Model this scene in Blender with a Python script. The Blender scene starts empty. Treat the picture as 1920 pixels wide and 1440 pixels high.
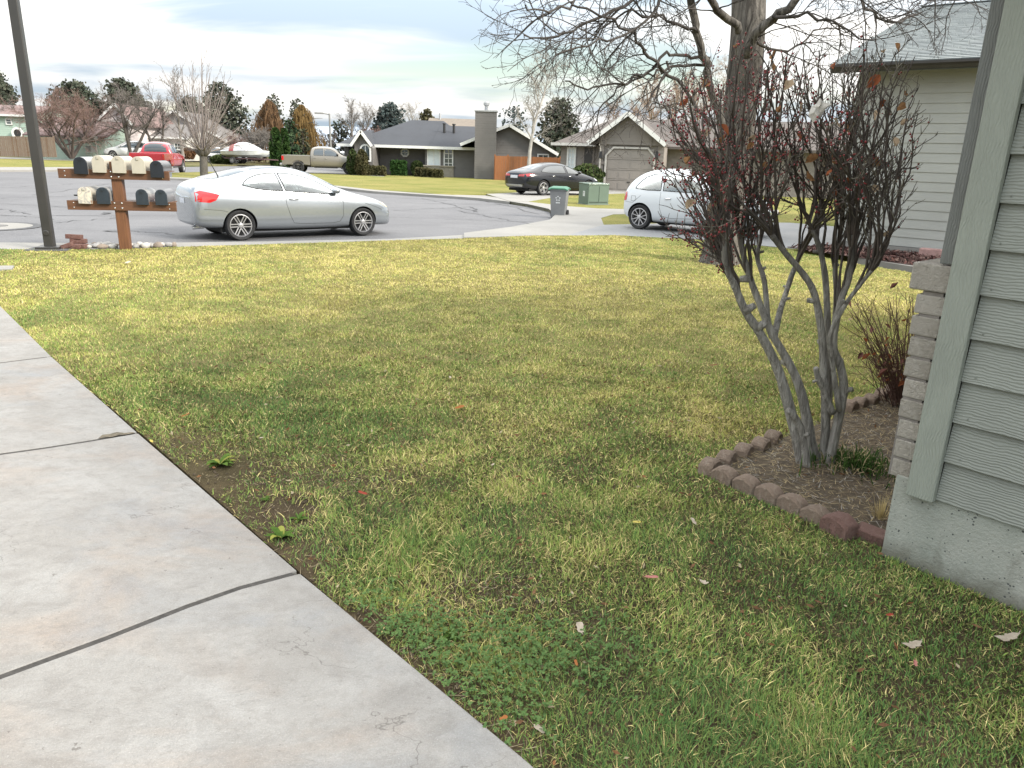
import bpy, bmesh, math, random
import numpy as np
from mathutils import Vector, Matrix
from mathutils.bvhtree import BVHTree

random.seed(7)
RNG = np.random.default_rng(11)
SC = bpy.context.scene
COL = SC.collection
R = math.radians

# ------------------------------------------------------------ camera, world, sun, exposure
FPX, PITCH, ROLL, EYE = 1400.0, R(17.0), R(1.8), 1.65
SUN_EL, SUN_AZ = R(31), R(117)          # azimuth clockwise from +Y (the way the camera looks)
F_ = np.array([0, math.cos(PITCH), -math.sin(PITCH)])
_r = np.array([1.0, 0, 0]); _u = np.array([0, math.sin(PITCH), math.cos(PITCH)])
R_ = _r * math.cos(ROLL) + _u * math.sin(ROLL)
U_ = _u * math.cos(ROLL) - _r * math.sin(ROLL)
EYEP = np.array([0, 0, EYE])
cam_d = bpy.data.cameras.new("camera")
cam = bpy.data.objects.new("camera", cam_d); COL.objects.link(cam)
cam_d.sensor_width = 36.0; cam_d.lens = FPX / 1920 * 36.0
cam_d.clip_start = 0.05; cam_d.clip_end = 5000
cam.matrix_world = Matrix(((R_[0], U_[0], -F_[0], 0), (R_[1], U_[1], -F_[1], 0), (R_[2], U_[2], -F_[2], EYE), (0, 0, 0, 1)))
SC.camera = cam

world = bpy.data.worlds.new("World"); SC.world = world; world.use_nodes = True
def build_world():
    nt = world.node_tree; N = nt.nodes; L = nt.links
    for n in list(N): N.remove(n)
    out = N.new('ShaderNodeOutputWorld')
    sky = N.new('ShaderNodeTexSky'); sky.sky_type = 'NISHITA'; sky.sun_disc = False
    sky.sun_elevation = SUN_EL; sky.sun_rotation = SUN_AZ; sky.air_density = 1.3; sky.dust_density = 0.6
    bg1 = N.new('ShaderNodeBackground'); bg1.inputs['Strength'].default_value = 0.085
    L.new(sky.outputs[0], bg1.inputs['Color'])
    tc = N.new('ShaderNodeTexCoord'); sp = N.new('ShaderNodeSeparateXYZ'); L.new(tc.outputs['Generated'], sp.inputs[0])
    def mth(op, a, b=None, c=None):
        n = N.new('ShaderNodeMath'); n.operation = op
        for i, v in enumerate((a, b, c)):
            if v is None: continue
            if isinstance(v, (int, float)): n.inputs[i].default_value = v
            else: L.new(v, n.inputs[i])
        return n.outputs[0]
    z = mth('MAXIMUM', sp.outputs['Z'], 0.0)
    zz = mth('ADD', z, 0.10)
    cx = N.new('ShaderNodeCombineXYZ')
    L.new(mth('DIVIDE', sp.outputs['X'], zz), cx.inputs[0]); L.new(mth('DIVIDE', sp.outputs['Y'], zz), cx.inputs[1])
    def noise(scale, detail, rough, dist, off, sx=1.0, sy=1.0):
        mp = N.new('ShaderNodeMapping'); mp.inputs['Location'].default_value = off; mp.inputs['Scale'].default_value = (sx, sy, 1)
        mp.inputs['Rotation'].default_value = (0, 0, R(-14))
        L.new(cx.outputs[0], mp.inputs['Vector'])
        n = N.new('ShaderNodeTexNoise'); n.inputs['Scale'].default_value = scale; n.inputs['Detail'].default_value = detail
        n.inputs['Roughness'].default_value = rough; n.inputs['Distortion'].default_value = dist
        L.new(mp.outputs[0], n.inputs['Vector']); return n.outputs['Fac']
    def ramp(v, p0, p1):
        n = N.new('ShaderNodeMapRange'); n.inputs['From Min'].default_value = p0; n.inputs['From Max'].default_value = p1
        n.interpolation_type = 'SMOOTHSTEP'
        L.new(v, n.inputs['Value']); return n.outputs['Result']
    mask = ramp(noise(0.55, 4, 0.5, 0.5, (3.1, 1.7, 0), 0.8, 1.0), 0.28, 0.50)
    shade = ramp(noise(0.80, 5, 0.5, 0.5, (8.3, 4.4, 0), 0.6, 1.0), 0.42, 0.68)
    mix = N.new('ShaderNodeMix'); mix.data_type = 'RGBA'
    mix.inputs['A'].default_value = (1.04, 1.02, 0.98, 1); mix.inputs['B'].default_value = (0.48, 0.585, 0.685, 1)
    L.new(shade, mix.inputs['Factor'])
    bg2 = N.new('ShaderNodeBackground'); L.new(mix.outputs['Result'], bg2.inputs['Color'])
    L.new(mth('MULTIPLY_ADD', z, 1.9, 0.47), bg2.inputs['Strength'])        # an overcast sky is brightest overhead
    ms = N.new('ShaderNodeMixShader'); L.new(mask, ms.inputs[0]); L.new(bg1.outputs[0], ms.inputs[1]); L.new(bg2.outputs[0], ms.inputs[2])
    L.new(ms.outputs[0], out.inputs['Surface'])
build_world()
sun_d = bpy.data.lights.new("sun", 'SUN'); sun = bpy.data.objects.new("sun", sun_d); COL.objects.link(sun)
sun_d.energy = 3.5; sun_d.angle = R(15); sun_d.color = (1.0, 0.93, 0.82)
sun.location = (20, -10, 30)
_sd = Vector((math.sin(SUN_AZ) * math.cos(SUN_EL), math.cos(SUN_AZ) * math.cos(SUN_EL), math.sin(SUN_EL)))
sun.rotation_euler = _sd.to_track_quat('Z', 'Y').to_euler()
SC.view_settings.view_transform = 'Standard'; SC.view_settings.look = 'None'
SC.view_settings.exposure = 0.99; SC.view_settings.gamma = 1.0
SC.render.engine = 'CYCLES'
SC.cycles.max_bounces = 6; SC.cycles.transparent_max_bounces = 12; SC.cycles.use_denoising = True

# ------------------------------------------------------------ where things stand: rays of the photograph met with the ground or a depth
def ray(px, py): return F_ + R_ * (px - 960) / FPX - U_ * (py - 720) / FPX
def at(px, py, Y):
    d = ray(px, py); return Vector(EYEP + d * (Y / d[1]))
GA, GBX, GBY = -0.07, -0.003, -0.0025        # the street's plane: z = GA + GBX*x + GBY*y
def zr(x, y): return GA + GBX * x + GBY * y
def gp(px, py, off=0.0):
    d = ray(px, py); t = (GA + off - EYE) / (d[2] - GBX * d[0] - GBY * d[1]); return Vector(EYEP + d * t)
def g0(px, py, z=0.0):
    d = ray(px, py); return Vector(EYEP + d * ((z - EYE) / d[2]))
def on_plane(px, py, p0, n):
    d = ray(px, py); n = np.array(n); t = ((np.array(p0) - EYEP) @ n) / (d @ n); return Vector(EYEP + d * t)

# ------------------------------------------------------------ object helpers
def tag(o, label=None, cat=None, group=None, kind=None):
    if label: o['label'] = label
    if cat: o['category'] = cat
    if group: o['group'] = group
    if kind: o['kind'] = kind
    return o
def thing(name, loc, label, cat, group=None, rz=0.0):
    o = bpy.data.objects.new(name, None); COL.objects.link(o); o.location = loc; o.rotation_euler = (0, 0, rz)
    o.empty_display_size = 0.2
    return tag(o, label, cat, group)
def node(name, parent, loc=(0, 0, 0), rot=(0, 0, 0)):
    o = bpy.data.objects.new(name, None); COL.objects.link(o); o.parent = parent; o.location = loc; o.rotation_euler = rot
    return o
def copy_tree(o, parent=None):
    c = o.copy(); COL.objects.link(c)
    if parent: c.parent = parent
    for ch in list(o.children): copy_tree(ch, c)
    return c
class MB:
    """collects faces, then links them as ONE mesh object"""
    def __init__(s): s.v = []; s.f = []; s.m = []; s.o = Vector((0, 0, 0))
    def add(s, vs, fs, mi=0):
        b = len(s.v); s.v.extend([tuple(Vector(q) - s.o) for q in vs]); s.f.extend([tuple(i + b for i in f) for f in fs]); s.m.extend([mi] * len(fs))
    def box(s, c, size, mi=0, rz=0.0, M=None, taper=1.0):
        hx, hy, hz = size[0] / 2, size[1] / 2, size[2] / 2; vs = []
        for z, k in ((-hz, 1.0), (hz, taper)):
            for x, y in ((-hx, -hy), (hx, -hy), (hx, hy), (-hx, hy)): vs.append(Vector((x * k, y * k, z)))
        m = Matrix.Rotation(rz, 3, 'Z') if M is None else M
        vs = [m @ q + Vector(c) for q in vs]
        s.add(vs, [(3, 2, 1, 0), (4, 5, 6, 7), (0, 1, 5, 4), (1, 2, 6, 5), (2, 3, 7, 6), (3, 0, 4, 7)], mi)
    def beam(s, p, q, w, h, mi=0, up=(0, 0, 1)):
        p = Vector(p); q = Vector(q); d = (q - p).normalized(); u = Vector(up); sd = d.cross(u).normalized(); u = sd.cross(d)
        vs = [a + sd * x * w / 2 + u * y * h / 2 for a in (p, q) for x, y in ((-1, -1), (1, -1), (1, 1), (-1, 1))]
        s.add(vs, [(3, 2, 1, 0), (4, 5, 6, 7), (0, 1, 5, 4), (1, 2, 6, 5), (2, 3, 7, 6), (3, 0, 4, 7)], mi)
    def slab(s, poly, off, mi=0, mi_side=None):
        """polygon (3D) swept by the vector off, closed"""
        n = len(poly); a = [Vector(p) for p in poly]; b = [p + Vector(off) for p in a]
        s.add(a + b, [tuple(range(n)), tuple(range(2 * n - 1, n - 1, -1))], mi)
        bb = len(s.v) - 2 * n; ms = mi if mi_side is None else mi_side
        for i in range(n):
            j = (i + 1) % n; s.f.append((bb + j, bb + i, bb + n + i, bb + n + j)); s.m.append(ms)
    def tube(s, pts, rad, n=5, mi=0, cap=True):
        P = [Vector(p) for p in pts]; k = len(P)
        if k < 2: return
        b = len(s.v); d = (P[1] - P[0]).normalized(); u = d.orthogonal().normalized()
        cs = [(math.cos(2 * math.pi * i / n), math.sin(2 * math.pi * i / n)) for i in range(n)]
        o = s.o
        for i in range(k):
            if i == 0: d = P[1] - P[0]
            elif i == k - 1: d = P[i] - P[i - 1]
            else: d = P[i + 1] - P[i - 1]
            d = d.normalized(); u = u - d * u.dot(d)
            u = u.normalized() if u.length > 1e-6 else d.orthogonal().normalized()
            w = d.cross(u); r = rad[i] if hasattr(rad, '__len__') else rad; p = P[i] - o
            for cx, sx in cs:
                s.v.append((p[0] + r * (u[0] * cx + w[0] * sx), p[1] + r * (u[1] * cx + w[1] * sx), p[2] + r * (u[2] * cx + w[2] * sx)))
        for i in range(k - 1):
            for j in range(n):
                j2 = (j + 1) % n; s.f.append((b + i * n + j, b + i * n + j2, b + (i + 1) * n + j2, b + (i + 1) * n + j)); s.m.append(mi)
        if cap:
            s.f.append(tuple(b + j for j in range(n - 1, -1, -1))); s.m.append(mi)
            s.f.append(tuple(b + (k - 1) * n + j for j in range(n))); s.m.append(mi)
    def lathe(s, prof, n=24, mi=0, M=None):
        """profile of (radius, height) turned about local Z, M places it"""
        M = M or Matrix.Identity(4); b = len(s.v); k = len(prof); vs = []
        for r, z in prof:
            for i in range(n):
                a = 2 * math.pi * i / n; vs.append(M @ Vector((r * math.cos(a), r * math.sin(a), z)))
        fs = [(i * n + j, i * n + (j + 1) % n, (i + 1) * n + (j + 1) % n, (i + 1) * n + j) for i in range(k - 1) for j in range(n)]
        s.add(vs, fs, mi)
    def disc(s, c, r, n=16, mi=0, M=None):
        M = M or Matrix.Identity(3); s.add([Vector(c) + M @ Vector((r * math.cos(2 * math.pi * i / n), r * math.sin(2 * math.pi * i / n), 0)) for i in range(n)], [tuple(range(n))], mi)
    def build(s, name, mats, parent=None, smooth=False, loc=None, bevel=0.0, autosmooth=None):
        me = bpy.data.meshes.new(name); me.from_pydata(s.v, [], s.f)
        mats = mats if isinstance(mats, (list, tuple)) else [mats]
        for m in mats: me.materials.append(m)
        if len(mats) > 1: me.polygons.foreach_set('material_index', s.m)
        if smooth: me.polygons.foreach_set('use_smooth', [True] * len(me.polygons))
        me.update()
        o = bpy.data.objects.new(name, me); COL.objects.link(o)
        if parent: o.parent = parent
        if loc is not None: o.location = loc
        if bevel:
            md = o.modifiers.new('bevel', 'BEVEL'); md.width = bevel; md.segments = 2; md.limit_method = 'ANGLE'
        if autosmooth and smooth:
            bm = bmesh.new(); bm.from_mesh(me)
            for e in bm.edges:
                if len(e.link_faces) == 2 and e.calc_face_angle(0) > autosmooth: e.smooth = False
            bm.to_mesh(me); bm.free()
        return o
def bake(o):
    """apply the modifiers of an object without bpy.ops"""
    dg = bpy.context.evaluated_depsgraph_get(); dg.update()
    me = bpy.data.meshes.new_from_object(o.evaluated_get(dg)); o.modifiers.clear(); o.data = me; return o

# ------------------------------------------------------------ materials
def ntree(name):
    m = bpy.data.materials.new(name); m.use_nodes = True; nt = m.node_tree
    b = nt.nodes['Principled BSDF']; return m, nt, b
def nz(nt, scale, detail=4, rough=.55, dist=0.0, vec=None, dim='3D'):
    n = nt.nodes.new('ShaderNodeTexNoise'); n.inputs['Scale'].default_value = scale; n.inputs['Detail'].default_value = detail
    n.inputs['Roughness'].default_value = rough; n.inputs['Distortion'].default_value = dist
    if vec is not None: nt.links.new(vec, n.inputs['Vector'])
    return n.outputs['Fac']
def objco(nt, scale=(1, 1, 1), rot=(0, 0, 0), loc=(0, 0, 0)):
    tc = nt.nodes.new('ShaderNodeTexCoord'); mp = nt.nodes.new('ShaderNodeMapping')
    mp.inputs['Scale'].default_value = scale; mp.inputs['Rotation'].default_value = rot; mp.inputs['Location'].default_value = loc
    nt.links.new(tc.outputs['Object'], mp.inputs['Vector']); return mp.outputs[0]
def crange(nt, v, p0, p1, o0=0.0, o1=1.0):
    n = nt.nodes.new('ShaderNodeMapRange'); n.inputs['From Min'].default_value = p0; n.inputs['From Max'].default_value = p1
    n.inputs['To Min'].default_value = o0; n.inputs['To Max'].default_value = o1; nt.links.new(v, n.inputs['Value']); return n.outputs['Result']
def cmix(nt, fac, a, b, mode='MIX'):
    n = nt.nodes.new('ShaderNodeMix'); n.data_type = 'RGBA'; n.blend_type = mode
    for key, v in (('Factor', fac), ('A', a), ('B', b)):
        s = n.inputs[key]
        if isinstance(v, (int, float)): s.default_value = v
        elif isinstance(v, tuple): s.default_value = v if len(v) == 4 else v + (1,)
        else: nt.links.new(v, s)
    return n.outputs['Result']
def bump(nt, b, h, strength=.4, dist=.01):
    n = nt.nodes.new('ShaderNodeBump'); n.inputs['Strength'].default_value = strength; n.inputs['Distance'].default_value = dist
    nt.links.new(h, n.inputs['Height']); nt.links.new(n.outputs[0], b.inputs['Normal']); return n
_mc = {}
def mat(name, col, rough=.7, var=.18, scale=6.0, metal=0.0, coat=0.0, bmp=0.0, bscale=60.0, col2=None, stretch=(1, 1, 1), spec=.5):
    if name in _mc: return _mc[name]
    m, nt, b = ntree(name)
    b.inputs['Roughness'].default_value = rough; b.inputs['Metallic'].default_value = metal
    b.inputs['Coat Weight'].default_value = coat; b.inputs['Coat Roughness'].default_value = .05; b.inputs['Specular IOR Level'].default_value = spec
    v = objco(nt, stretch); f = nz(nt, scale, 5, .6, .2, v)
    c2 = col2 or tuple(min(1, c * (1 + var)) for c in col); c1 = col if col2 else tuple(c * (1 - var) for c in col)
    nt.links.new(cmix(nt, crange(nt, f, .3, .7), c1, c2), b.inputs['Base Color'])
    if bmp: bump(nt, b, nz(nt, bscale, 4, .6, 0, v), bmp, .01)
    _mc[name] = m; return m
def foliage(name, c1, c2, c3=None, scale=3.0, trans=.3):
    """leaf clumps: colour varies from clump to clump"""
    if name in _mc: return _mc[name]
    m, nt, b = ntree(name); N = nt.nodes; v = objco(nt); f = nz(nt, scale, 3, .6, 0, v)
    c = cmix(nt, crange(nt, f, .35, .65), c1, c2)
    if c3: c = cmix(nt, crange(nt, nz(nt, scale * 3.1, 2, .5, 0, v), .55, .7), c, c3)
    d = N.new('ShaderNodeBsdfDiffuse'); t = N.new('ShaderNodeBsdfTranslucent'); x = N.new('ShaderNodeMixShader'); x.inputs[0].default_value = trans
    nt.links.new(c, d.inputs[0]); nt.links.new(c, t.inputs[0]); nt.links.new(d.outputs[0], x.inputs[1]); nt.links.new(t.outputs[0], x.inputs[2])
    nt.links.new(x.outputs[0], N['Material Output'].inputs[0]); _mc[name] = m; return m

M_WHITE = mat('white_trim_paint', (.60, .60, .585), .5, .06)
M_BLACK = mat('black_plastic', (.012, .012, .013), .5, .2)
M_RUBBER = mat('tyre_rubber', (.018, .018, .019), .85, .25, 20)
M_CHROME = mat('bright_metal', (.75, .75, .76), .22, .04, metal=1.0)
M_ALLOY = mat('alloy_wheel', (.50, .50, .52), .35, .08, metal=.85)
M_DARKGLASS = mat('dark_window_glass', (.02, .026, .028), .03, .1, spec=1.0, coat=.6)
M_PANE = mat('house_window_glass', (.05, .065, .07), .05, .3, spec=.9, coat=.5)
M_BLIND = mat('window_blind', (.55, .60, .62), .3, .08, coat=.4)
M_UNDERSIDE = mat('car_underbody', (.010, .010, .010), .9, .2)  # near-black finish of car undersides and wheel wells
def glass_clear():
    m, nt, b = ntree('clear_car_glass'); N = nt.nodes
    g = N.new('ShaderNodeBsdfGlossy'); g.inputs['Roughness'].default_value = .02; g.inputs['Color'].default_value = (.9, .95, .95, 1)
    t = N.new('ShaderNodeBsdfTransparent'); t.inputs['Color'].default_value = (.80, .88, .86, 1)
    fr = N.new('ShaderNodeFresnel'); fr.inputs[0].default_value = 1.6; x = N.new('ShaderNodeMixShader')
    nt.links.new(crange(nt, fr.outputs[0], 0, 1, .07, 1), x.inputs[0]); nt.links.new(t.outputs[0], x.inputs[1]); nt.links.new(g.outputs[0], x.inputs[2])
    nt.links.new(x.outputs[0], N['Material Output'].inputs[0]); return m
M_GLASS = glass_clear()

# value noise on the plane, for scattering
def vnoise(x, y, seed=0):
    xi = np.floor(x).astype(np.int64); yi = np.floor(y).astype(np.int64); xf = x - xi; yf = y - yi
    def h(a, b):
        n = (a * 374761393 + b * 668265263 + seed * 974634777) & 0x7fffffff
        n = ((n ^ (n >> 13)) * 1274126177) & 0x7fffffff
        return ((n ^ (n >> 16)) & 0xffff) / 65535.0
    u = xf * xf * (3 - 2 * xf); v = yf * yf * (3 - 2 * yf)
    return (h(xi, yi) * (1 - u) + h(xi + 1, yi) * u) * (1 - v) + (h(xi, yi + 1) * (1 - u) + h(xi + 1, yi + 1) * u) * v
def fbm(x, y, seed=0, oct=4):
    s = 0; a = .5; t = 0
    for i in range(oct): s = s + a * vnoise(x * 2 ** i, y * 2 ** i, seed + i); t += a; a *= .5
    return s / t
def inpoly(x, y, poly):
    c = np.zeros(len(x), bool); n = len(poly)
    for i in range(n):
        x1, y1 = poly[i][0], poly[i][1]; x2, y2 = poly[(i + 1) % n][0], poly[(i + 1) % n][1]
        k = ((y1 > y) != (y2 > y)); 
        with np.errstate(divide='ignore', invalid='ignore'): xx = (x2 - x1) * (y - y1) / (y2 - y1 + 1e-12) + x1
        c ^= k & (x < xx)
    return c
# ------------------------------------------------------------ ground materials
def m_walk():
    m, nt, b = ntree('stamped_concrete'); v = objco(nt); vs = objco(nt, (1.0, 1.7, 1), (0, 0, R(40)))
    base = cmix(nt, crange(nt, nz(nt, 1.9, 6, .65, .5, v), .35, .68), (0.222, 0.213, 0.200), (0.285, 0.280, 0.270))
    base = cmix(nt, crange(nt, nz(nt, 1.1, 5, .6, .8, vs), .50, .70, 0, .62), base, (0.255, 0.200, 0.157))
    base = cmix(nt, crange(nt, nz(nt, 1.5, 5, .6, .6, objco(nt, (1, 1.5, 1), (0, 0, R(35)), (7, 3, 1))), .54, .72, 0, .65), base, (0.189, 0.201, 0.216))
    base = cmix(nt, crange(nt, nz(nt, 5, 7, .72, .6, vs), .48, .70, 0, .6), base, (0.163, 0.152, 0.141))
    base = cmix(nt, crange(nt, nz(nt, 24, 5, .75, .4, v), .48, .72, 0, .5), base, (0.159, 0.148, 0.137))
    base = cmix(nt, crange(nt, nz(nt, 170, 3, .8, 0, v), .40, .66, 0, .38), base, (0.148, 0.141, 0.130))
    base = cmix(nt, crange(nt, nz(nt, 200, 2, .8, 0, objco(nt, loc=(4, 2, 9))), .58, .70, 0, .5), base, (0.385, 0.377, 0.363))
    base = cmix(nt, crange(nt, nz(nt, 21, 3, .8, 0, v), .68, .73, 0, .75), base, (.10, .09, .08))
    # hairline cracks left by the stamping mat
    w = nt.nodes.new('ShaderNodeTexVoronoi'); w.feature = 'DISTANCE_TO_EDGE'; w.inputs['Scale'].default_value = 1.1; nt.links.new(vs, w.inputs['Vector'])
    d = nt.nodes.new('ShaderNodeVectorMath'); d.operation = 'ADD'; nn = nt.nodes.new('ShaderNodeTexNoise'); nn.inputs['Scale'].default_value = 3; nn.inputs['Detail'].default_value = 5; nt.links.new(vs, nn.inputs['Vector']); nt.links.new(vs, d.inputs[0]); nt.links.new(nn.outputs['Color'], d.inputs[1]); nt.links.new(d.outputs[0], w.inputs['Vector'])
    ck = crange(nt, w.outputs['Distance'], .0, .006, 1, 0); gt = crange(nt, nz(nt, 1.6, 3, .6, 0, objco(nt, loc=(2, 8, 3))), .54, .62)
    mm = nt.nodes.new('ShaderNodeMath'); mm.operation = 'MULTIPLY'; nt.links.new(ck, mm.inputs[0]); nt.links.new(gt, mm.inputs[1])
    m2 = nt.nodes.new('ShaderNodeMath'); m2.operation = 'MULTIPLY'; nt.links.new(mm.outputs[0], m2.inputs[0]); m2.inputs[1].default_value = .8
    base = cmix(nt, m2.outputs[0], base, (0.096, 0.089, 0.081))
    nt.links.new(base, b.inputs['Base Color']); b.inputs['Roughness'].default_value = .78; b.inputs['Specular IOR Level'].default_value = .3
    h1 = nz(nt, 4.5, 9, .66, .5, vs); h2 = nz(nt, 190, 2, .7, 0, v)
    a = nt.nodes.new('ShaderNodeMath'); a.operation = 'MULTIPLY_ADD'; a.inputs[1].default_value = .14; nt.links.new(h2, a.inputs[0]); nt.links.new(h1, a.inputs[2])
    bump(nt, b, a.outputs[0], .85, .026); return m
def m_concrete(name, c1, c2, s=1.0):
    m, nt, b = ntree(name); v = objco(nt)
    c = cmix(nt, crange(nt, nz(nt, .6 * s, 6, .65, .6, v), .3, .7), c1, c2)
    c = cmix(nt, crange(nt, nz(nt, 3.5 * s, 5, .7, 1.0, v), .58, .75, 0, .5), c, tuple(q * .6 for q in c1))
    c = cmix(nt, crange(nt, nz(nt, 60 * s, 3, .7, 0, v), .4, .7, 0, .25), c, tuple(q * .6 for q in c1))
    nt.links.new(c, b.inputs['Base Color']); b.inputs['Roughness'].default_value = .8
    bump(nt, b, nz(nt, 90, 3, .6, 0, v), .25, .008); return m
def m_asphalt():
    m, nt, b = ntree('worn_asphalt'); v = objco(nt)
    c = cmix(nt, crange(nt, nz(nt, .35, 6, .6, .8, v), .3, .7), (.088, .088, .095), (.130, .130, .137))
    c = cmix(nt, crange(nt, nz(nt, 1.6, 4, .7, 1.5, objco(nt, (.35, 2.4, 1), (0, 0, R(24)))), .5, .72, 0, .6), c, (.062, .062, .066))
    c = cmix(nt, crange(nt, nz(nt, 45, 3, .8, 0, v), .5, .68, 0, .6), c, (.21, .21, .215))
    c = cmix(nt, crange(nt, nz(nt, 38, 2, .8, 0, objco(nt, loc=(3, 1, 2))), .58, .7, 0, .6), c, (.035, .035, .036))
    nt.links.new(c, b.inputs['Base Color']); b.inputs['Roughness'].default_value = .85
    bump(nt, b, nz(nt, 60, 3, .7, 0, v), .4, .01); return m
def m_turf(name, g, y, d, sc=1.0, mix=.5):
    """far lawn: green and straw in streaks and tufts"""
    m, nt, b = ntree(name); v = objco(nt)
    c = cmix(nt, crange(nt, nz(nt, .35 * sc, 5, .6, .5, v), mix - .2, mix + .2), y, g)
    c = cmix(nt, crange(nt, nz(nt, 2.2 * sc, 4, .7, .4, v), .5, .75, 0, .6), c, y)
    c = cmix(nt, crange(nt, nz(nt, 14 * sc, 4, .8, .4, v), .50, .75, 0, .7), c, d)
    nt.links.new(c, b.inputs['Base Color']); b.inputs['Roughness'].default_value = 1.0; b.inputs['Specular IOR Level'].default_value = .1
    bump(nt, b, nz(nt, 22 * sc, 4, .8, 0, v), .9, .06); return m
def m_soil():
    m, nt, b = ntree('lawn_soil'); v = objco(nt)
    c = cmix(nt, crange(nt, nz(nt, 2.5, 5, .65, .5, v), .35, .65), (.048, .036, .023), (.115, .088, .050))
    c = cmix(nt, crange(nt, nz(nt, 60, 4, .8, .5, v), .45, .7, 0, .7), c, (.06, .045, .03))
    c = cmix(nt, crange(nt, nz(nt, 90, 2, .8, 1.5, objco(nt, (1, .3, 1))), .62, .70, 0, .8), c, (.33, .27, .16))
    sp = nt.nodes.new('ShaderNodeSeparateXYZ'); nt.links.new(v, sp.inputs[0])          # thatch closes over the soil away from the worn walkway edge
    c = cmix(nt, crange(nt, sp.outputs['Y'], 3.2, 6.5, 0, .85), c, cmix(nt, crange(nt, nz(nt, 7, 5, .7, .5, v), .3, .7), (.15, .15, .045), (.27, .23, .10)))
    nt.links.new(c, b.inputs['Base Color']); b.inputs['Roughness'].default_value = 1.0; b.inputs['Specular IOR Level'].default_value = .1
    bump(nt, b, nz(nt, 45, 5, .8, 0, v), .9, .03); return m
M_WALK = m_walk(); M_CONC = m_concrete('pale_concrete', (.195, .188, .174), (.255, .247, .231)); M_DRIVE = m_concrete('driveway_concrete', (.165, .171, .178), (.235, .235, .235), .7)
M_ASPH = m_asphalt(); M_TAR = mat('crack_sealant', (.034, .034, .037), .6, .3, 8)
M_TURF = m_turf('far_lawn_turf', (.125, .150, .036), (.255, .225, .080), (.085, .085, .03), 1.0, .52)
M_FIELD = m_turf('rough_ground', (.085, .095, .04), (.18, .155, .08), (.055, .055, .03), .6)
M_SOIL = m_soil(); M_GROOVE = mat('dark_joint_concrete', (.040, .037, .034), .95, .4, 40, bmp=.6)  # the groove material is the dark grey filling of the slab joints

def structure(o): o['kind'] = 'structure'; return o
def lot(name, pts, mats, off, th, smooth=False):
    """a slab that follows the street's plane; pts are world xy"""
    b = MB(); b.slab([(p[0], p[1], zr(p[0], p[1]) + off - th) for p in pts], (0, 0, th)); return structure(b.build(name, mats))
def px_xy(lst, off=0.1): return [tuple(gp(x, y, off)[:2]) for x, y in lst]

# ground to the horizon
# keep the far ground level rather than following the street's tilt for kilometres
b = MB(); xs = [-3000, -160, -60, 0, 60, 160, 3000]; ys = [-300, 0, 60, 140, 3000]
vv = [(x, y, zr(max(-70, min(70, x)), max(0, min(140, y))) - .08) for y in ys for x in xs]
b.add(vv, [(j * 7 + i, j * 7 + i + 1, (j + 1) * 7 + i + 1, (j + 1) * 7 + i) for j in range(4) for i in range(6)]); structure(b.build('ground', M_FIELD))

# the cul-de-sac and the street that crosses behind it
near_edge = [(-160, 449), (0, 451.5), (100, 452.5), (230, 453), (330, 452), (500, 450), (730, 445.5), (870, 438), (960, 427), (1036, 413.5), (1052, 401.5), (1036, 390.5), (994, 382), (958, 376.5), (900, 370.5), (840, 366.5), (700, 358.5), (632, 351), (560, 345.5), (400, 337.5), (318, 334)]
near_w = [tuple(gp(x, y + (7 if i < 8 else 0))[:2]) for i, (x, y) in enumerate(near_edge)]   # the asphalt runs on under the kerb
far_w = [tuple(gp(318, 329)[:2]), tuple(gp(420, 325)[:2]), (-13, 70), (-9, 92), (-26, 104), tuple(gp(330, 312)[:2]), tuple(gp(240, 316)[:2]), tuple(gp(0, 319)[:2]), (-60, 36), (-60, 2), (-16, 6.5)]
b = MB(); poly = near_w + far_w
b.add([(x, y, zr(x, y)) for x, y in poly], [tuple(range(len(poly)))], 0)
def ribbon(b, pts, w, off, mi):
    P = [Vector((x, y, zr(x, y) + off)) for x, y in pts]; vs = []
    for i, p in enumerate(P):
        d = (P[min(i + 1, len(P) - 1)] - P[max(i - 1, 0)]).normalized(); s = Vector((-d.y, d.x, 0)) * w / 2 * random.uniform(.5, 1.5); vs += [p - s, p + s]
    b.add(vs, [(2 * i, 2 * i + 1, 2 * i + 3, 2 * i + 2) for i in range(len(P) - 1)], mi)
def wavy(a, c, n, amp):
    a = Vector(a[:2]); c = Vector(c[:2]); d = (c - a); s = Vector((-d.y, d.x)).normalized(); o = []; w = 0
    for i in range(n + 1):
        w = w * .7 + random.uniform(-amp, amp); o.append(tuple(a + d * i / n + s * w))
    return o
random.seed(21)
seals = [((0, 382), (210, 392)), ((0, 405), (330, 405)), ((-60, 398), (95, 412)), ((0, 372), (330, 360)), ((60, 366), (200, 345)), ((0, 392), (60, 402)), ((200, 432), (330, 440)), ((0, 352), (140, 345)), ((100, 418), (220, 409)),
         ((740, 380), (950, 384)), ((790, 372), (900, 398)), ((890, 372), (1010, 402)), ((730, 408), (1000, 416)), ((740, 395), (880, 388)), ((860, 395), (990, 420)), ((720, 370), (840, 376)), ((880, 388), (892, 398)), ((940, 382), (1030, 398))]
for k, (p, q) in enumerate(seals): ribbon(b, wavy(gp(*p), gp(*q), 18, .10), .036, .004 + .0006 * k, 1)
ribbon(b, wavy(gp(195, 402), gp(208, 399), 5, .08), .16, .017, 1); ribbon(b, wavy(gp(200, 433), gp(228, 436), 5, .05), .10, .017, 1)
structure(b.build('road', [M_ASPH, M_TAR]))
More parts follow.
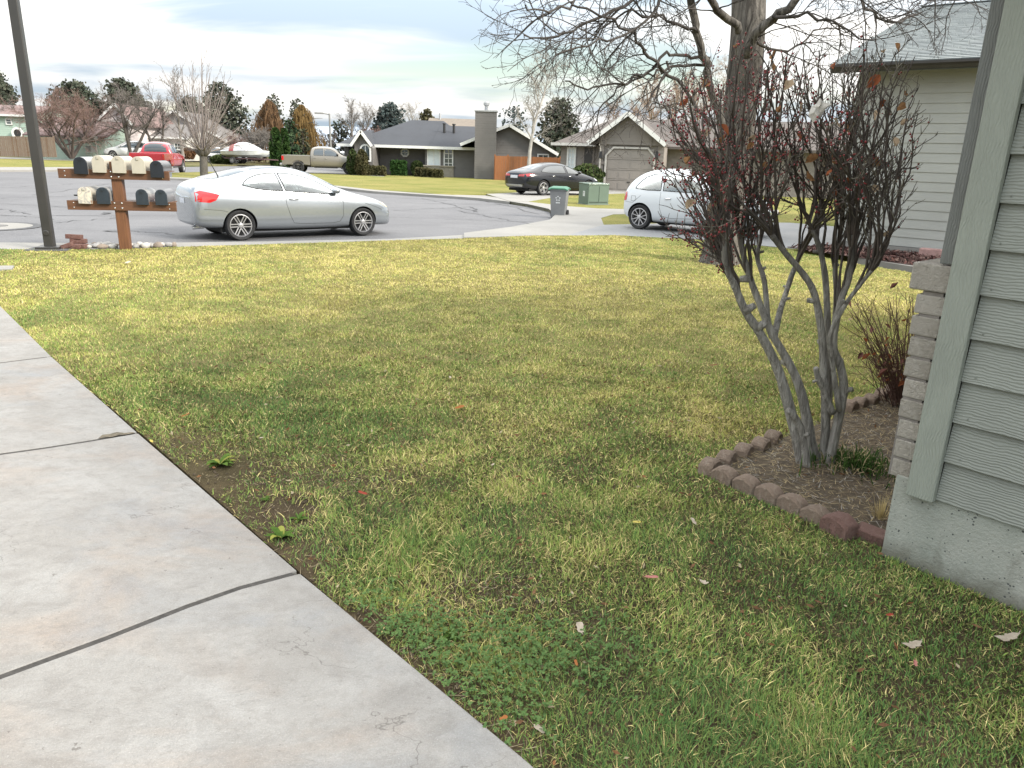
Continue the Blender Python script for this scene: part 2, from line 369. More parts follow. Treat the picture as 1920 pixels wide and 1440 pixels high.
# kerb strip between the street and the near lawn, and round the bulb
strip = [(-160, 463), (0, 467), (100, 468), (230, 467), (330, 463), (500, 458), (730, 451), (870, 447), (1000, 442), (1062, 442)]
inner = near_edge[:13]
lot('kerb', px_xy(near_edge[:9]) + px_xy(strip[::-1], .08), M_CONC, .075, .14)
lot('kerb', px_xy([(955, 378), (900, 371.5), (840, 367.5), (700, 358.5), (632, 351), (560, 345.5), (400, 337.5), (318, 334), (318, 332), (400, 335), (560, 342.5), (632, 348), (700, 355.5), (840, 365), (910, 366.5), (960, 375)]), M_CONC, .10, .16)

# lots beyond the street
lawn_far = px_xy([(318, 332), (400, 335), (560, 342.5), (632, 348), (700, 355.5), (800, 363), (850, 365.5), (912, 364), (975, 361)]) + [(2.5, 50), (2.5, 95), (-8, 95), (-11.5, 70), tuple(gp(420, 324)[:2]), tuple(gp(318, 327)[:2])]
lot('lawn', lawn_far, M_TURF, .10, .18)
lot('driveway', [tuple(gp(470, 322.5, .1)[:2]), tuple(gp(610, 325.5, .1)[:2]), tuple(gp(720, 331, .1)[:2]), tuple(gp(724, 326, .1)[:2]), tuple(gp(560, 319, .1)[:2])], M_CONC, .106, .05)
lot('lawn', px_xy([(912, 364), (955, 377.5), (990, 383), (1028, 391.5), (1043, 401), (1031, 412), (960, 425.5), (900, 434), (985, 437), (1062, 442), (1300, 449.5), (1480, 470)]) + [(14, 14), (40, 20), (48, 95), (2.6, 95), (2.6, 50)] + px_xy([(975, 361)]), M_TURF, .10, .18)
lot('sidewalk', px_xy([(955, 377.5), (990, 383), (1028, 391.5), (1043, 401), (1031, 412), (960, 425.5), (870, 437), (870, 446), (1000, 442), (1062, 442), (1132, 422), (1127, 409), (1150, 402), (1300, 400), (1460, 401), (1460, 394), (1200, 393), (1120, 391), (1060, 386.5), (990, 378.5)]), M_CONC, .107, .14)
lot('driveway', px_xy([(912, 364), (955, 377.2), (990, 378.2), (1060, 366.5), (1180, 362.5), (1240, 364), (1225, 352), (1130, 346), (1030, 348), (975, 361)]), M_CONC, .108, .14)
lot('driveway', px_xy([(1062.5, 442), (1132.5, 422), (1300, 418), (1480, 418), (1700, 436), (1760, 470), (1600, 470), (1480, 466), (1300, 448.5)]), M_DRIVE, .109, .05)
far_lot = px_xy([(-200, 309), (0, 318), (130, 317.5), (240, 315), (330, 311)]) + [(-26, 104.5), (-8, 93), (2, 96), (2, 240), (-240, 240), (-200, 70)]
lot('lawn', far_lot, M_FIELD, .10, .18)
lot('sidewalk', px_xy([(-200, 293), (0, 297.5), (130, 301), (250, 304), (330, 305), (330, 303.5), (250, 302), (130, 298.5), (0, 294.5), (-200, 290)]), M_CONC, .107, .04)
lot('kerb', px_xy([(-200, 310), (0, 319), (130, 318.5), (240, 316), (330, 312), (330, 309.5), (240, 312), (130, 313.5), (0, 313.5), (-200, 305)]), M_CONC, .109, .15)
lot('lawn', px_xy([(-200, 304.7), (0, 313.2), (130, 313.2), (240, 311.7), (330, 309.2), (330, 305.5), (250, 304.5), (130, 301.5), (0, 298), (-200, 293.5)]), M_TURF, .111, .05)

# distant ridge
def ridge():
    b = MB(); n = 60; vs = []
    for i in range(n + 1):
        a = R(-60 + 120 * i / n); d = 2200; hgt = 48 + 18 * fbm(np.array([i * .17]), np.array([2.3]), 3)[0] + 12 * math.sin(i * .31)
        x, y = d * math.sin(a), d * math.cos(a)
        vs += [(x, y, -5), (x * 1.06, y * 1.06, hgt), (x * 1.3, y * 1.3, -5)]
    b.add(vs, [(3 * i + k, 3 * i + 3 + k, 3 * i + 4 + k, 3 * i + 1 + k) for i in range(n) for k in (0, 1)])
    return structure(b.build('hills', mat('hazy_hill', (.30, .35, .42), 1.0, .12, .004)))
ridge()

# ------------------------------------------------------------ the near lawn and walkway
EDGE = [(1.45, .16), (0.07, 1.70), (-0.85, 2.69), (-2.21, 4.16), (-3.71, 5.76), (-5.36, 7.60), (-7.2, 9.7)]
P_LAWN = EDGE[:-1] + [tuple(g0(-20, 545)[:2]), tuple(g0(-60, 500)[:2])] + [tuple(g0(x, y)[:2]) for x, y in strip] + [tuple(g0(x, y)[:2]) for x, y in [(1150, 441), (1300, 449), (1480, 469), (1600, 494), (1715, 512)]] + [(14, 5.0), (6, -2)]
b = MB(); b.slab([(x, y, -.2) for x, y in P_LAWN], (0, 0, .2)); structure(b.build('lawn', M_SOIL))
def walk():
    J = [[(560, 1072), (450, 1101), (350, 1136), (200, 1195), (0, 1268)], [(258, 811), (170, 826), (80, 840), (0, 851)], [(96, 668), (0, 680)]]
    Jw = []
    for j in J:
        P = [g0(x, y, .03).xy for x, y in j]; d = (P[-1] - P[-2]).normalized(); Jw.append(P + [P[-1] + d * 2.2])
    dl = Vector((-.75, -.66))
    first = [Vector(EDGE[0]), Vector(EDGE[0]) + dl * 3.2]; last = [Vector(EDGE[5]), Vector(EDGE[5]) + Vector((-.72, -.5)) * 3]
    rows = [first] + Jw + [last]; g = .012; b = MB()
    for i in range(len(rows) - 1):
        a = [Vector(q) for q in rows[i]]; c = [Vector(q) for q in rows[i + 1]]
        fw = (c[0] - a[0]).normalized()
        mid = [Vector(EDGE[1])] if i == 0 else []
        pl = [q + fw * g for q in a[::-1]] + mid + [q - fw * g for q in c]
        b.slab([(q.x, q.y, -.08) for q in pl], (0, 0, .11))
    o = structure(b.build('walkway', M_WALK, bevel=.007))
    b = MB(); b.slab([(q[0] + dl.x * .045, q[1] + dl.y * .045, -.1) for q in (EDGE[0], EDGE[1], EDGE[2], EDGE[3], EDGE[4], EDGE[5])] + [(q.x, q.y, -.1) for q in (last[1], Vector(EDGE[3]) + dl * 2.9, first[1])], (0, 0, .1265)); o2 = structure(b.build('walkway_bed', M_GROOVE))
    # chipped, dirt-filled end of one joint, and the far piece of the same path
    b = MB(); p = g0(232, 813, .032)
    pts = [(184, 822), (192, 815), (206, 813.5), (219, 810), (234, 811.5), (249, 810), (253, 811.5), (238, 814.5), (222, 816), (209, 819.5), (196, 820)]
    b.add([g0(x, y, .0325) for x, y in pts], [tuple(range(len(pts)))]); tag(b.build('dirt', mat('joint_dirt', (.10, .085, .06), 1, .5, 50, bmp=.8)), 'dirt filling the chipped joint at the walkway edge', 'dirt', kind='stuff')
    b = MB(); pts = [(-80, 508), (28, 507.5), (24, 514), (-80, 518)]
    b.slab([tuple(g0(x, y, -.05)) for x, y in pts], (0, 0, .07)); structure(b.build('path', M_CONC))
walk()
# ------------------------------------------------------------ grass blades on the near lawn (uncountable: one object)
BED = [tuple(g0(x, y)[:2]) for x, y in [(1320, 882), (1612, 1010), (1668, 1010)]] + [(2.9, 4.6), tuple(g0(1700, 735)[:2])]
BARE = [(gp_[0], gp_[1], s, k) for gp_, s, k in [(g0(415, 895), .30, 1.15), (g0(490, 965), .27, 1.1), (g0(560, 1040), .17, 1.1), (g0(330, 835), .20, 1.0), (g0(700, 905), .16, .75), (g0(590, 880), .18, .6), (g0(880, 1105), .14, .75), (g0(960, 1130), .14, .6), (g0(690, 1165), .07, .9), (g0(840, 1300), .06, .9), (g0(950, 1390), .07, .9), (g0(780, 1240), .05, .8), (g0(1370, 500), .5, .55), (g0(1080, 1180), .12, .5), (g0(1310, 1120), .15, .35)]]
def lawn_fields(x, y):
    """density 0..1, straw 0..1, length factor"""
    d = np.hypot(x, y)
    n1 = fbm(x * .9, y * .9, 5, 4); n2 = fbm(x * 3.1, y * 3.1, 9, 3); n3 = fbm(x * .33 + 4, y * .33, 13, 3)
    bare = np.zeros_like(x)
    for bx, by, s, k in BARE: bare = np.maximum(bare, k * np.exp(-((x - bx) ** 2 + (y - by) ** 2) / (2 * s * s)))
    bare *= np.clip(.72 + 1.0 * (n2 - .4), 0, 1.3)
    # a worn fringe along the walkway
    ex = np.full(len(x), 9.0)
    for (x1, y1), (x2, y2) in zip(EDGE[:-1], EDGE[1:]):
        dx, dy = x2 - x1, y2 - y1; t = np.clip(((x - x1) * dx + (y - y1) * dy) / (dx * dx + dy * dy), 0, 1)
        ex = np.minimum(ex, np.hypot(x - x1 - t * dx, y - y1 - t * dy))
    fringe = np.exp(-(ex / .10) ** 2) * np.clip((4.8 - d) / 2.5, 0, 1) * np.clip(n2 * 2.2 - .35, 0, 1)
    dens = np.clip(1 - bare - .6 * fringe, 0, 1) * np.clip(.80 + .9 * (n2 - .35), .5, 1)
    far = np.clip((d - 3.2) / 4.5, 0, 1)
    straw = .28 + .40 * far + .62 * (n1 - .5) + .8 * (n2 - .5) + .4 * (n3 - .5)
    straw -= .28 * np.exp(-(ex / .9) ** 2) * np.clip((d - 2.5) / 3, 0, 1)
    straw -= .22 * np.clip((2.3 - y) / 1.0, 0, 1) * np.clip((x + .6) / .8, 0, 1)
    straw -= .3 * np.exp(-((x - 5.2) ** 2 + (y - 14.5) ** 2) / 6) + .8 * np.exp(-((x + 8.6) ** 2 + (y - 11.2) ** 2) / 1.0)
    straw += .4 * np.exp(-((x - 1.35) ** 2 + (y - 4.6) ** 2) / .25)
    ln = .75 + .8 * np.clip(n2 - .35, 0, 1) * np.clip(1.6 - d / 9, .4, 1)
    for q, s, k in [(g0(690, 1060), .13, .8), (g0(640, 975), .10, .7), (g0(850, 1040), .12, .8), (g0(760, 1010), .14, .5), (g0(1160, 1000), .1, .5), (g0(700, 1130), .08, .6), (g0(1370, 1370), .2, .3)]:
        ln = ln + k * np.exp(-((x - q[0]) ** 2 + (y - q[1]) ** 2) / (2 * s * s))
    return dens, np.clip(straw, 0, 1), ln
def make_grass():
    V = []; Fq = []; Ft = []; Cc = []; nv = 0
    # (from, to, blades per square metre, vertices, width, length, share of low matted thatch)
    bands = [(.7, 2.2, 34000, 5, .0023, .040, .5), (2.2, 3.6, 25000, 5, .0030, .036, .5), (3.6, 6, 15000, 5, .0041, .032, .5), (6, 9.5, 8200, 3, .0070, .030, .45), (9.5, 19, 4600, 3, .0105, .028, .4)]
    quads = []; tris = []
    for (r0, r1, dn, kv, wd, ln0, mshare) in bands:
        area = R(100) / 2 * (r1 ** 2 - r0 ** 2); n = int(area * dn)
        rr = np.sqrt(RNG.uniform(r0 ** 2, r1 ** 2, n)); th = RNG.uniform(R(-46), R(54), n); x = rr * np.sin(th); y = rr * np.cos(th)
        k = inpoly(x, y, P_LAWN) & ~inpoly(x, y, BED)
        # not under the house
        k &= ~(((x - 1.662) * .656 + (y - 2.974) * -.755 > 0) & ((x - 1.662) * .755 + (y - 2.974) * .656 > 0))
        x, y = x[k], y[k]; de, st, lf = lawn_fields(x, y); k = RNG.random(len(x)) < de; x, y, st, lf = x[k], y[k], st[k], lf[k]; n = len(x)
        az = RNG.uniform(0, 2 * np.pi, n); isst = RNG.random(n) < (.08 + .55 * st); low = RNG.random(n) < mshare
        # neighbouring blades lean together
        az = np.where(RNG.random(n) < .32, 2 * np.pi * (fbm(x * 2.2, y * 2.2, 31, 2) * 2.5) + RNG.normal(0, .7, n), az)
        L = ln0 * lf * RNG.uniform(.55, 1.35, n) * np.where(isst, 1.18, 1.0); tilt = np.where(isst, RNG.uniform(.75, 1.55, n), RNG.uniform(.10, 1.25, n))
        w = wd * RNG.uniform(.6, 1.3, n) * np.where(isst, .8, 1.0)
        L = np.where(low, L * .62, L); tilt = np.where(low, RNG.uniform(.8, 1.52, n), tilt)
        dx, dy = np.cos(az), np.sin(az); px_, py_ = -dy, dx
        t1 = tilt * .82; mx = L * .55 * np.sin(t1); mz = L * .55 * np.cos(t1); tx = mx + L * .5 * np.sin(tilt * 1.10); tz = np.maximum(mz + L * .5 * np.cos(np.minimum(tilt * 1.10, 1.7)), .004)
        tw = RNG.uniform(-.5, .5, n)
        z0 = np.full(n, -.002)
        if kv == 5:
            v = np.stack([np.stack([x - px_ * w / 2, y - py_ * w / 2, z0], 1), np.stack([x + px_ * w / 2, y + py_ * w / 2, z0], 1),
                          np.stack([x + dx * mx + px_ * w * .42, y + dy * mx + py_ * w * .42, mz + w * tw], 1), np.stack([x + dx * mx - px_ * w * .42, y + dy * mx - py_ * w * .42, mz - w * tw], 1),
                          np.stack([x + dx * tx, y + dy * tx, tz], 1)], 1).reshape(-1, 3)
        else:
            v = np.stack([np.stack([x - px_ * w / 2, y - py_ * w / 2, z0], 1), np.stack([x + px_ * w / 2, y + py_ * w / 2, z0], 1), np.stack([x + dx * tx, y + dy * tx, tz], 1)], 1).reshape(-1, 3)
        b0 = nv + np.arange(n) * kv
        if kv == 5:
            quads.append(np.stack([b0, b0 + 1, b0 + 2, b0 + 3], 1)); tris.append(np.stack([b0 + 3, b0 + 2, b0 + 4], 1))
        else: tris.append(np.stack([b0, b0 + 1, b0 + 2], 1))
        # the blade's own colour: deep green, mid green, olive, straw
        g1 = np.array([.072, .140, .044]); g2 = np.array([.190, .258, .064]); ol = np.array([.41, .38, .110]); sw = np.array([.54, .455, .205]); br = np.array([.24, .175, .09])
        t = np.clip(st * 1.1 + RNG.normal(0, .17, n), 0, 1)[:, None]
        c = np.where(t < .5, g1 + (g2 - g1) * t * 2, g2 + (ol - g2) * (t - .5) * 2)
        cs = sw * RNG.uniform(.55, 1.15, n)[:, None]; cs = np.where((RNG.random(n) < .16)[:, None], br, cs)
        c = np.where(isst[:, None], cs, c) * RNG.uniform(.90, 1.45, n)[:, None]; c = np.where(low[:, None], c * .62 + np.array([.115, .10, .038]), c)
        V.append(v); Cc.append(np.repeat(np.concatenate([c, np.ones((n, 1))], 1), kv, 0)); nv += n * kv
    V = np.concatenate(V).astype(np.float32); C = np.concatenate(Cc).astype(np.float32); Q = np.concatenate(quads); T = np.concatenate(tris)
    me = bpy.data.meshes.new('grass'); me.vertices.add(len(V)); me.vertices.foreach_set('co', V.ravel())
    nl = Q.size + T.size; me.loops.add(nl); me.loops.foreach_set('vertex_index', np.concatenate([Q.ravel(), T.ravel()]).astype(np.int32))
    npol = len(Q) + len(T); me.polygons.add(npol)
    st = np.concatenate([np.arange(len(Q)) * 4, Q.size + np.arange(len(T)) * 3]).astype(np.int32); me.polygons.foreach_set('loop_start', st)
    at_ = me.color_attributes.new('blade_colour', 'FLOAT_COLOR', 'POINT'); at_.data.foreach_set('color', C.ravel())
    m, nt, b = ntree('grass_blades'); N = nt.nodes; a = N.new('ShaderNodeAttribute'); a.attribute_name = 'blade_colour'
    # thin blades scatter light from all round: shade them halfway towards the turf's own normal
    g = N.new('ShaderNodeNewGeometry'); v1 = N.new('ShaderNodeVectorMath'); v1.operation = 'SCALE'; v1.inputs['Scale'].default_value = .40; nt.links.new(g.outputs['Normal'], v1.inputs[0])
    v2 = N.new('ShaderNodeVectorMath'); v2.operation = 'ADD'; v2.inputs[1].default_value = (0, 0, .8); nt.links.new(v1.outputs[0], v2.inputs[0]); v3 = N.new('ShaderNodeVectorMath'); v3.operation = 'NORMALIZE'; nt.links.new(v2.outputs[0], v3.inputs[0])
    d = N.new('ShaderNodeBsdfDiffuse'); nt.links.new(a.outputs['Color'], d.inputs[0]); nt.links.new(v3.outputs[0], d.inputs['Normal'])
    t = N.new('ShaderNodeBsdfTranslucent'); nt.links.new(a.outputs['Color'], t.inputs[0]); x = N.new('ShaderNodeMixShader'); x.inputs[0].default_value = .15
    nt.links.new(d.outputs[0], x.inputs[1]); nt.links.new(t.outputs[0], x.inputs[2]); nt.links.new(x.outputs[0], N['Material Output'].inputs[0])
    me.materials.append(m); me.update(calc_edges=True)
    o = bpy.data.objects.new('grass', me); COL.objects.link(o); tag(o, 'patchy green and straw yellow grass growing across the near lawn', 'grass', kind='stuff')
    print('grass blades', npol)
make_grass()
# ------------------------------------------------------------ materials for walls
def m_wood(name, col, along='x', grain=1.0, strength=.5, var=.12, dist=.006):
    """painted boards with an embossed cedar grain running along x or z (object space)"""
    m, nt, b = ntree(name)
    sc = {'x': (1.2, 30, 30), 'z': (30, 30, 1.2)}[along]
    isl = nt.nodes.new('ShaderNodeNewGeometry'); ofs = nt.nodes.new('ShaderNodeCombineXYZ')
    for k in (0, 1, 2):
        q = nt.nodes.new('ShaderNodeMath'); q.operation = 'MULTIPLY'; q.inputs[1].default_value = (37.0, 11.0, 23.0)[k]; nt.links.new(isl.outputs['Random Per Island'], q.inputs[0]); nt.links.new(q.outputs[0], ofs.inputs[k])
    def shifted(vv):
        a_ = nt.nodes.new('ShaderNodeVectorMath'); a_.operation = 'ADD'; nt.links.new(vv, a_.inputs[0]); nt.links.new(ofs.outputs[0], a_.inputs[1]); return a_.outputs[0]
    v = shifted(objco(nt, tuple(q * grain for q in sc))); v0 = objco(nt)
    n1 = nz(nt, 1.0, 5, .62, 1.7, v); n2 = nz(nt, 3.2, 4, .7, .6, v)
    w = nt.nodes.new('ShaderNodeTexWave'); w.bands_direction = 'Z' if along == 'x' else 'X'; w.wave_profile = 'SIN'
    wv = shifted(objco(nt, {'x': (.6, 1, 1), 'z': (1, 1, .6)}[along])); nt.links.new(wv, w.inputs['Vector'])
    w.inputs['Scale'].default_value = 34 * grain; w.inputs['Distortion'].default_value = 9; w.inputs['Detail'].default_value = 3; w.inputs['Detail Scale'].default_value = .55; w.inputs['Detail Roughness'].default_value = .6
    a = nt.nodes.new('ShaderNodeMath'); a.operation = 'MULTIPLY_ADD'; a.inputs[1].default_value = .55; nt.links.new(w.outputs['Fac'], a.inputs[0]); nt.links.new(n1, a.inputs[2])
    c = cmix(nt, crange(nt, nz(nt, 1.6, 4, .6, .5, v0), .3, .7), tuple(q * (1 - var) for q in col), tuple(q * (1 + var) for q in col))
    c = cmix(nt, crange(nt, n2, .55, .8, 0, .22), c, tuple(q * .55 for q in col))
    nt.links.new(c, b.inputs['Base Color']); b.inputs['Roughness'].default_value = .62; b.inputs['Specular IOR Level'].default_value = .35
    bump(nt, b, a.outputs[0], strength, dist); return m
M_SIDE = m_wood('sage_siding', (.208, .220, .197), 'x', .8, .55)
M_CORNER = m_wood('sage_corner_board', (.232, .250, .217), 'z', .8, .65)
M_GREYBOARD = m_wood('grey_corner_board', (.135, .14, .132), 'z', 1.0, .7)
def m_foundation():
    m, nt, b = ntree('painted_foundation'); v = objco(nt)
    c = cmix(nt, crange(nt, nz(nt, 3.0, 6, .65, .6, v), .3, .7), (.225, .245, .215), (.33, .335, .30))
    c = cmix(nt, crange(nt, nz(nt, 7, 6, .75, 1.0, v), .50, .72, 0, .7), c, (.165, .165, .14))
    sz = nt.nodes.new('ShaderNodeSeparateXYZ'); nt.links.new(v, sz.inputs[0]); zz = nt.nodes.new('ShaderNodeMath'); zz.operation = 'MULTIPLY_ADD'; zz.inputs[1].default_value = .16; nt.links.new(nz(nt, 6, 4, .7, .4, v), zz.inputs[0]); nt.links.new(sz.outputs['Z'], zz.inputs[2])
    c = cmix(nt, crange(nt, zz.outputs[0], .10, .19, .75, 0), c, (.105, .10, .075))          # splash dirt along the ground
    vo = nt.nodes.new('ShaderNodeTexVoronoi'); vo.inputs['Scale'].default_value = 58; vo.inputs['Randomness'].default_value = 1; nt.links.new(v, vo.inputs['Vector'])
    gate = nz(nt, 17, 2, .5, 0, v)
    th = crange(nt, gate, .42, .72, .06, .32)
    s = nt.nodes.new('ShaderNodeMath'); s.operation = 'LESS_THAN'; nt.links.new(vo.outputs['Distance'], s.inputs[0]); nt.links.new(th, s.inputs[1])
    c = cmix(nt, s.outputs[0], c, (.075, .08, .075)); nt.links.new(c, b.inputs['Base Color']); b.inputs['Roughness'].default_value = .9
    h = nt.nodes.new('ShaderNodeMath'); h.operation = 'MULTIPLY_ADD'; h.inputs[1].default_value = -1.2; nt.links.new(s.outputs[0], h.inputs[0]); nt.links.new(nz(nt, 70, 4, .7, 0, v), h.inputs[2])
    bump(nt, b, h.outputs[0], .6, .012); return m
M_FOUND = m_foundation()
def m_brick(name, c1, c2, c3):
    m, nt, b = ntree(name); v = objco(nt)
    oi = nt.nodes.new('ShaderNodeNewGeometry')
    c = cmix(nt, oi.outputs['Random Per Island'], c1, c2)
    c = cmix(nt, crange(nt, nz(nt, 16, 5, .7, 1.0, v), .5, .72, 0, .7), c, c3)
    nt.links.new(c, b.inputs['Base Color']); b.inputs['Roughness'].default_value = .9; bump(nt, b, nz(nt, 46, 8, .78, .8, v), 1.0, .03); return m
M_BRICK = m_brick('taupe_brick', (.40, .365, .315), (.48, .44, .385), (.54, .51, .46))
M_MORTAR = mat('mortar', (.17, .155, .14), 1, .2, 30, bmp=.4)

# ------------------------------------------------------------ our own house, at the right edge: a corner seen along its wall
HAZ = R(41)
def own_house():
    o = thing('house', (1.662, 2.974, 0), 'sage green lap sided house corner beside the lawn, on a pitted concrete foundation', 'house', rz=-HAZ + R(-8))
    # local x runs along the wall towards the viewer's right, local -y faces the lawn
    ang = math.atan2(-.755, .656); o.rotation_euler = (0, 0, ang)
    LEN = 6.0; DEEP = 7.0
    # foundation: slightly proud of the boards
    b = MB(); b.box((LEN / 2 + .0, DEEP / 2 + .0, .09), (LEN, DEEP, .62)); f = b.build('foundation', M_FOUND, o, bevel=.012)
    # lap siding boards as wedges
    b = MB(); z = .345; ex = .171
    while z < 2.75:
        x0, x1 = .176, LEN
        y0, y1 = -.010, .010      # bottom edge proud, top edge tucked in
        vs = [(x0, y0 - .003, z - .004), (x1, y0 - .003, z - .004), (x1, y1, z + ex + .012), (x0, y1, z + ex + .012), (x0, .03, z - .004), (x1, .03, z - .004), (x1, .03, z + ex + .012), (x0, .03, z + ex + .012)]
        b.add(vs, [(0, 1, 2, 3), (5, 4, 7, 6), (1, 0, 4, 5), (3, 2, 6, 7), (0, 3, 7, 4), (2, 1, 5, 6)]); z += ex
    nb = b; zq = .345
    while zq < 2.5:
        for k in range(8): nb.lathe([(.0035, 0), (.003, .0015), (0, .002)], 7, 1, Matrix.Translation((.22 + .405 * k + .012 * math.sin(zq * 40 + k), -.0128, zq + .022)) @ Matrix.Rotation(R(90), 4, 'X'))
        zq += ex
    b.build('siding', [M_SIDE, mat('painted_nail', (.13, .14, .12), .6)], o)
    b = MB(); b.box((LEN / 2 + .04, DEEP / 2 + .03, 1.6), (LEN - .06, DEEP, 2.3)); b.build('wall', M_GREYBOARD, o)
    b = MB(); b.box((.1205, -.022, 1.56), (.109, .040, 2.46)); b.build('corner_board', M_CORNER, o, bevel=.006)
    # the board of the street side seen end on, standing on the brick cap
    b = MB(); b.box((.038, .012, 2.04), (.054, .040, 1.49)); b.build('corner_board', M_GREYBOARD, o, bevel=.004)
    # brick wainscot of the street side: only its end shows
    b = MB(); b.o = Vector((0, 0, 0)); z = .375; random.seed(3); hgt = (1.18 - .385) / 9
    for k in range(9):
        x0 = -.022 - .0045 * k; yy = -.004 + (0 if k % 2 == 0 else -.002)
        y = yy; first = .10 if k % 2 else .20
        while y < 2.4:
            ln = first if y == yy else .20; j = random.uniform(-.004, .004)
            b.box(((x0 + .058) / 2 + j, y + ln / 2, z + hgt / 2), (.058 - x0, ln - .011, hgt - .011)); y += ln
        z += hgt
    b.build('brick_veneer', M_BRICK, o, bevel=.005)
    b = MB(); b.box((.006, 1.2, .78), (.078, 2.39, .80)); b.build('mortar', M_MORTAR, o)
    b = MB(); y = -.012
    for k in range(12): b.box((-.012, y + .10, 1.236), (.150, .192, .108)); y += .20
    b.build('brick_cap', M_BRICK, o, bevel=.007)
    # eave and roof above the picture, so that the wall keeps its shade
    b = MB(); b.slab([(-.5, -.5, 2.75), (LEN, -.5, 2.75), (LEN, DEEP, 2.75), (-.5, DEEP, 2.75)], (0, 0, .12)); b.build('soffit', M_SIDE, o)
    b = MB(); b.slab([(-.55, -.55, 2.88), (LEN, -.55, 2.88), (LEN, DEEP / 2, 4.4), (-.55, DEEP / 2, 4.4)], (0, 0, .05)); b.slab([(-.55, DEEP / 2, 4.4), (LEN, DEEP / 2, 4.4), (LEN, DEEP + .5, 2.88), (-.55, DEEP + .5, 2.88)], (0, 0, .05)); b.build('roof', mat('own_roof_shingle', (.12, .13, .14), .9), o)
    return o
OWN = own_house()

# ------------------------------------------------------------ planting bed with its edging blocks
M_BED = mat('bed_soil', (.045, .033, .022), 1.0, .5, 14, bmp=1.0, bscale=60, col2=(.10, .077, .048))
M_BLOCK = m_brick('edging_concrete_block', (.225, .168, .125), (.265, .195, .146), (.40, .345, .28))
M_BLOCK_RED = m_brick('red_edging_block', (.19, .105, .085), (.175, .098, .08), (.25, .17, .14))
b = MB(); b.add([(x, y, .015) for x, y in BED], [tuple(range(len(BED)))]); structure(b.build('planting_bed', M_BED))
def edging_block(seed):
    """a block whose top is scalloped: three rounded humps across its face"""
    rnd = random.Random(seed); b = MB(); n = 14; W, D, H = .132, .085, .092; vs = []
    for y in (-D / 2, -D / 2 + .012, D / 2 - .012, D / 2):
        e = .010 if abs(y) > D / 2 - .006 else 0
        for i in range(n + 1):
            t = i / n; x = (t - .5) * W * (1 - .06 * (e > 0))
            hz = H * (.66 + .34 * math.sin(math.pi * t) ** .7) - e + rnd.uniform(-.003, .003)
            vs.append((x, y + rnd.uniform(-.002, .002), hz))
        for i in range(n + 1): vs.append(((i / n - .5) * W, y, -.05))
    fs = []; m = 2 * (n + 1)
    for k in range(3):
        for i in range(n):
            fs.append((k * m + i, k * m + i + 1, (k + 1) * m + i + 1, (k + 1) * m + i))
    for k in (0, 3):
        for i in range(n):
            q = (k * m + i, k * m + n + 1 + i, k * m + n + 2 + i, k * m + i + 1); fs.append(q if k == 0 else q[::-1])
    for e in (0, n):
        for k in range(3):
            q = (k * m + e, (k + 1) * m + e, (k + 1) * m + n + 1 + e, k * m + n + 1 + e); fs.append(q if e == 0 else q[::-1])
    b.add(vs, fs); return b
BW = 'grey brown scalloped block '
front = [(1358, 902, 'first of the front row from the bed corner, mossy on top'), (1400, 920, 'second from the bed corner along the front row'), (1441, 938, 'third from the bed corner along the front row'), (1484, 956, 'fourth from the bed corner along the front row'), (1528, 976, 'fifth from the bed corner, beside the reddish one')]
side = [(1331, 886, 'at the left tip of the bed, where both rows meet'), (1362, 870, 'second up the left row behind the tip'), (1394, 855, 'third up the left row behind the tip'), (1424, 843, 'fourth up the left row, half sunk in dry grass'), (1447, 829, 'last of the left row before the trunks')]
back = [(1592, 772, 'lowest of the back row, beside the bush trunks'), (1612, 764, 'second along the back row behind the bush'), (1632, 757, 'third along the back row behind the bush'), (1652, 749, 'fourth along the back row, under the twiggy shrub'), (1670, 742, 'farthest of the back row near the brick corner')]
def blocks():
    k = 0
    for lst, dr in ((front, (.51, -.71)), (side, (.62, .75)), (back, (.66, .75))):
        for px, py, lab in lst:
            k += 1; p = g0(px, py); o = edging_block(k).build('edging_block', M_BLOCK, smooth=True, autosmooth=R(40)); o.location = (p.x, p.y, -.012 + random.uniform(-.006, .006))
            o.rotation_euler = (random.uniform(-.07, .07), random.uniform(-.05, .05), math.atan2(dr[1], dr[0]) + random.uniform(-.08, .08))
            tag(o, BW + lab, 'edging block', 'scalloped edging blocks round the planting bed')
    p = g0(1572, 1000); o = edging_block(77).build('edging_block', M_BLOCK_RED, smooth=True, autosmooth=R(40)); o.location = (p.x, p.y, .0); o.scale = (1.1, 1.2, 1.05); o.rotation_euler = (.03, .02, math.atan2(-.71, .51) - .1)
    tag(o, 'reddish scalloped edging block, largest of the row, nearest the house foundation', 'edging block', 'scalloped edging blocks round the planting bed')
    p = g0(1632, 1012); b = MB(); b.box((0, 0, .01), (.13, .085, .09)); o = b.build('brick', M_BLOCK_RED, bevel=.006); o.location = (p.x, p.y, 0); o.rotation_euler = (.1, .05, math.atan2(-.71, .51) + .2)
    tag(o, 'flat red brick half buried between the edging blocks and the foundation', 'brick')
random.seed(5); blocks()

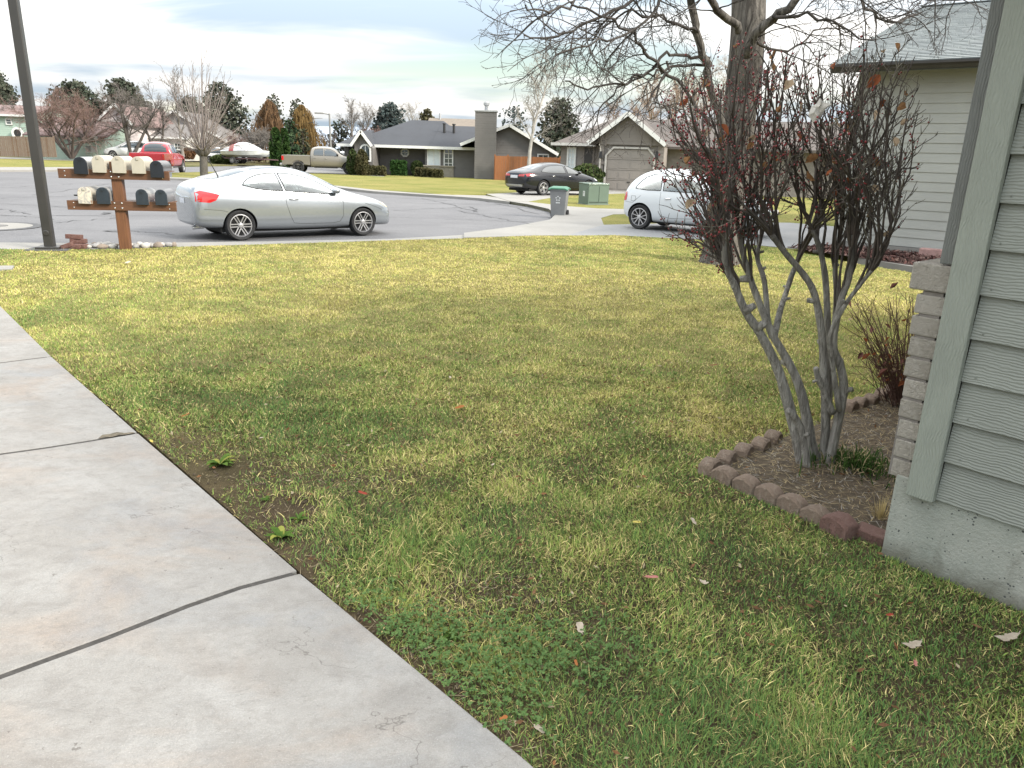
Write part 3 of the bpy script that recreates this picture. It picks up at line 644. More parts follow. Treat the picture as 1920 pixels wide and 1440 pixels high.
# dry straw, twigs and green tufts lying in the bed: uncountable
def bed_litter():
    rnd = random.Random(9); b = MB(); xs = [p[0] for p in BED]; ys = [p[1] for p in BED]; n = 0
    while n < 4200:
        x, y = rnd.uniform(min(xs), max(xs)), rnd.uniform(min(ys), max(ys))
        if not inpoly(np.array([x]), np.array([y]), BED)[0]: continue
        n += 1; a = rnd.uniform(0, 6.28); L = rnd.uniform(.02, .09); w = rnd.uniform(.0012, .003); z = .017 + rnd.random() ** 2 * .025
        dx, dy = math.cos(a) * L / 2, math.sin(a) * L / 2; tz = rnd.uniform(-.012, .02)
        b.add([(x - dx - dy * w / L * 2, y - dy + dx * w / L * 2, z), (x - dx + dy * w / L * 2, y - dy - dx * w / L * 2, z), (x + dx, y + dy, z + tz)], [(0, 1, 2)], rnd.choice((0, 0, 1, 1, 2)))
    tag(b.build('bed_litter', [mat('straw', (.28, .22, .12), 1, .2, 20), mat('dead_stalk', (.14, .10, .06), 1, .3, 20), mat('grey_stalk', (.25, .23, .2), 1, .3, 20)]), 'dry grass and stalks littering the soil of the planting bed', 'litter', kind='stuff')
    c = g0(1605, 880); b = MB()
    for k in range(520):
        a = rnd.uniform(0, 6.28); r = abs(rnd.gauss(0, .14)); x, y = c.x + r * math.cos(a), c.y + r * math.sin(a) * .8
        L = rnd.uniform(.06, .16); t = rnd.uniform(0, 6.28); lean = rnd.uniform(.3, 1.3); w = .0035; d = Vector((math.cos(t), math.sin(t), 0)); s = Vector((-d.y, d.x, 0)) * w
        p = Vector((x, y, .015)); q = p + d * L * .5 * math.sin(lean * .6) + Vector((0, 0, L * .5 * math.cos(lean * .6))); e = q + d * L * .5 * math.sin(lean) + Vector((0, 0, L * .4 * math.cos(lean * 1.4)))
        b.add([p - s, p + s, q + s, q - s, e], [(0, 1, 2, 3), (3, 2, 4)], 0 if rnd.random() < .8 else 1)
    tag(b.build('grass_tuft', [foliage('dark_tuft_green', (.035, .075, .025), (.07, .12, .03), None, 20, .3), mat('straw', (.36, .28, .15))]), 'dark green grass tuft at the foot of the bare bush in the bed', 'grass tuft')
    c = g0(1650, 975); b = MB()
    for k in range(90):
        t = rnd.uniform(0, 6.28); L = rnd.uniform(.07, .15); lean = rnd.uniform(.05, .7); d = Vector((math.cos(t), math.sin(t), 0)); p = c + d * rnd.random() * .03; s = Vector((-d.y, d.x, 0)) * .002
        e = p + d * L * math.sin(lean) + Vector((0, 0, L * math.cos(lean))); b.add([p - s, p + s, e], [(0, 1, 2)])
    tag(b.build('grass_tuft', mat('dry_tuft', (.42, .33, .15), 1, .2, 20)), 'dry straw coloured grass tuft between edging blocks and foundation', 'grass tuft')
bed_litter()
# ------------------------------------------------------------ growing wood
def m_bark(name, c1, c2, sc=1.0, st=1.0):
    m, nt, b = ntree(name); v = objco(nt, (9 * sc, 9 * sc, 1.6 * sc)); v0 = objco(nt)
    c = cmix(nt, crange(nt, nz(nt, 1.3, 6, .7, 1.6, v), .40, .60), c1, c2)
    c = cmix(nt, crange(nt, nz(nt, 1.1 * sc, 4, .6, .5, v0), .5, .8, 0, .5), c, tuple(q * 1.4 for q in c2))
    nt.links.new(c, b.inputs['Base Color']); b.inputs['Roughness'].default_value = .9; b.inputs['Specular IOR Level'].default_value = .25
    bump(nt, b, nz(nt, 2.6, 6, .7, 1.0, v), st, .02); return m
M_BARK = m_bark('furrowed_bark', (.034, .030, .026), (.145, .132, .116), .8, 1.6)
M_TWIG = mat('dark_twig', (.040, .034, .030), .9, .35, 9)
M_GREYTWIG = mat('grey_twig', (.16, .145, .13), .9, .3, 2)
M_REDTWIG = mat('reddish_twig', (.165, .105, .09), .9, .3, 2)
M_PALETWIG = mat('pale_twig', (.27, .25, .22), .9, .25, 2)
def rv(rnd, s=1.0): return Vector((rnd.gauss(0, s), rnd.gauss(0, s), rnd.gauss(0, s)))
def limb(rnd, p, d, L, r0, r1, n, wig, trop):
    """one wandering limb: points, radii; trop bends it (Vector)"""
    P = [Vector(p)]; d = Vector(d).normalized(); st = L / n
    for i in range(n):
        d = (d + rv(rnd, wig) + trop * (1.0 / n)).normalized(); P.append(P[-1] + d * st)
    return P, [r0 + (r1 - r0) * i / n for i in range(n + 1)]
def along(P, t):
    f = t * (len(P) - 1); i = min(int(f), len(P) - 2); return P[i].lerp(P[i + 1], f - i), (P[i + 1] - P[i]).normalized()
def spawn(rnd, b, P, rad, lev, cfg, n=5):
    """side shoots of a limb, recursively, into mesh b"""
    if lev >= len(cfg): return
    c = cfg[lev]; cnt = c['n'] if isinstance(c['n'], int) else rnd.randint(*c['n']); Lp = sum((P[i + 1] - P[i]).length for i in range(len(P) - 1))
    for k in range(cnt):
        t = c.get('t0', .2) + (1 - c.get('t0', .2)) * (k + rnd.random()) / cnt; p, d = along(P, min(t, .99))
        sd = d.cross(rv(rnd)).normalized(); an = R(rnd.uniform(*c['ang'])); nd = d * math.cos(an) + sd * math.sin(an)
        f = t * (len(rad) - 1); i = min(int(f), len(rad) - 2); rr = rad[i] + (rad[i + 1] - rad[i]) * (f - i)
        L = (rnd.uniform(*c['len']) if 'len' in c else Lp * rnd.uniform(*c['rel'])) * (1 - c.get('fall', .4) * t)
        r0 = min(rr * .8, c['r']); seg = c.get('seg', 5)
        Q, q = limb(rnd, p, nd, L, r0, c.get('tip', r0 * .35), seg, c.get('wig', .12), Vector((0, 0, c.get('up', 0))) + Vector(c.get('out', (0, 0, 0))))
        b.tube(Q, q, max(3, n - lev - 1), c.get('mi', 0), cap=False)
        spawn(rnd, b, Q, q, lev + 1, cfg, n)

def bare_tree(name, label, loc, trunk, cfg, mats, seed, stems=1, lean=.05, spread=.0, group=None, cat='tree'):
    """trunk = (height, r0, r1); cfg lists each order of branch; the first order goes with the trunk"""
    rnd = random.Random(seed); o = thing(name, loc, label, cat, group); tb = MB(); cb = MB()
    for s in range(stems):
        a = 6.28 * s / max(1, stems) + rnd.random(); d = Vector((math.cos(a) * spread, math.sin(a) * spread, 1)) + rv(rnd, lean)
        P, q = limb(rnd, (math.cos(a) * trunk[1] * .5 * (stems > 1), math.sin(a) * trunk[1] * .5 * (stems > 1), -.1), d, trunk[0] * rnd.uniform(.9, 1.08), trunk[1], trunk[2], 9, .05, Vector((0, 0, .25)))
        if stems == 1: q[0] *= 1.45; q[1] *= 1.08
        tb.tube(P, q, 8, 0, cap=False)
        c = cfg[0]; cnt = c['n']
        for k in range(cnt):
            t = c.get('t0', .3) + (1 - c.get('t0', .3)) * (k + rnd.random() * .8) / cnt; p, dd = along(P, min(t, .995)); az = k * 2.4 + rnd.random()
            sd = Vector((math.cos(az), math.sin(az), 0)); an = R(rnd.uniform(*c['ang'])); nd = Vector((0, 0, 1)) * math.cos(an) + sd * math.sin(an)
            i = min(int(t * (len(q) - 1)), len(q) - 2); L = rnd.uniform(*c['len']) * (1 - c.get('fall', .4) * t); r0 = min(q[i] * .75, c['r'])
            Q, qq = limb(rnd, p, nd, L, r0, c.get('tip', r0 * .3), c.get('seg', 7), c.get('wig', .1), Vector((0, 0, c.get('up', .2))))
            tb.tube(Q, qq, 6, 0, cap=False); spawn(rnd, cb, Q, qq, 1, cfg, 5)
        spawn(rnd, cb, P[5:], q[5:], 1, cfg, 5)
    tb.build('trunk', mats[0], o, smooth=True); cb.build('crown', mats[1], o, smooth=True)
    return o
def leafcloud(b, rnd, pts, size, n=1, mi=0, up=.3):
    for p in pts:
        for k in range(n):
            nrm = (rv(rnd) + Vector((0, 0, up))).normalized(); u = nrm.orthogonal().normalized(); w = nrm.cross(u); s = size * rnd.uniform(.55, 1.35); a0 = rnd.uniform(0, 6.28)
            m = 5; b.add([Vector(p) + (u * math.cos(a0 + 6.283 * i / m) + w * math.sin(a0 + 6.283 * i / m)) * s * rnd.uniform(.55, 1.0) for i in range(m)], [tuple(range(m))], mi)
M_PINE = foliage('dark_conifer_needles', (.045, .058, .042), (.10, .11, .085), (.13, .11, .09), .9, .12)
M_SPRUCE = foliage('blue_spruce_needles', (.045, .066, .066), (.10, .12, .115), (.13, .12, .11), .9, .12)
M_CYPRESS = foliage('green_cypress', (.022, .050, .016), (.050, .085, .026), None, 1.5, .15)
M_YEW = foliage('clipped_evergreen', (.040, .062, .024), (.075, .100, .040), (.10, .085, .045), 2.5, .15)
M_BROWNYEW = foliage('brownish_evergreen', (.055, .058, .030), (.105, .092, .048), None, 2.5, .15)
def conifer(label, loc, H, W, seed, m=M_PINE, dens=1.0, shape=.75, clump=.30, gaps=.25, base=.08, cat='tree', name='conifer_tree', tip=1.0, dome=False):
    rnd = random.Random(seed); o = thing(name, loc, label, cat); tb = MB(); cb = MB()
    P, q = limb(rnd, (0, 0, -.1), (0, 0, 1), H * .97, H * .022 + .04, .02, 8, .015, Vector((0, 0, .3))); tb.tube(P, q, 7, 0, cap=False)
    nb = int(H * 9 * dens)
    for k in range(nb):
        t = base + (1 - base) * (k + rnd.random()) / nb; prof = ((1 - max(0, (t - .3) / .7) ** 2.0) ** .62 if dome else (1 - t) ** shape) * min(1, (t - base + .05) / .16)
        L = W / 2 * prof * rnd.uniform(.7, 1.12) + .12 * tip
        if rnd.random() < gaps * .35: L *= .55
        p, _ = along(P, min(t, .995)); az = k * 2.39996 + rnd.uniform(-.4, .4); d = Vector((math.cos(az), math.sin(az), rnd.uniform(-.15, .35) + t * .3))
        Q, qq = limb(rnd, p, d, L, .02 + .03 * (1 - t), .008, 4, .06, Vector((0, 0, .15))); tb.tube(Q, qq, 3, 0, cap=False)
        for i in range(int(3 + L * 6 * dens)):
            s = .25 + .75 * rnd.random() ** .7; c, _ = along(Q, min(s, .99)); c = c + rv(rnd, .10 + .10 * L)
            if rnd.random() < gaps: continue
            leafcloud(cb, rnd, [c], clump * (.6 + .5 * (1 - t)), 2, 0, .25)
    tb.build('trunk', M_BARK, o, smooth=True); cb.build('crown', m, o); return o
def shrub(label, loc, W, D, H, seed, m=M_YEW, leaf=.10, dens=1.0, form='round', name='shrub'):
    """evergreen shrub: twig frame under a shell of small leaf clumps"""
    rnd = random.Random(seed); o = thing(name, loc, label, 'shrub'); cb = MB(); tb = MB(); n = int(1500 * dens); pts = []
    for k in range(n):
        u = rnd.uniform(-1, 1); a = rnd.uniform(0, 6.283); h = (u + 1) / 2
        if form == 'box': 
            q = [rnd.uniform(-1, 1), rnd.uniform(-1, 1), rnd.uniform(0, 1)]; i = rnd.randrange(5)
            if i == 0: q[2] = 1
            elif i < 3: q[0] = (-1, 1)[i - 1]
            else: q[1] = (-1, 1)[i - 3]
            p = Vector((q[0] * W / 2, q[1] * D / 2, q[2] * H)) + rv(rnd, .035)
        else:
            if form == 'round': pr = math.sqrt(max(0, 1 - (2 * h - 1) ** 2)) if h > .5 else min(1, .72 + .56 * h)
            elif form == 'egg': pr = min(1, .55 + 1.6 * h) * math.sqrt(max(0, 1 - h ** 2.2))
            else: pr = min(1, .75 + 1.2 * h) * (max(0, 1 - h)) ** .38
            wob = 1 + .10 * math.sin(3 * a + 5 * h + seed) + .07 * math.sin(7 * a - 9 * h); rr = pr * wob * rnd.uniform(.82, 1.0)
            p = Vector((math.cos(a) * rr * W / 2, math.sin(a) * rr * D / 2, h * H)) + rv(rnd, .02)
        pts.append(p)
    leafcloud(cb, rnd, pts, leaf, 2, 0, .2)
    for k in range(9):
        a = rnd.uniform(0, 6.28); Q, q = limb(rnd, (0, 0, -.05), (math.cos(a) * W * .3, math.sin(a) * D * .3, H), H * .9, .03, .01, 4, .08, Vector((0, 0, .1))); tb.tube(Q, q, 4)
    tb.build('stem', M_TWIG, o); cb.build('crown', m, o); return o

# ------------------------------------------------------------ the bare bush in the bed
def burning_bush():
    rnd = random.Random(42); base = at(1525, 862, 4.02); base.z = 0
    o = thing('bare_bush', base, 'bare multi stemmed bush with red berries, growing in the edged bed', 'bush')
    m, nt, bs = ntree('grey_bush_bark'); v = objco(nt, (26, 26, 3.2)); v0 = objco(nt)
    c = cmix(nt, crange(nt, nz(nt, 1.6, 5, .7, 1.0, v), .35, .65), (.11, .10, .085), (.43, .41, .37))
    sp = nt.nodes.new('ShaderNodeSeparateXYZ'); nt.links.new(v0, sp.inputs[0])
    a = nt.nodes.new('ShaderNodeMath'); a.operation = 'MULTIPLY_ADD'; a.inputs[1].default_value = .35; nt.links.new(nz(nt, 5, 3, .6, 0, v0), a.inputs[0]); nt.links.new(sp.outputs['Z'], a.inputs[2])
    c = cmix(nt, crange(nt, a.outputs[0], 1.15, 1.65), c, (.085, .074, .062))          # older grey bark below, dark young bark above
    nt.links.new(c, bs.inputs['Base Color']); bs.inputs['Roughness'].default_value = .85; bump(nt, bs, nz(nt, 1.4, 7, .75, 1.2, v), 1.0, .02)
    M_BB = m; M_BT = mat('dark_bush_twig', (.068, .055, .046), .8, .45, 12); M_BG = mat('olive_bush_twig', (.135, .125, .094), .8, .35, 12)
    S = [  # pixel polyline, depth at base and top, radius at base and top
        ([(1511, 862), (1485, 784), (1459, 694), (1425, 625), (1399, 586), (1377, 535), (1358, 485), (1360, 430)], 3.98, 3.85, 0.036, 0.014),
        ([(1530, 850), (1510, 770), (1494, 712), (1470, 665), (1446, 622), (1416, 548), (1395, 483), (1385, 430)], 4.05, 4.15, 0.034, 0.014),
        ([(1448, 632), (1440, 600), (1433, 526), (1420, 483), (1428, 440)], 4.12, 4.3, 0.019, 0.011),
        ([(1452, 632), (1462, 585), (1474, 548), (1494, 492), (1522, 440)], 4.12, 4.45, 0.019, 0.012),
        ([(1545, 856), (1548, 806), (1545, 698), (1540, 620), (1526, 548), (1502, 509), (1472, 474), (1447, 440)], 4.05, 3.95, 0.027, 0.014),
        ([(1548, 806), (1556, 698), (1552, 612), (1548, 526), (1538, 470), (1524, 430)], 4.10, 4.15, 0.023, 0.013),
        ([(1556, 858), (1570, 795), (1582, 730), (1574, 680), (1563, 645), (1575, 569), (1592, 520), (1598, 440)], 4.0, 3.95, 0.028, 0.014),
        ([(1573, 770), (1560, 672), (1556, 629), (1584, 573), (1612, 535), (1634, 507)], 3.97, 3.80, 0.016, 0.009),
        ([(1561, 775), (1546, 735), (1533, 706), (1530, 690)], 3.95, 3.90, 0.020, 0.014),
        ([(1520, 856), (1500, 800), (1478, 768)], 3.94, 3.90, 0.023, 0.018),
        ([(1538, 720), (1560, 640), (1568, 560), (1566, 500), (1575, 440)], 4.2, 4.3, 0.019, 0.012)]
    ends = []; tw = MB(); tw.o = base
    for i, (pp, y0, y1, r0, r1) in enumerate(S):
        P = [at(x, y, y0 + (y1 - y0) * k / (len(pp) - 1)) for k, (x, y) in enumerate(pp)]
        if pp[0][1] > 840: P[0].z = -.03
        # refine the polyline smoothly
        Q = []
        for k in range(len(P) - 1):
            a_ = P[max(k - 1, 0)]; b_ = P[k]; c_ = P[k + 1]; d_ = P[min(k + 2, len(P) - 1)]
            for j in range(4):
                t = j / 4; Q.append(.5 * ((2 * b_) + (c_ - a_) * t + (2 * a_ - 5 * b_ + 4 * c_ - d_) * t * t + (3 * b_ - a_ - 3 * c_ + d_) * t ** 3))
        Q.append(P[-1]); q = [(r0 + (r1 - r0) * (k / (len(Q) - 1)) ** .8) * rnd.uniform(.93, 1.07) for k in range(len(Q))]
        if pp[0][1] > 840: q[0] *= 1.35; q[1] *= 1.12
        sb = MB(); sb.o = base; sb.tube(Q, q, 10)
        for k in range(2 if i < 7 else 1):          # knots and cut stubs
            p, d = along(Q, rnd.uniform(.25, .8)); sd = d.cross(rv(rnd)).normalized(); sb.tube([p, p + sd * (.022 + q[0] * .7) + d * .012], [q[0] * .55, q[0] * .38], 6)
        sb.build('stem', M_BB, o, smooth=True)
        if i not in (8, 9): ends.append((Q, q, i))
    # long upright shoots from the ends of the stems into the crown
    shoots = []
    crown = {0: (1240, 1440), 1: (1270, 1500), 2: (1350, 1540), 3: (1400, 1640), 4: (1290, 1520), 5: (1430, 1620), 6: (1500, 1700), 7: (1580, 1722), 10: (1440, 1690)}
    cnt = {0: 18, 1: 13, 2: 9, 3: 11, 4: 11, 5: 8, 6: 11, 7: 9, 10: 8}
    for Q, q, i in ends:
        for k in range(cnt[i]):
            s = rnd.uniform(.62, 1.0) if k > 2 else 1.0; p, d = along(Q, min(s, .995)); xa, xb = crown[i]; tx = xa + (xb - xa) * (k + rnd.random()) / cnt[i]
            f = rnd.random(); ty = rnd.uniform(88, 190) if f < .66 else rnd.uniform(180, 400)
            if tx < 1300: ty = max(ty, 130 + (1300 - tx) * 1.5)
            if tx > 1640: ty = max(ty, 110 + (tx - 1640) * .8)
            T = at(tx, ty, 4.05 + rnd.gauss(0, .33)); L = (T - p).length
            c1 = p + d * L * .33 + rv(rnd, .03); c2 = T - (Vector((0, 0, 1)) * .75 + (T - p).normalized() * .5).normalized() * L * .3 + rv(rnd, .03); n = 9
            G_ = [p * (1 - t) ** 3 + c1 * 3 * t * (1 - t) ** 2 + c2 * 3 * t * t * (1 - t) + T * t ** 3 for t in [j / n for j in range(n + 1)]]; G_ = [G_[0]] + [g + rv(rnd, .008) for g in G_[1:]]
            r0 = min(.0092, q[-1] * .7) * rnd.uniform(.6, 1.0); gq = [r0 + (.0024 - r0) * (j / n) ** 1.2 for j in range(n + 1)]
            tw.tube(G_, gq, 5, 0, cap=False); shoots.append((G_, gq))
    Q, q, _ = ends[0]
    for k in range(15):          # low shoots leaning out over the lawn
        p, d = along(Q, rnd.uniform(.62, .97)); T = at(rnd.uniform(1240, 1345), rnd.uniform(270, 455), 3.95 + rnd.gauss(0, .22)); L = (T - p).length; c1 = p + d * L * .3 + rv(rnd, .02); c2 = T - Vector((-.35, 0, .6)) * L * .28
        G_ = [p * (1 - t) ** 3 + c1 * 3 * t * (1 - t) ** 2 + c2 * 3 * t * t * (1 - t) + T * t ** 3 for t in [j / 8 for j in range(9)]]; G_ = [G_[0]] + [g + rv(rnd, .007) for g in G_[1:]]
        gq = [.0075 + (.0022 - .0075) * j / 8 for j in range(9)]; tw.tube(G_, gq, 5, 0, cap=False); shoots.append((G_, gq))
    for k in range(22):          # and a fan over the right-hand side
        Q, q, _ = [e for e in ends if e[2] in (6, 7, 3, 10)][k % 4]; p, d = along(Q, rnd.uniform(.7, .99)); T = at(rnd.uniform(1590, 1718), rnd.uniform(92, 300), 3.95 + rnd.gauss(0, .25)); T = at(1700, 175, 3.9) if k == 0 else T; L = (T - p).length; c1 = p + d * L * .3 + rv(rnd, .02); c2 = T - Vector((.22, 0, .85)) * L * .28
        G_ = [p * (1 - t) ** 3 + c1 * 3 * t * (1 - t) ** 2 + c2 * 3 * t * t * (1 - t) + T * t ** 3 for t in [j / 8 for j in range(9)]]; G_ = [G_[0]] + [g + rv(rnd, .007) for g in G_[1:]]
        gq = [.0078 + (.0022 - .0078) * j / 8 for j in range(9)]; tw.tube(G_, gq, 5, 0, cap=False); shoots.append((G_, gq))
    tips = []
    def twigs(P, rad, cnt_, L0, L1, lev):
        for k in range(cnt_):
            t = (.28 if lev == 0 else .12) + (.72 if lev == 0 else .88) * (k + rnd.random()) / cnt_; p, d = along(P, min(t, .99)); sd = d.cross(rv(rnd)).normalized(); an = R(rnd.uniform(22, 52)); nd = d * math.cos(an) + sd * math.sin(an)
            L = rnd.uniform(L0, L1) * (1.15 - .5 * t); Q, q = limb(rnd, p, nd, L, .0033 if lev == 0 else .0023, .0014, 4, .10, Vector((0, 0, .45)))
            tw.tube(Q, q, 3, 1 if rnd.random() < .35 else 0, cap=False); tips.append(Q)
            if lev == 0: twigs(Q, q, rnd.randint(1, 4), .025, .09, 1)
    for G_, gq in shoots: twigs(G_, gq, 8, .05, .24, 0)
    tw.build('twigs', [M_BT, M_BG], o, smooth=True)
    # red berries and husks: thickest on the lawn side
    bb = MB(); bb.o = base; lb = MB(); lb.o = base
    for Q in tips:
        x = Q[-1].x - base.x; pr = .62 if x < -.45 else (.26 if x < -.15 else .07)
        if rnd.random() > pr: continue
        for k in range(rnd.randint(1, 3)):
            p, d = along(Q, rnd.uniform(.3, .98)); c = p + rv(rnd, .010) + Vector((0, 0, -.010)); r = rnd.uniform(.0034, .0062)
            M_ = Matrix.Translation(c) @ Matrix.Rotation(rnd.random() * 3, 4, 'X'); bb.lathe([(0, -r * 1.2), (r * .8, -r * .6), (r, 0), (r * .75, r * .7), (0, r * 1.1)], 5, 0 if rnd.random() < .7 else 1, M_)
    bb.build('berries', [mat('red_berry', (.20, .018, .022), .45, .3, 30), mat('dull_red_husk', (.13, .030, .026), .7, .3, 30)], o, smooth=True)
    for k in range(46):
        Q = rnd.choice(tips); p = Q[-1]; n_ = rv(rnd).normalized(); u = n_.orthogonal().normalized(); w = n_.cross(u); s = rnd.uniform(.018, .045)
        prof = [(-1, 0), (-.5, .45), (.1, .55), (.6, .35), (1, 0), (.6, -.35), (.1, -.55), (-.5, -.45)]
        vs = [p + u * a * s + w * c_ * s + n_ * s * .5 * (c_ * c_ * 1.5 - a * a * .35) for a, c_ in prof]; vs.append(p + n_ * -.01)
        lb.add(vs, [(8, j, (j + 1) % 8) for j in range(8)], rnd.choice((0, 0, 1, 2)))
    for px, py, s in [(1664, 438, .05), (1568, 230, .07), (1478, 160, .06), (1500, 200, .06), (1640, 215, .06), (1690, 200, .045), (1622, 300, .05), (1520, 330, .06), (1470, 470, .05), (1640, 355, .05), (1340, 320, .05), (1700, 175, .035)]:
        p = at(px, py, 3.95 + rnd.gauss(0, .2)); n_ = (rv(rnd) + Vector((0, -1.4, 0))).normalized(); u = n_.orthogonal().normalized(); w = n_.cross(u); s *= .56
        prof = [(-1, 0), (-.6, .4), (-.2, .75), (.25, .6), (.55, .4), (1, 0), (.6, -.45), (.15, -.55), (-.3, -.7), (-.7, -.3)]
        vs = [p + u * a * s + w * c_ * s + n_ * s * (.8 * c_ * c_ - .3 * a + rnd.uniform(-.15, .15)) for a, c_ in prof]; vs.append(p)
        lb.add(vs, [(10, j, (j + 1) % 10) for j in range(10)], rnd.choice((0, 1, 1)))
    lb.build('dry_leaves', [foliage('brown_dry_leaf', (.20, .105, .05), (.30, .17, .085), None, 20, .35), foliage('tan_dry_leaf', (.36, .27, .18), (.44, .34, .24), None, 20, .35), foliage('rust_dry_leaf', (.23, .075, .035), (.28, .10, .05), None, 20, .3)], o)
    # pale scrap caught among the twigs
    sb = MB(); p = at(1536, 196, 3.62); pr = [(0, .035), (.022, .012), (.064, .004), (.036, -.030), (.026, -.055), (-.020, -.098), (-.060, -.058), (-.040, -.012), (-.018, .004)]
    pr = [(x * .8, z * .8) for x, z in pr]
    out = [p + Vector((x, -.018 * math.sin(9 * x * 12 + k), z)) for k, (x, z) in enumerate(pr)]; mid = [p + Vector((x * .5 - .002, -.022 + .010 * math.sin(k * 2.1), z * .5 - .012)) for k, (x, z) in enumerate(pr)]; n = len(pr)
    sb.add(out + mid + [p + Vector((-.004, -.012, -.026))], [(k, (k + 1) % n, n + (k + 1) % n, n + k) for k in range(n)] + [(n + k, n + (k + 1) % n, 2 * n) for k in range(n)])
    s = sb.build('paper_scrap', foliage('white_crumpled_paper', (.50, .48, .44), (.58, .56, .52), None, 20, .3)); tag(s, 'white crumpled scrap caught among the twigs of the bare bush', 'scrap')
    return o
burning_bush()
def twiggy_shrub():
    rnd = random.Random(8); c = g0(1692, 762); o = thing('twiggy_shrub', c, 'small reddish brown twiggy shrub beside the brick corner', 'shrub'); b = MB(); tips = []
    for k in range(95):
        tx, ty = rnd.uniform(1592, 1745), rnd.uniform(535, 700)
        if tx < 1640: ty = max(ty, 560)
        T = at(tx, ty, c.y + rnd.gauss(.0, .20)) - c; p = Vector((rnd.gauss(0, .05), rnd.gauss(0, .05), 0)); m = p.lerp(T, .5) + Vector((0, 0, .06)) + rv(rnd, .02)
        G_ = [p * (1 - t) ** 2 + m * 2 * t * (1 - t) + T * t * t for t in [j / 6 for j in range(7)]]; q = [.0042 + (.0012 - .0042) * j / 6 for j in range(7)]; b.tube(G_, q, 4, cap=False)
        for i in range(4):
            pp, d = along(G_, rnd.uniform(.25, .95)); sd = d.cross(rv(rnd)).normalized(); Q, qq = limb(rnd, pp, d * .75 + sd * .6, rnd.uniform(.05, .18), .0022, .001, 3, .15, Vector((0, 0, .2))); b.tube(Q, qq, 3, cap=False); tips.append(Q[-1])
    b.build('twigs', mat('red_brown_twig', (.095, .050, .038), .8, .35, 12), o)
    lb = MB()
    for k in range(120):
        p = rnd.choice(tips) * rnd.uniform(.45, 1.0); p = p + rv(rnd, .02); n_ = rv(rnd).normalized(); u = n_.orthogonal().normalized(); w = n_.cross(u); s = rnd.uniform(.012, .04)
        lb.add([p + u * s, p + w * s * .5 + n_ * s * .3, p - u * s, p - w * s * .5 + n_ * s * .3], [(0, 1, 2, 3)], rnd.choice((0, 0, 1, 2)))
    lb.build('dry_leaves', [mat('dark_red_leaf', (.13, .045, .035), .8), foliage('tan_dry_leaf', (.36, .27, .18), (.44, .34, .24)), foliage('rust_dry_leaf', (.23, .075, .035), (.28, .10, .05))], o)
twiggy_shrub()

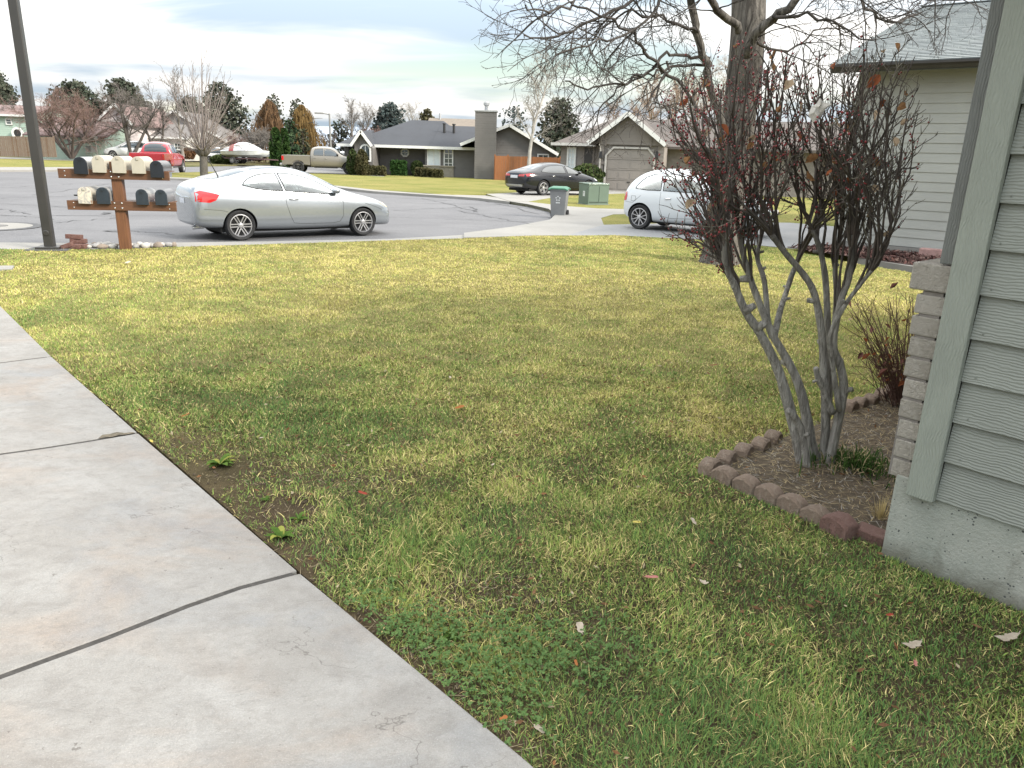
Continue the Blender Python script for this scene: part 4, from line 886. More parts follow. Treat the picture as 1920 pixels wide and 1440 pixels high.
# ------------------------------------------------------------ the big bare tree behind the bush
def big_tree():
    rnd = random.Random(17); Y = 13.3; base = g0(1342, 492); base.z = 0; Y = base.y
    o = thing('bare_tree', base, 'large bare tree with furrowed bark behind the bush, limbs spreading overhead', 'tree')
    tb = MB(); tb.o = base; cb = MB(); cb.o = base
    def pl(pp, ya, yb): return [at(x, y, ya + (yb - ya) * k / (len(pp) - 1)) for k, (x, y) in enumerate(pp)]
    def smooth(P, m=4):
        Q = []
        for k in range(len(P) - 1):
            a_ = P[max(k - 1, 0)]; b_ = P[k]; c_ = P[k + 1]; d_ = P[min(k + 2, len(P) - 1)]
            for j in range(m):
                t = j / m; Q.append(.5 * ((2 * b_) + (c_ - a_) * t + (2 * a_ - 5 * b_ + 4 * c_ - d_) * t * t + (3 * b_ - a_ - 3 * c_ + d_) * t ** 3))
        return Q + [P[-1]]
    T = smooth(pl([(1348, 500), (1356, 440), (1370, 330), (1388, 200), (1400, 90), (1404, 0), (1404, -140), (1398, -300)], Y, Y + .3)); k = len(T)
    rr = [.285 - .03 * (i / (k - 1)) + .10 * math.exp(-i / 2.0) for i in range(k)]; tb.tube(T, rr, 18, 0, cap=False)
    limbs = [  # polyline, depths, radii, twig richness
        ([(1378, 300), (1340, 190), (1318, 100), (1294, 10), (1272, -90)], Y - .3, Y - .8, 0.062, 0.056, 10),
        ([(1400, 105), (1435, 47), (1496, 2), (1560, -50), (1640, -90)], Y - .3, Y - 1.2, 0.074, 0.048, 11),
        ([(1385, 60), (1340, 8), (1290, -40), (1200, -60), (1110, -40)], Y - .3, Y - 1.5, 0.062, 0.028, 15),
        ([(1330, 235), (1280, 165), (1240, 127), (1210, 107), (1197, 80), (1180, 58), (1130, 30), (1070, 8)], Y - .5, Y - 1.8, 0.030, 0.014, 11),
        ([(1330, 110), (1272, 100), (1240, 110), (1215, 132), (1185, 150), (1150, 157), (1100, 165), (1055, 158)], Y - .4, Y - 1.7, 0.027, 0.010, 9),
        ([(1335, 122), (1272, 122), (1235, 135), (1205, 140), (1170, 160), (1130, 205), (1105, 250)], Y - .4, Y - 1.2, 0.024, 0.008, 8),
        ([(1290, -60), (1200, -10), (1110, 40), (1040, 65), (975, 78)], Y - .8, Y - 2.2, 0.031, 0.008, 18),
        ([(1300, -90), (1190, -40), (1100, -10), (1030, 25), (985, 10)], Y - .6, Y - 2.6, 0.031, 0.008, 18),
        ([(1250, 115), (1240, 160), (1225, 200), (1200, 215)], Y - .9, Y - 1.4, 0.019, 0.006, 10),
        ([(1560, -60), (1620, 10), (1680, 40), (1730, 20)], Y - .6, Y + .5, 0.031, 0.010, 15),
        ([(1450, 30), (1520, 30), (1580, 50), (1640, 80)], Y - .6, Y - 1.4, 0.030, 0.008, 13),
        ([(1420, 80), (1480, 95), (1530, 60), (1590, 55)], Y - .6, Y + .4, 0.022, 0.008, 11),
        ([(1600, -80), (1690, -20), (1760, 0), (1830, -10)], Y, Y + 2, 0.031, 0.010, 13),
        ([(1250, -40), (1220, 30), (1160, 70), (1090, 90), (1030, 110)], Y - .8, Y - 2.4, 0.026, 0.006, 17),
        ([(1310, 60), (1250, 40), (1190, 20), (1120, 60), (1075, 105)], Y - .7, Y - 1.0, 0.026, 0.006, 15)]
    cfg = [None, dict(n=0, ang=(25, 60), len=(.5, 1.7), r=.013, tip=.0035, wig=.16, up=-.28, seg=7, fall=.3, t0=.12),
           dict(n=(4, 7), ang=(25, 60), len=(.22, .62), r=.0065, tip=.003, wig=.20, up=-.15, seg=4, fall=.2),
           dict(n=(2, 4), ang=(25, 60), len=(.08, .25), r=.0042, tip=.0028, wig=.2, up=.1, seg=2, fall=.2)]
    for pp, ya, yb, r0, r1, rich in limbs:
        P = smooth(pl(pp, ya, yb)); P = [P[0]] + [p + rv(rnd, .03) for p in P[1:]]; q = [r0 + (r1 - r0) * i / (len(P) - 1) for i in range(len(P))]
        (tb if r0 > .05 else cb).tube(P, q, 8 if r0 > .05 else 6, 0, cap=False)
        c = [None, dict(cfg[1], n=max(4, int(rich * .8))), cfg[2], cfg[3]]; spawn(rnd, cb, P, q, 1, c, 6)
    tb.build('trunk', M_BARK, o, smooth=True); cb.build('crown', M_TWIG, o, smooth=True)
big_tree()
# ------------------------------------------------------------ the neighbour's garage wall and roof at the right
def shingle_mat(name, c1, c2, c3):
    m, nt, b = ntree(name); v = objco(nt); g = nt.nodes.new('ShaderNodeNewGeometry')
    c = cmix(nt, g.outputs['Random Per Island'], c1, c2); c = cmix(nt, crange(nt, nz(nt, .9, 4, .6, .5, v), .45, .7, 0, .5), c, c3); c = cmix(nt, crange(nt, nz(nt, 70, 3, .8, 0, v), .45, .7, 0, .5), c, tuple(q * .55 for q in c1))
    nt.links.new(c, b.inputs['Base Color']); b.inputs['Roughness'].default_value = .85; bump(nt, b, nz(nt, 120, 2, .8, 0, v), .4, .006); return m
M_SHING = shingle_mat('weathered_grey_shingle', (.185, .208, .212), (.255, .278, .278), (.19, .205, .215))
M_GWALL = m_wood('grey_green_siding', (.35, .355, .335), 'x', .5, .25, .05)
M_GUTTER = mat('dark_bronze_gutter', (.040, .037, .036), .45, .15, 4)
def lap(b, x0, x1, z0, z1, y, ex, mi=0, cut=None):
    """lap siding facing local -y"""
    z = z0
    while z < z1 - .02:
        t = min(z + ex, z1); a0, a1, c0, c1 = x0, x1, x0, x1
        if cut: a0, a1 = cut(z); c0, c1 = cut(t)
        if a1 - a0 > .02: b.add([(a0, y - .014, z), (a1, y - .014, z), (c1, y, t), (c0, y, t), (a0, y + .03, z), (a1, y + .03, z), (c1, y + .03, t), (c0, y + .03, t)], [(0, 1, 2, 3), (5, 4, 7, 6), (1, 0, 4, 5), (3, 2, 6, 7), (0, 3, 7, 4), (2, 1, 5, 6)], mi)
        z += ex
def courses(b, x0, x1, ya, za, yb, zb, ex=.14, tab=.30, mi=0, rnd=None, cut=None):
    """shingle courses on a slope from (ya, za) up to (yb, zb), as overlapping tabs"""
    rnd = rnd or random.Random(1); L = math.hypot(yb - ya, zb - za); d = Vector((0, (yb - ya) / L, (zb - za) / L)); nrm = Vector((0, -d.z, d.y)); nrm = nrm if nrm.z > 0 else -nrm; s = 0; row = 0
    while s < L:
        a0, a1 = (x0, x1) if not cut else cut(s / L); x = a0 - rnd.random() * tab
        while x < a1:
            w = tab * rnd.uniform(.75, 1.3); xa, xb = max(x, a0), min(x + w, a1)
            if xb - xa > .01:
                p = Vector((0, ya, za)) + d * s; e = min(ex * 1.25, L - s + .02); th = .019 + rnd.uniform(0, .004)
                q = p + d * (e + rnd.uniform(-.003, .003)); dz = rnd.uniform(-.005, .004); p = p + d * dz
                b.add([Vector((xa + .005, 0, 0)) + p + nrm * th, Vector((xb - .005, 0, 0)) + p + nrm * th, Vector((xb - .005, 0, 0)) + q + nrm * .004, Vector((xa + .005, 0, 0)) + q + nrm * .004, Vector((xa + .005, 0, 0)) + p, Vector((xb - .005, 0, 0)) + p, Vector((xb - .005, 0, 0)) + q - nrm * .006, Vector((xa + .005, 0, 0)) + q - nrm * .006], [(0, 1, 2, 3), (1, 0, 4, 5), (0, 3, 7, 4), (2, 1, 5, 6)], mi)
            x += w
        s += ex; row += 1
def neighbour_garage():
    p0 = g0(1660, 474); ang = math.atan2(-.62, .785)
    o = thing('house', (p0.x, p0.y, 0), 'grey sided neighbour house with shingle roof and dark gutter, behind the bush', 'house', rz=ang)
    inv = Matrix.Rotation(-ang, 3, 'Z'); n = (math.sin(-ang) * -1, 0, 0)
    N = np.array([.62 * -1, -.785, 0])          # outward (to the viewer)
    def loc(px, py, dist=0.0):
        q = on_plane(px, py, np.array(p0) + N * dist, N); return inv @ (q - p0)
    zg = loc(1690, 131, .45).z; xl = loc(1562, 470).x; zt = loc(1760, 150).z
    LEN = 12.0
    b = MB(); lap(b, xl, LEN, .16, zg + .12, 0, .178); b.build('siding', M_GWALL, o)
    b = MB(); b.box(((xl + LEN) / 2 + .06, 3.6, zg / 2 + .04), (LEN - xl - .12, 7.1, zg)); b.build('wall', mat('garage_core', (.25, .26, .24), .8), o)
    b = MB(); b.box(((xl + LEN) / 2, 3.55, -.02), (LEN - xl + .02, 7.18, .34)); b.build('foundation', M_CONC, o)
    b = MB(); b.box((xl + .045, -.02, zg / 2 + .15), (.10, .05, zg - .1)); b.build('corner_board', M_GWALL, o)
    # eave: soffit, gutter of K section
    b = MB(); b.slab([(xl - .4, -.46, zg), (LEN, -.46, zg), (LEN, .02, zg + .10), (xl - .4, .02, zg + .10)], (0, 0, .02)); b.build('soffit', mat('soffit_paint', (.16, .16, .15), .7), o)
    b = MB(); prof = [(-.47, zg - .005), (-.53, zg + .0), (-.555, zg + .05), (-.585, zg + .085), (-.585, zg + .125), (-.565, zg + .125), (-.47, zg + .11)]
    b.slab([(xl - .42, y, z) for y, z in prof], (LEN - xl + .4, 0, 0)); b.build('gutter', M_GUTTER, o)
    # roof
    lo, hi = .5, 12.0
    for _ in range(40):
        yr = (lo + hi) / 2
        if loc(1692, 17, -yr).x < xl - .45: lo = yr
        else: hi = yr
    yr = max(2.4, min(6.0, yr)); zr_ = loc(1692, 17, -yr).z; print('garage ridge', yr, zr_, zg)
    b = MB(); b.slab([(xl - .42, -.50, zg + .08), (LEN, -.50, zg + .08), (LEN, yr, zr_ - .03), (xl - .42, yr, zr_ - .03)], (0, 0, -.10)); b.slab([(xl - .42, yr, zr_ - .03), (LEN, yr, zr_ - .03), (LEN, yr * 2 + .5, zg + .08), (xl - .42, yr * 2 + .5, zg + .08)], (0, 0, -.10))
    rf = b.build('roof', mat('roof_deck', (.10, .11, .11), .9), o)
    b = MB(); courses(b, xl - .45, LEN, -.53, zg + .135, yr, zr_ + .0, .145, .32, 0, random.Random(6)); b.build('shingles', M_SHING, rf)
    b = MB(); x = xl - .45
    while x < LEN: b.box((x + .15, yr, zr_ + .012), (.29, .26, .02)); x += .24
    b.build('ridge_cap', M_SHING, rf)
    b = MB(); b.add([(xl, 0, zg + .1), (xl, 7.1, zg + .1), (xl, yr, zr_ - .12)], [(0, 1, 2)]); b.add([(xl + .05, 0, zg + .1), (xl + .05, 7.1, zg + .1), (xl + .05, yr, zr_ - .12)], [(2, 1, 0)]); b.build('gable', M_GWALL, o)
    # mulch bed, path, and the pinkish block at the corner of the bed
    return o, p0, inv, N
NG = neighbour_garage()
b = MB(); b.slab([tuple(g0(x, y, -.1)) for x, y in [(1590, 492), (1720, 514), (1760, 520), (1760, 504), (1716, 499), (1600, 483)]] , (0, 0, .115)); structure(b.build('path', M_CONC))
mb_poly = [tuple(g0(x, y)[:2]) for x, y in [(1480, 466), (1600, 484), (1716, 500), (1800, 512)]] + [tuple(g0(x, y)[:2]) for x, y in [(1830, 484), (1775, 479), (1660, 471), (1560, 464)]]
b = MB(); b.add([(x, y, .022) for x, y in mb_poly], [tuple(range(len(mb_poly)))]); structure(b.build('mulch_bed', mat('bark_mulch_base', (.055, .028, .024), 1, .4, 12, bmp=.8)))
def mulch():
    rnd = random.Random(3); b = MB(); xs = [p[0] for p in mb_poly]; ys = [p[1] for p in mb_poly]; n = 0
    while n < 2400:
        x, y = rnd.uniform(min(xs), max(xs)), rnd.uniform(min(ys), max(ys))
        if not inpoly(np.array([x]), np.array([y]), mb_poly)[0]: continue
        n += 1; c = Vector((x, y, .025 + rnd.random() * .05)); u = rv(rnd); u.z *= .5; u.normalize(); w = u.cross(rv(rnd)).normalized(); L, s = rnd.uniform(.03, .075), rnd.uniform(.010, .025)
        b.add([c - u * L - w * s, c - u * L + w * s, c + u * L + w * s * .6, c + u * L - w * s * .6], [(0, 1, 2, 3)], rnd.choice((0, 0, 1, 2)))
    tag(b.build('bark_mulch', [mat('red_bark_chip', (.10, .045, .038), 1, .3, 9), mat('dark_bark_chip', (.055, .030, .026), 1, .3, 9), mat('pale_bark_chip', (.19, .12, .10), 1, .3, 9)]), 'reddish bark mulch along the foot of the grey garage wall', 'mulch', kind='stuff')
mulch()
p = g0(1745, 485); b = MB(); b.box((0, 0, .07), (.42, .22, .24)); o = b.build('paving_block', mat('pink_concrete', (.36, .22, .20), .9, .2, 10, bmp=.5), bevel=.02); o.location = p; o.rotation_euler = (0, 0, -.67)
tag(o, 'pinkish concrete block standing against the grey garage wall', 'block')
# ------------------------------------------------------------ mailbox stand, mailboxes, lamp post, bricks and stones by the kerb
def m_cedar(name, c1, c2, along='z'):
    m, nt, b = ntree(name); v = objco(nt, (22, 22, 1.5) if along == 'z' else (1.5, 22, 22)); f = nz(nt, 1.3, 5, .65, 1.4, v)
    c = cmix(nt, crange(nt, f, .3, .7), c1, c2); nt.links.new(c, b.inputs['Base Color']); b.inputs['Roughness'].default_value = .55; bump(nt, b, f, .3, .004); return m
M_CEDAR = m_cedar('stained_post_wood', (.088, .036, .015), (.165, .070, .029)); M_CEDARX = m_cedar('stained_board_wood', (.066, .029, .014), (.125, .055, .025), 'x')
YAWM = R(9)
def mail_stand():
    p = g0(240, 467); o = thing('mailbox_stand', (p.x, p.y, 0), 'brown stained wooden post with two crossboards carrying nine mailboxes', 'mailbox stand', rz=YAWM)
    b = MB(); b.box((-.03, 0, .62), (.155, .14, 1.50)); b.build('post', M_CEDAR, o, bevel=.006)
    out = []
    for z, x0, x1 in ((1.175, -.86, .78), (.695, -.79, .84)):
        for y in (-.088, .30):
            b = MB(); e = 0 if y < 0 else .2; b.box(((x0 + x1) / 2, y, z), (x1 - x0 - 2 * e, .04, .145)); 
            if y < 0:
                k = b
                for sx in (x0 + .10, x1 - .10): k_ = [(sx, z + .035), (sx, z - .035)]; [k.lathe([(.011, 0), (.010, .006), (0, .008)], 8, 1, Matrix.Translation((a, y - .0195, c)) @ Matrix.Rotation(R(90), 4, 'X')) for a, c in k_]
                for a in (-.085, .025):
                    for c in (-.035, .042): k.lathe([(.014, 0), (.013, .007), (0, .010)], 8, 1, Matrix.Translation((a, y - .0195, z + c)) @ Matrix.Rotation(R(90), 4, 'X'))
            b.build('crossboard', [M_CEDARX, M_CHROME], o, bevel=.004)
        b = MB(); b.box(((x0 + x1) / 2, .106, z + .085), (x1 - x0 - .05, .46, .018)) if False else b.box((.0, .106, z + .066), (x1 - x0 - .1, .34, .012)); b.build('shelf', M_CEDARX, o)
    return o, p
STAND, SP = mail_stand()
def arch(w, h, n=10):
    r = w / 2; s = h - r; P = [(-r, 0), (-r, s * .5)] + [(-r * math.cos(math.pi * i / n), s + r * math.sin(math.pi * i / n)) for i in range(n + 1)] + [(r, s * .5), (r, 0)]
    return P
M_MBB = mat('black_mailbox_door', (.008, .011, .018), .35, .3, 8, coat=.3); M_MBN = mat('navy_mailbox_door', (.016, .024, .034), .4, .3, 8, coat=.3)
M_MBG = mat('grey_mailbox_metal', (.34, .34, .34), .4, .2, 9, metal=.4); M_MBC = mat('cream_mailbox_paint', (.36, .335, .28), .5, .10, 5, coat=.2)
M_MBD = mat('dark_grey_side', (.05, .05, .055), .35, .3, 5, coat=.4)  # dark grey body, a little paler than the black doors
def m_rusty():
    m, nt, b = ntree('peeling_mailbox_paint'); v = objco(nt); c = cmix(nt, crange(nt, nz(nt, 8, 5, .7, 1.5, v), .42, .60), (.50, .46, .38), (.20, .20, .21)); c = cmix(nt, crange(nt, nz(nt, 15, 4, .7, 1, v), .60, .68), c, (.17, .075, .035))
    nt.links.new(c, b.inputs['Base Color']); b.inputs['Roughness'].default_value = .7; return m
M_MBR = m_rusty()
def mailbox(px, py, row, label, md, mb_, tilt=0.0, w=.188, h=.255, latch=None, drop=0.0, flag=False):
    zb = (1.175, .695)[row] + .030 - drop; n = np.array([math.sin(YAWM), -math.cos(YAWM), 0]); p0 = np.array([SP.x, SP.y, 0]) + n * .15
    q = on_plane(px, py, p0, n); o = thing('mailbox', (q.x, q.y, zb), label, 'mailbox', 'mailboxes on the shared wooden stand', rz=YAWM)
    A = arch(w, h); D = .46; tl = Matrix.Rotation(tilt, 3, 'Y')
    b = MB(); b.slab([tl @ Vector((x, .012, z)) for x, z in A], (0, D, 0)); b.build('body', mb_, o, smooth=True, autosmooth=R(40))
    b = MB(); b.slab([tl @ Vector((x * 1.05, -.012, z * 1.02 - .004)) for x, z in arch(w, h)], (0, .028, 0)); d = b.build('door', md, o, smooth=True, autosmooth=R(40), bevel=.004)
    b = MB(); b.box(tl @ Vector((0, -.02, h - .035)), (.03, .014, .035)); b.build('latch', latch or md, d)
    if flag:
        b = MB(); b.box(tl @ Vector((-w / 2 - .05, .10, .115)), (.10, .008, .022)); b.build('flag', M_BLACK, o)
    return o
L0 = ' on the top board'; L1 = ' on the lower board'
mailbox(149, 300, 0, 'black mailbox with pale side, leftmost' + L0, M_MBB, M_MBG, .02, drop=.03)
mailbox(184, 300, 0, 'plain cream mailbox beside the leftmost black one' + L0, M_MBC, M_MBC)
mailbox(221, 300, 0, 'cream mailbox standing right over the post' + L0, M_MBC, M_MBC)
mailbox(258, 300, 0, 'cream mailbox beside the drooping black one' + L0, M_MBC, M_MBC, .0)
mailbox(292, 300, 0, 'black mailbox hanging low at the right end' + L0, M_MBB, M_MBD, .0, drop=.055)
mailbox(156, 350, 1, 'peeling cream mailbox with rust spots, leftmost' + L1, M_MBR, M_MBC, .02, flag=True)
mailbox(191, 350, 1, 'navy mailbox with shiny grey side, left of the post' + L1, M_MBN, M_MBG)
mailbox(264, 350, 1, 'navy mailbox just right of the post' + L1, M_MBN, M_MBG, w=.175, h=.240)
mailbox(300, 350, 1, 'small navy mailbox at the right end' + L1, M_MBN, M_MBD, w=.175, h=.240)

def lamp_post():
    p = g0(95, 467); o = thing('lamp_post', (p.x, p.y, 0), 'tall square dark bronze lamp post at the kerb beside the mailboxes', 'lamp post', rz=R(14))
    M_ = mat('bronze_pole_paint', (.026, .0245, .023), .45, .14, 3, coat=.15)
    b = MB(); b.box((0, 0, 3.5), (.140, .140, 7.0), taper=.85); b.build('pole', M_, o, bevel=.012)
    b = MB(); b.box((0, 0, .03), (.34, .34, .045)); b.build('base_plate', M_, o, bevel=.01)
    b = MB(); b.lathe([(.045, 0), (.045, .006), (.036, .010), (0, .010)], 20, 0, Matrix.Translation((-.012, -.070, .26)) @ Matrix.Rotation(R(90), 4, 'X')); b.build('cover_plate', M_, o)
    b = MB(); b.beam((0, 0, 6.95), (.4, 0, 7.0), .06, .06); b.box((.7, 0, 7.0), (.7, .36, .14)); hd = b.build('lamp_head', M_, o, bevel=.02)
    b = MB(); b.box((.7, 0, 6.925), (.55, .28, .012)); b.build('lens', M_WHITE, hd)
    b = MB(); q = g0(95, 468); 
    o2 = MB(); o2.box((0, 0, -.02), (.62, .42, .07)); s = o2.build('slab', mat('dark_edging_slab', (.06, .06, .065), .8, .2, 9, bmp=.5), bevel=.01); s.location = (p.x + .02, p.y - .05, 0); s.rotation_euler = (0, 0, R(12)); tag(s, 'flat dark slab under the base of the bronze lamp post', 'slab')
lamp_post()
def bricks_and_stones():
    rnd = random.Random(12)
    M_B = m_brick('old_red_brick', (.13, .062, .050), (.17, .085, .070), (.24, .16, .14))
    for k, (px, py, z, rz, ry, lab) in enumerate([(124, 467, .045, .15, -.35, 'brick leaning at the left end of the little pile by the lamp post'), (138, 467, .045, .1, 0, 'brick at the front of the little pile by the lamp post'), (150, 466, .045, -.1, .05, 'brick at the right end of the little pile by the lamp post'), (146, 463, .115, .2, 0, 'brick lying second from the top of the little pile'), (139, 461, .185, .1, .03, 'brick on top of the little pile by the lamp post')]):
        p = g0(px, py if z < .1 else 466); b = MB(); b.box((0, 0, 0), (.235, .115, .072)); o = b.build('brick', M_B, bevel=.008); o.location = (p.x, p.y + (.05 if z > .1 else 0), z); o.rotation_euler = (rnd.uniform(-.1, .1), ry, rz); tag(o, lab, 'brick', 'old red bricks piled by the lamp post')
    M_S = [mat('pale_river_stone', (.42, .40, .37), .8, .2, 12), mat('grey_river_stone', (.25, .245, .24), .8, .25, 12), mat('brown_river_stone', (.20, .165, .135), .8, .25, 12)]
    spots = [(168, 466, .5), (180, 464, 1.0), (193, 466, .9), (200, 463, 1.1), (211, 465, .9), (221, 464, .8), (228, 466, .7), (254, 465, .8), (263, 462.5, .9), (272, 464, 1), (283, 463, .9), (296, 463, 1.1), (305, 462, .7), (316, 462, .9), (326, 461.5, .8), (187, 461.5, .8), (245, 462, .7), (177, 461, .6)]
    for k, (px, py, s) in enumerate(spots):
        p = g0(px, py); bm = bmesh.new(); bmesh.ops.create_icosphere(bm, subdivisions=2, radius=1); a = [rnd.uniform(.8, 1.2) for _ in range(3)]; ph = rnd.random() * 9
        for v in bm.verts:
            c = v.co; f = 1 + .16 * math.sin(c.x * 2.3 + ph) * math.cos(c.y * 2.9 + ph) + .10 * math.sin(c.z * 4 + ph * 2); v.co = Vector((c.x * a[0] * f * .085, c.y * a[1] * f * .07, c.z * a[2] * f * .050)) * s
        me = bpy.data.meshes.new('stone'); bm.to_mesh(me); bm.free(); me.polygons.foreach_set('use_smooth', [True] * len(me.polygons)); me.materials.append(M_S[k % 3 if k % 4 else 0])
        o = bpy.data.objects.new('stone', me); COL.objects.link(o); o.location = (p.x, p.y, .03); o.rotation_euler = (0, 0, rnd.random() * 6)
        left = px < 240; kind = 'pale' if me.materials[0] is M_S[0] else ('grey' if me.materials[0] is M_S[1] else 'brown')
        tag(o, f'{kind} rounded stone lying along the kerb {"between the brick pile and" if left else "right of"} the mailbox post', 'stone', f'{kind} kerb stones {"before" if left else "after"} the mailbox post')
bricks_and_stones()
def manhole():
    p = gp(4, 426, .0); o = thing('manhole_cover', (p.x - .3, p.y, p.z), 'round manhole cover in a pale concrete collar on the asphalt', 'manhole cover')
    b = MB(); b.lathe([(.98, .006), (.98, .010), (.80, .012)], 40); b.build('seal', M_TAR, o)
    b = MB(); b.lathe([(.80, .012), (.36, .016), (.36, .008)], 40); b.build('collar', M_CONC, o)
    b = MB(); b.lathe([(.35, .010), (.34, .016), (.20, .014), (.18, .018), (0, .018)], 32); b.build('lid', mat('cast_iron', (.10, .095, .09), .7, .3, 14), o)
manhole()
# ------------------------------------------------------------ wheeled bin and transformer box
def wheeled_bin():
    p = gp(1047, 409, .0); p.z = zr(p.x, p.y) + .0; o = thing('wheeled_bin', p, 'grey wheeled waste bin with green lid at the rounded kerb', 'bin', rz=R(200))
    s = .90
    M_ = mat('grey_bin_plastic', (.17, .175, .18), .55, .08, 4); G_ = mat('green_lid_plastic', (.045, .15, .095), .5, .12, 4)
    def ring(w, d, z, cy=0): return [(-w / 2, cy - d / 2, z), (w / 2, cy - d / 2, z), (w / 2, cy + d / 2, z), (-w / 2, cy + d / 2, z)]
    b = MB(); R0 = ring(.44 * s, .46 * s, .03, .02); R1 = ring(.56 * s, .62 * s, .90 * s); R2 = ring(.60 * s, .66 * s, .91 * s); R3 = ring(.60 * s, .66 * s, .97 * s)
    b.add(R0 + R1 + R2 + R3, [(3, 2, 1, 0)] + [(4 * k + i, 4 * k + (i + 1) % 4, 4 * k + 4 + (i + 1) % 4, 4 * k + 4 + i) for k in range(3) for i in range(4)] + [(12, 13, 14, 15)]); body = b.build('body', M_, o, bevel=.025)
    b = MB(); n = 8; vs = []
    for i in range(n + 1):
        t = i / n; y = (-.36 + .70 * t) * s; z = (.975 + .055 * math.sin(math.pi * t) ** .6) * s
        vs += [(-.325 * s, y, z - .02), (-.22 * s, y, z + .02), (.22 * s, y, z + .02), (.325 * s, y, z - .02)]
    vs2 = [(x, y, z - .035) for x, y, z in vs]; m = len(vs); fs = []
    for i in range(n):
        for j in range(3): q = (4 * i + j, 4 * i + j + 1, 4 * i + j + 5, 4 * i + j + 4); fs += [q, tuple(m + k for k in q[::-1])]
        for j in (0, 3): q = (4 * i + j, 4 * i + 4 + j, m + 4 * i + 4 + j, m + 4 * i + j); fs.append(q)
    for i in (0, n): fs += [(4 * i + j, 4 * i + j + 1, m + 4 * i + j + 1, m + 4 * i + j) for j in range(3)]
    b.add(vs + vs2, fs); b.build('lid', G_, o)
    b = MB(); b.tube([(-.28 * s, .34 * s, .93 * s), (-.28 * s, .42 * s, .95 * s), (.28 * s, .42 * s, .95 * s), (.28 * s, .34 * s, .93 * s)], .016, 6); b.build('handle', G_, o)
    for sx in (-1, 1):
        b = MB(); b.lathe([(0, -.03), (.105, -.03), (.125, -.018), (.125, .018), (.105, .03), (0, .03)], 20, 0, Matrix.Translation((sx * .27 * s, .25 * s, .125)) @ Matrix.Rotation(R(90), 4, 'Y')); b.build('wheel', M_RUBBER, o, smooth=True, autosmooth=R(40))
    # pale emblem and line of print on the front
    b = MB(); W = mat('pale_print', (.62, .64, .64), .6, .1)
    def on_front(x, z): t = (z / s - .03) / .87; return (x, -(.21 + .10 * t) * s - .004, z)
    c = (0.0, .66 * s); 
    for k in range(5):
        a = R(90 + 72 * k); q = [(c[0] + .062 * math.cos(a - .42), c[1] + .062 * math.sin(a - .42)), (c[0] + .082 * math.cos(a), c[1] + .082 * math.sin(a)), (c[0] + .062 * math.cos(a + .42), c[1] + .062 * math.sin(a + .42)), (c[0] + .036 * math.cos(a), c[1] + .036 * math.sin(a))]
        b.add([on_front(*u) for u in q], [(0, 1, 2, 3)])
    for x in (-.05, -.02, .012, .045): b.add([on_front(x - .011, .50 * s), on_front(x + .011, .50 * s), on_front(x + .011, .545 * s), on_front(x - .011, .545 * s)], [(0, 1, 2, 3)])
    b.build('emblem', W, o)
    # rotate so that the front with the print faces the viewer's side
    o.rotation_euler = (0, 0, R(-12))
    for ch in o.children:
        if ch.name.startswith(('wheel', 'handle')): ch.matrix_basis = Matrix.Rotation(R(-58), 4, 'Z') @ ch.matrix_basis if False else ch.matrix_basis
wheeled_bin()
def transformer():
    p = gp(1112, 383, .1); p.z = zr(p.x, p.y) + .1; sc = p.y * .956 / FPX
    o = thing('transformer_box', p, 'green steel utility transformer box on the grass island by the driveway', 'utility box', rz=R(28)); W, D, H = 46 * sc, 34 * sc, 40 * sc
    M_ = mat('utility_green_paint', (.085, .125, .095), .5, .10, 2, coat=.15)
    b = MB(); b.box((0, 0, H * .46), (W, D, H * .92)); b.build('cabinet', M_, o, bevel=.012)
    b = MB(); b.add([(-W / 2 - .015, -D / 2 - .015, H * .90), (W / 2 + .015, -D / 2 - .015, H * .90), (W / 2 + .015, D / 2 + .015, H * .94), (-W / 2 - .015, D / 2 + .015, H * .94), (-W / 2 - .015, -D / 2 - .015, H * .97), (W / 2 + .015, -D / 2 - .015, H * .97), (W / 2 + .015, D / 2 + .015, H * 1.0), (-W / 2 - .015, D / 2 + .015, H)], [(3, 2, 1, 0), (4, 5, 6, 7), (0, 1, 5, 4), (1, 2, 6, 5), (2, 3, 7, 6), (3, 0, 4, 7)]); b.build('lid', M_, o, bevel=.02)
    b = MB(); b.box((0, -D / 2 - .004, H * .12), (W * .9, .012, .03)); b.box((W * .02, -D / 2 - .004, H * .5), (.012, .012, H * .7)); b.build('door_seam', mat('dark_seam', (.03, .045, .035)), o)
    S_ = mat('pale_sticker', (.50, .53, .52), .6, .05); b = MB(); b.box((-W / 2 - .003, -D * .05, H * .50), (.004, D * .20, H * .24)); st = b.build('sticker', S_, o)
    b = MB(); x = -W / 2 - .0065; y = -D * .05; b.add([(x, y + .03, H * .56), (x, y - .02, H * .57), (x, y + .0, H * .51), (x, y + .025, H * .515)], [(0, 1, 2, 3)]); b.add([(x, y - .0, H * .51), (x, y + .02, H * .50), (x, y - .03, H * .44)], [(0, 1, 2)]); b.build('print', mat('dark_seam', (.03, .045, .035)), st)
    b = MB(); b.box((0, 0, -.05), (W * 1.1, D * 1.1, .12)); b.build('pad', M_CONC, o)
transformer()
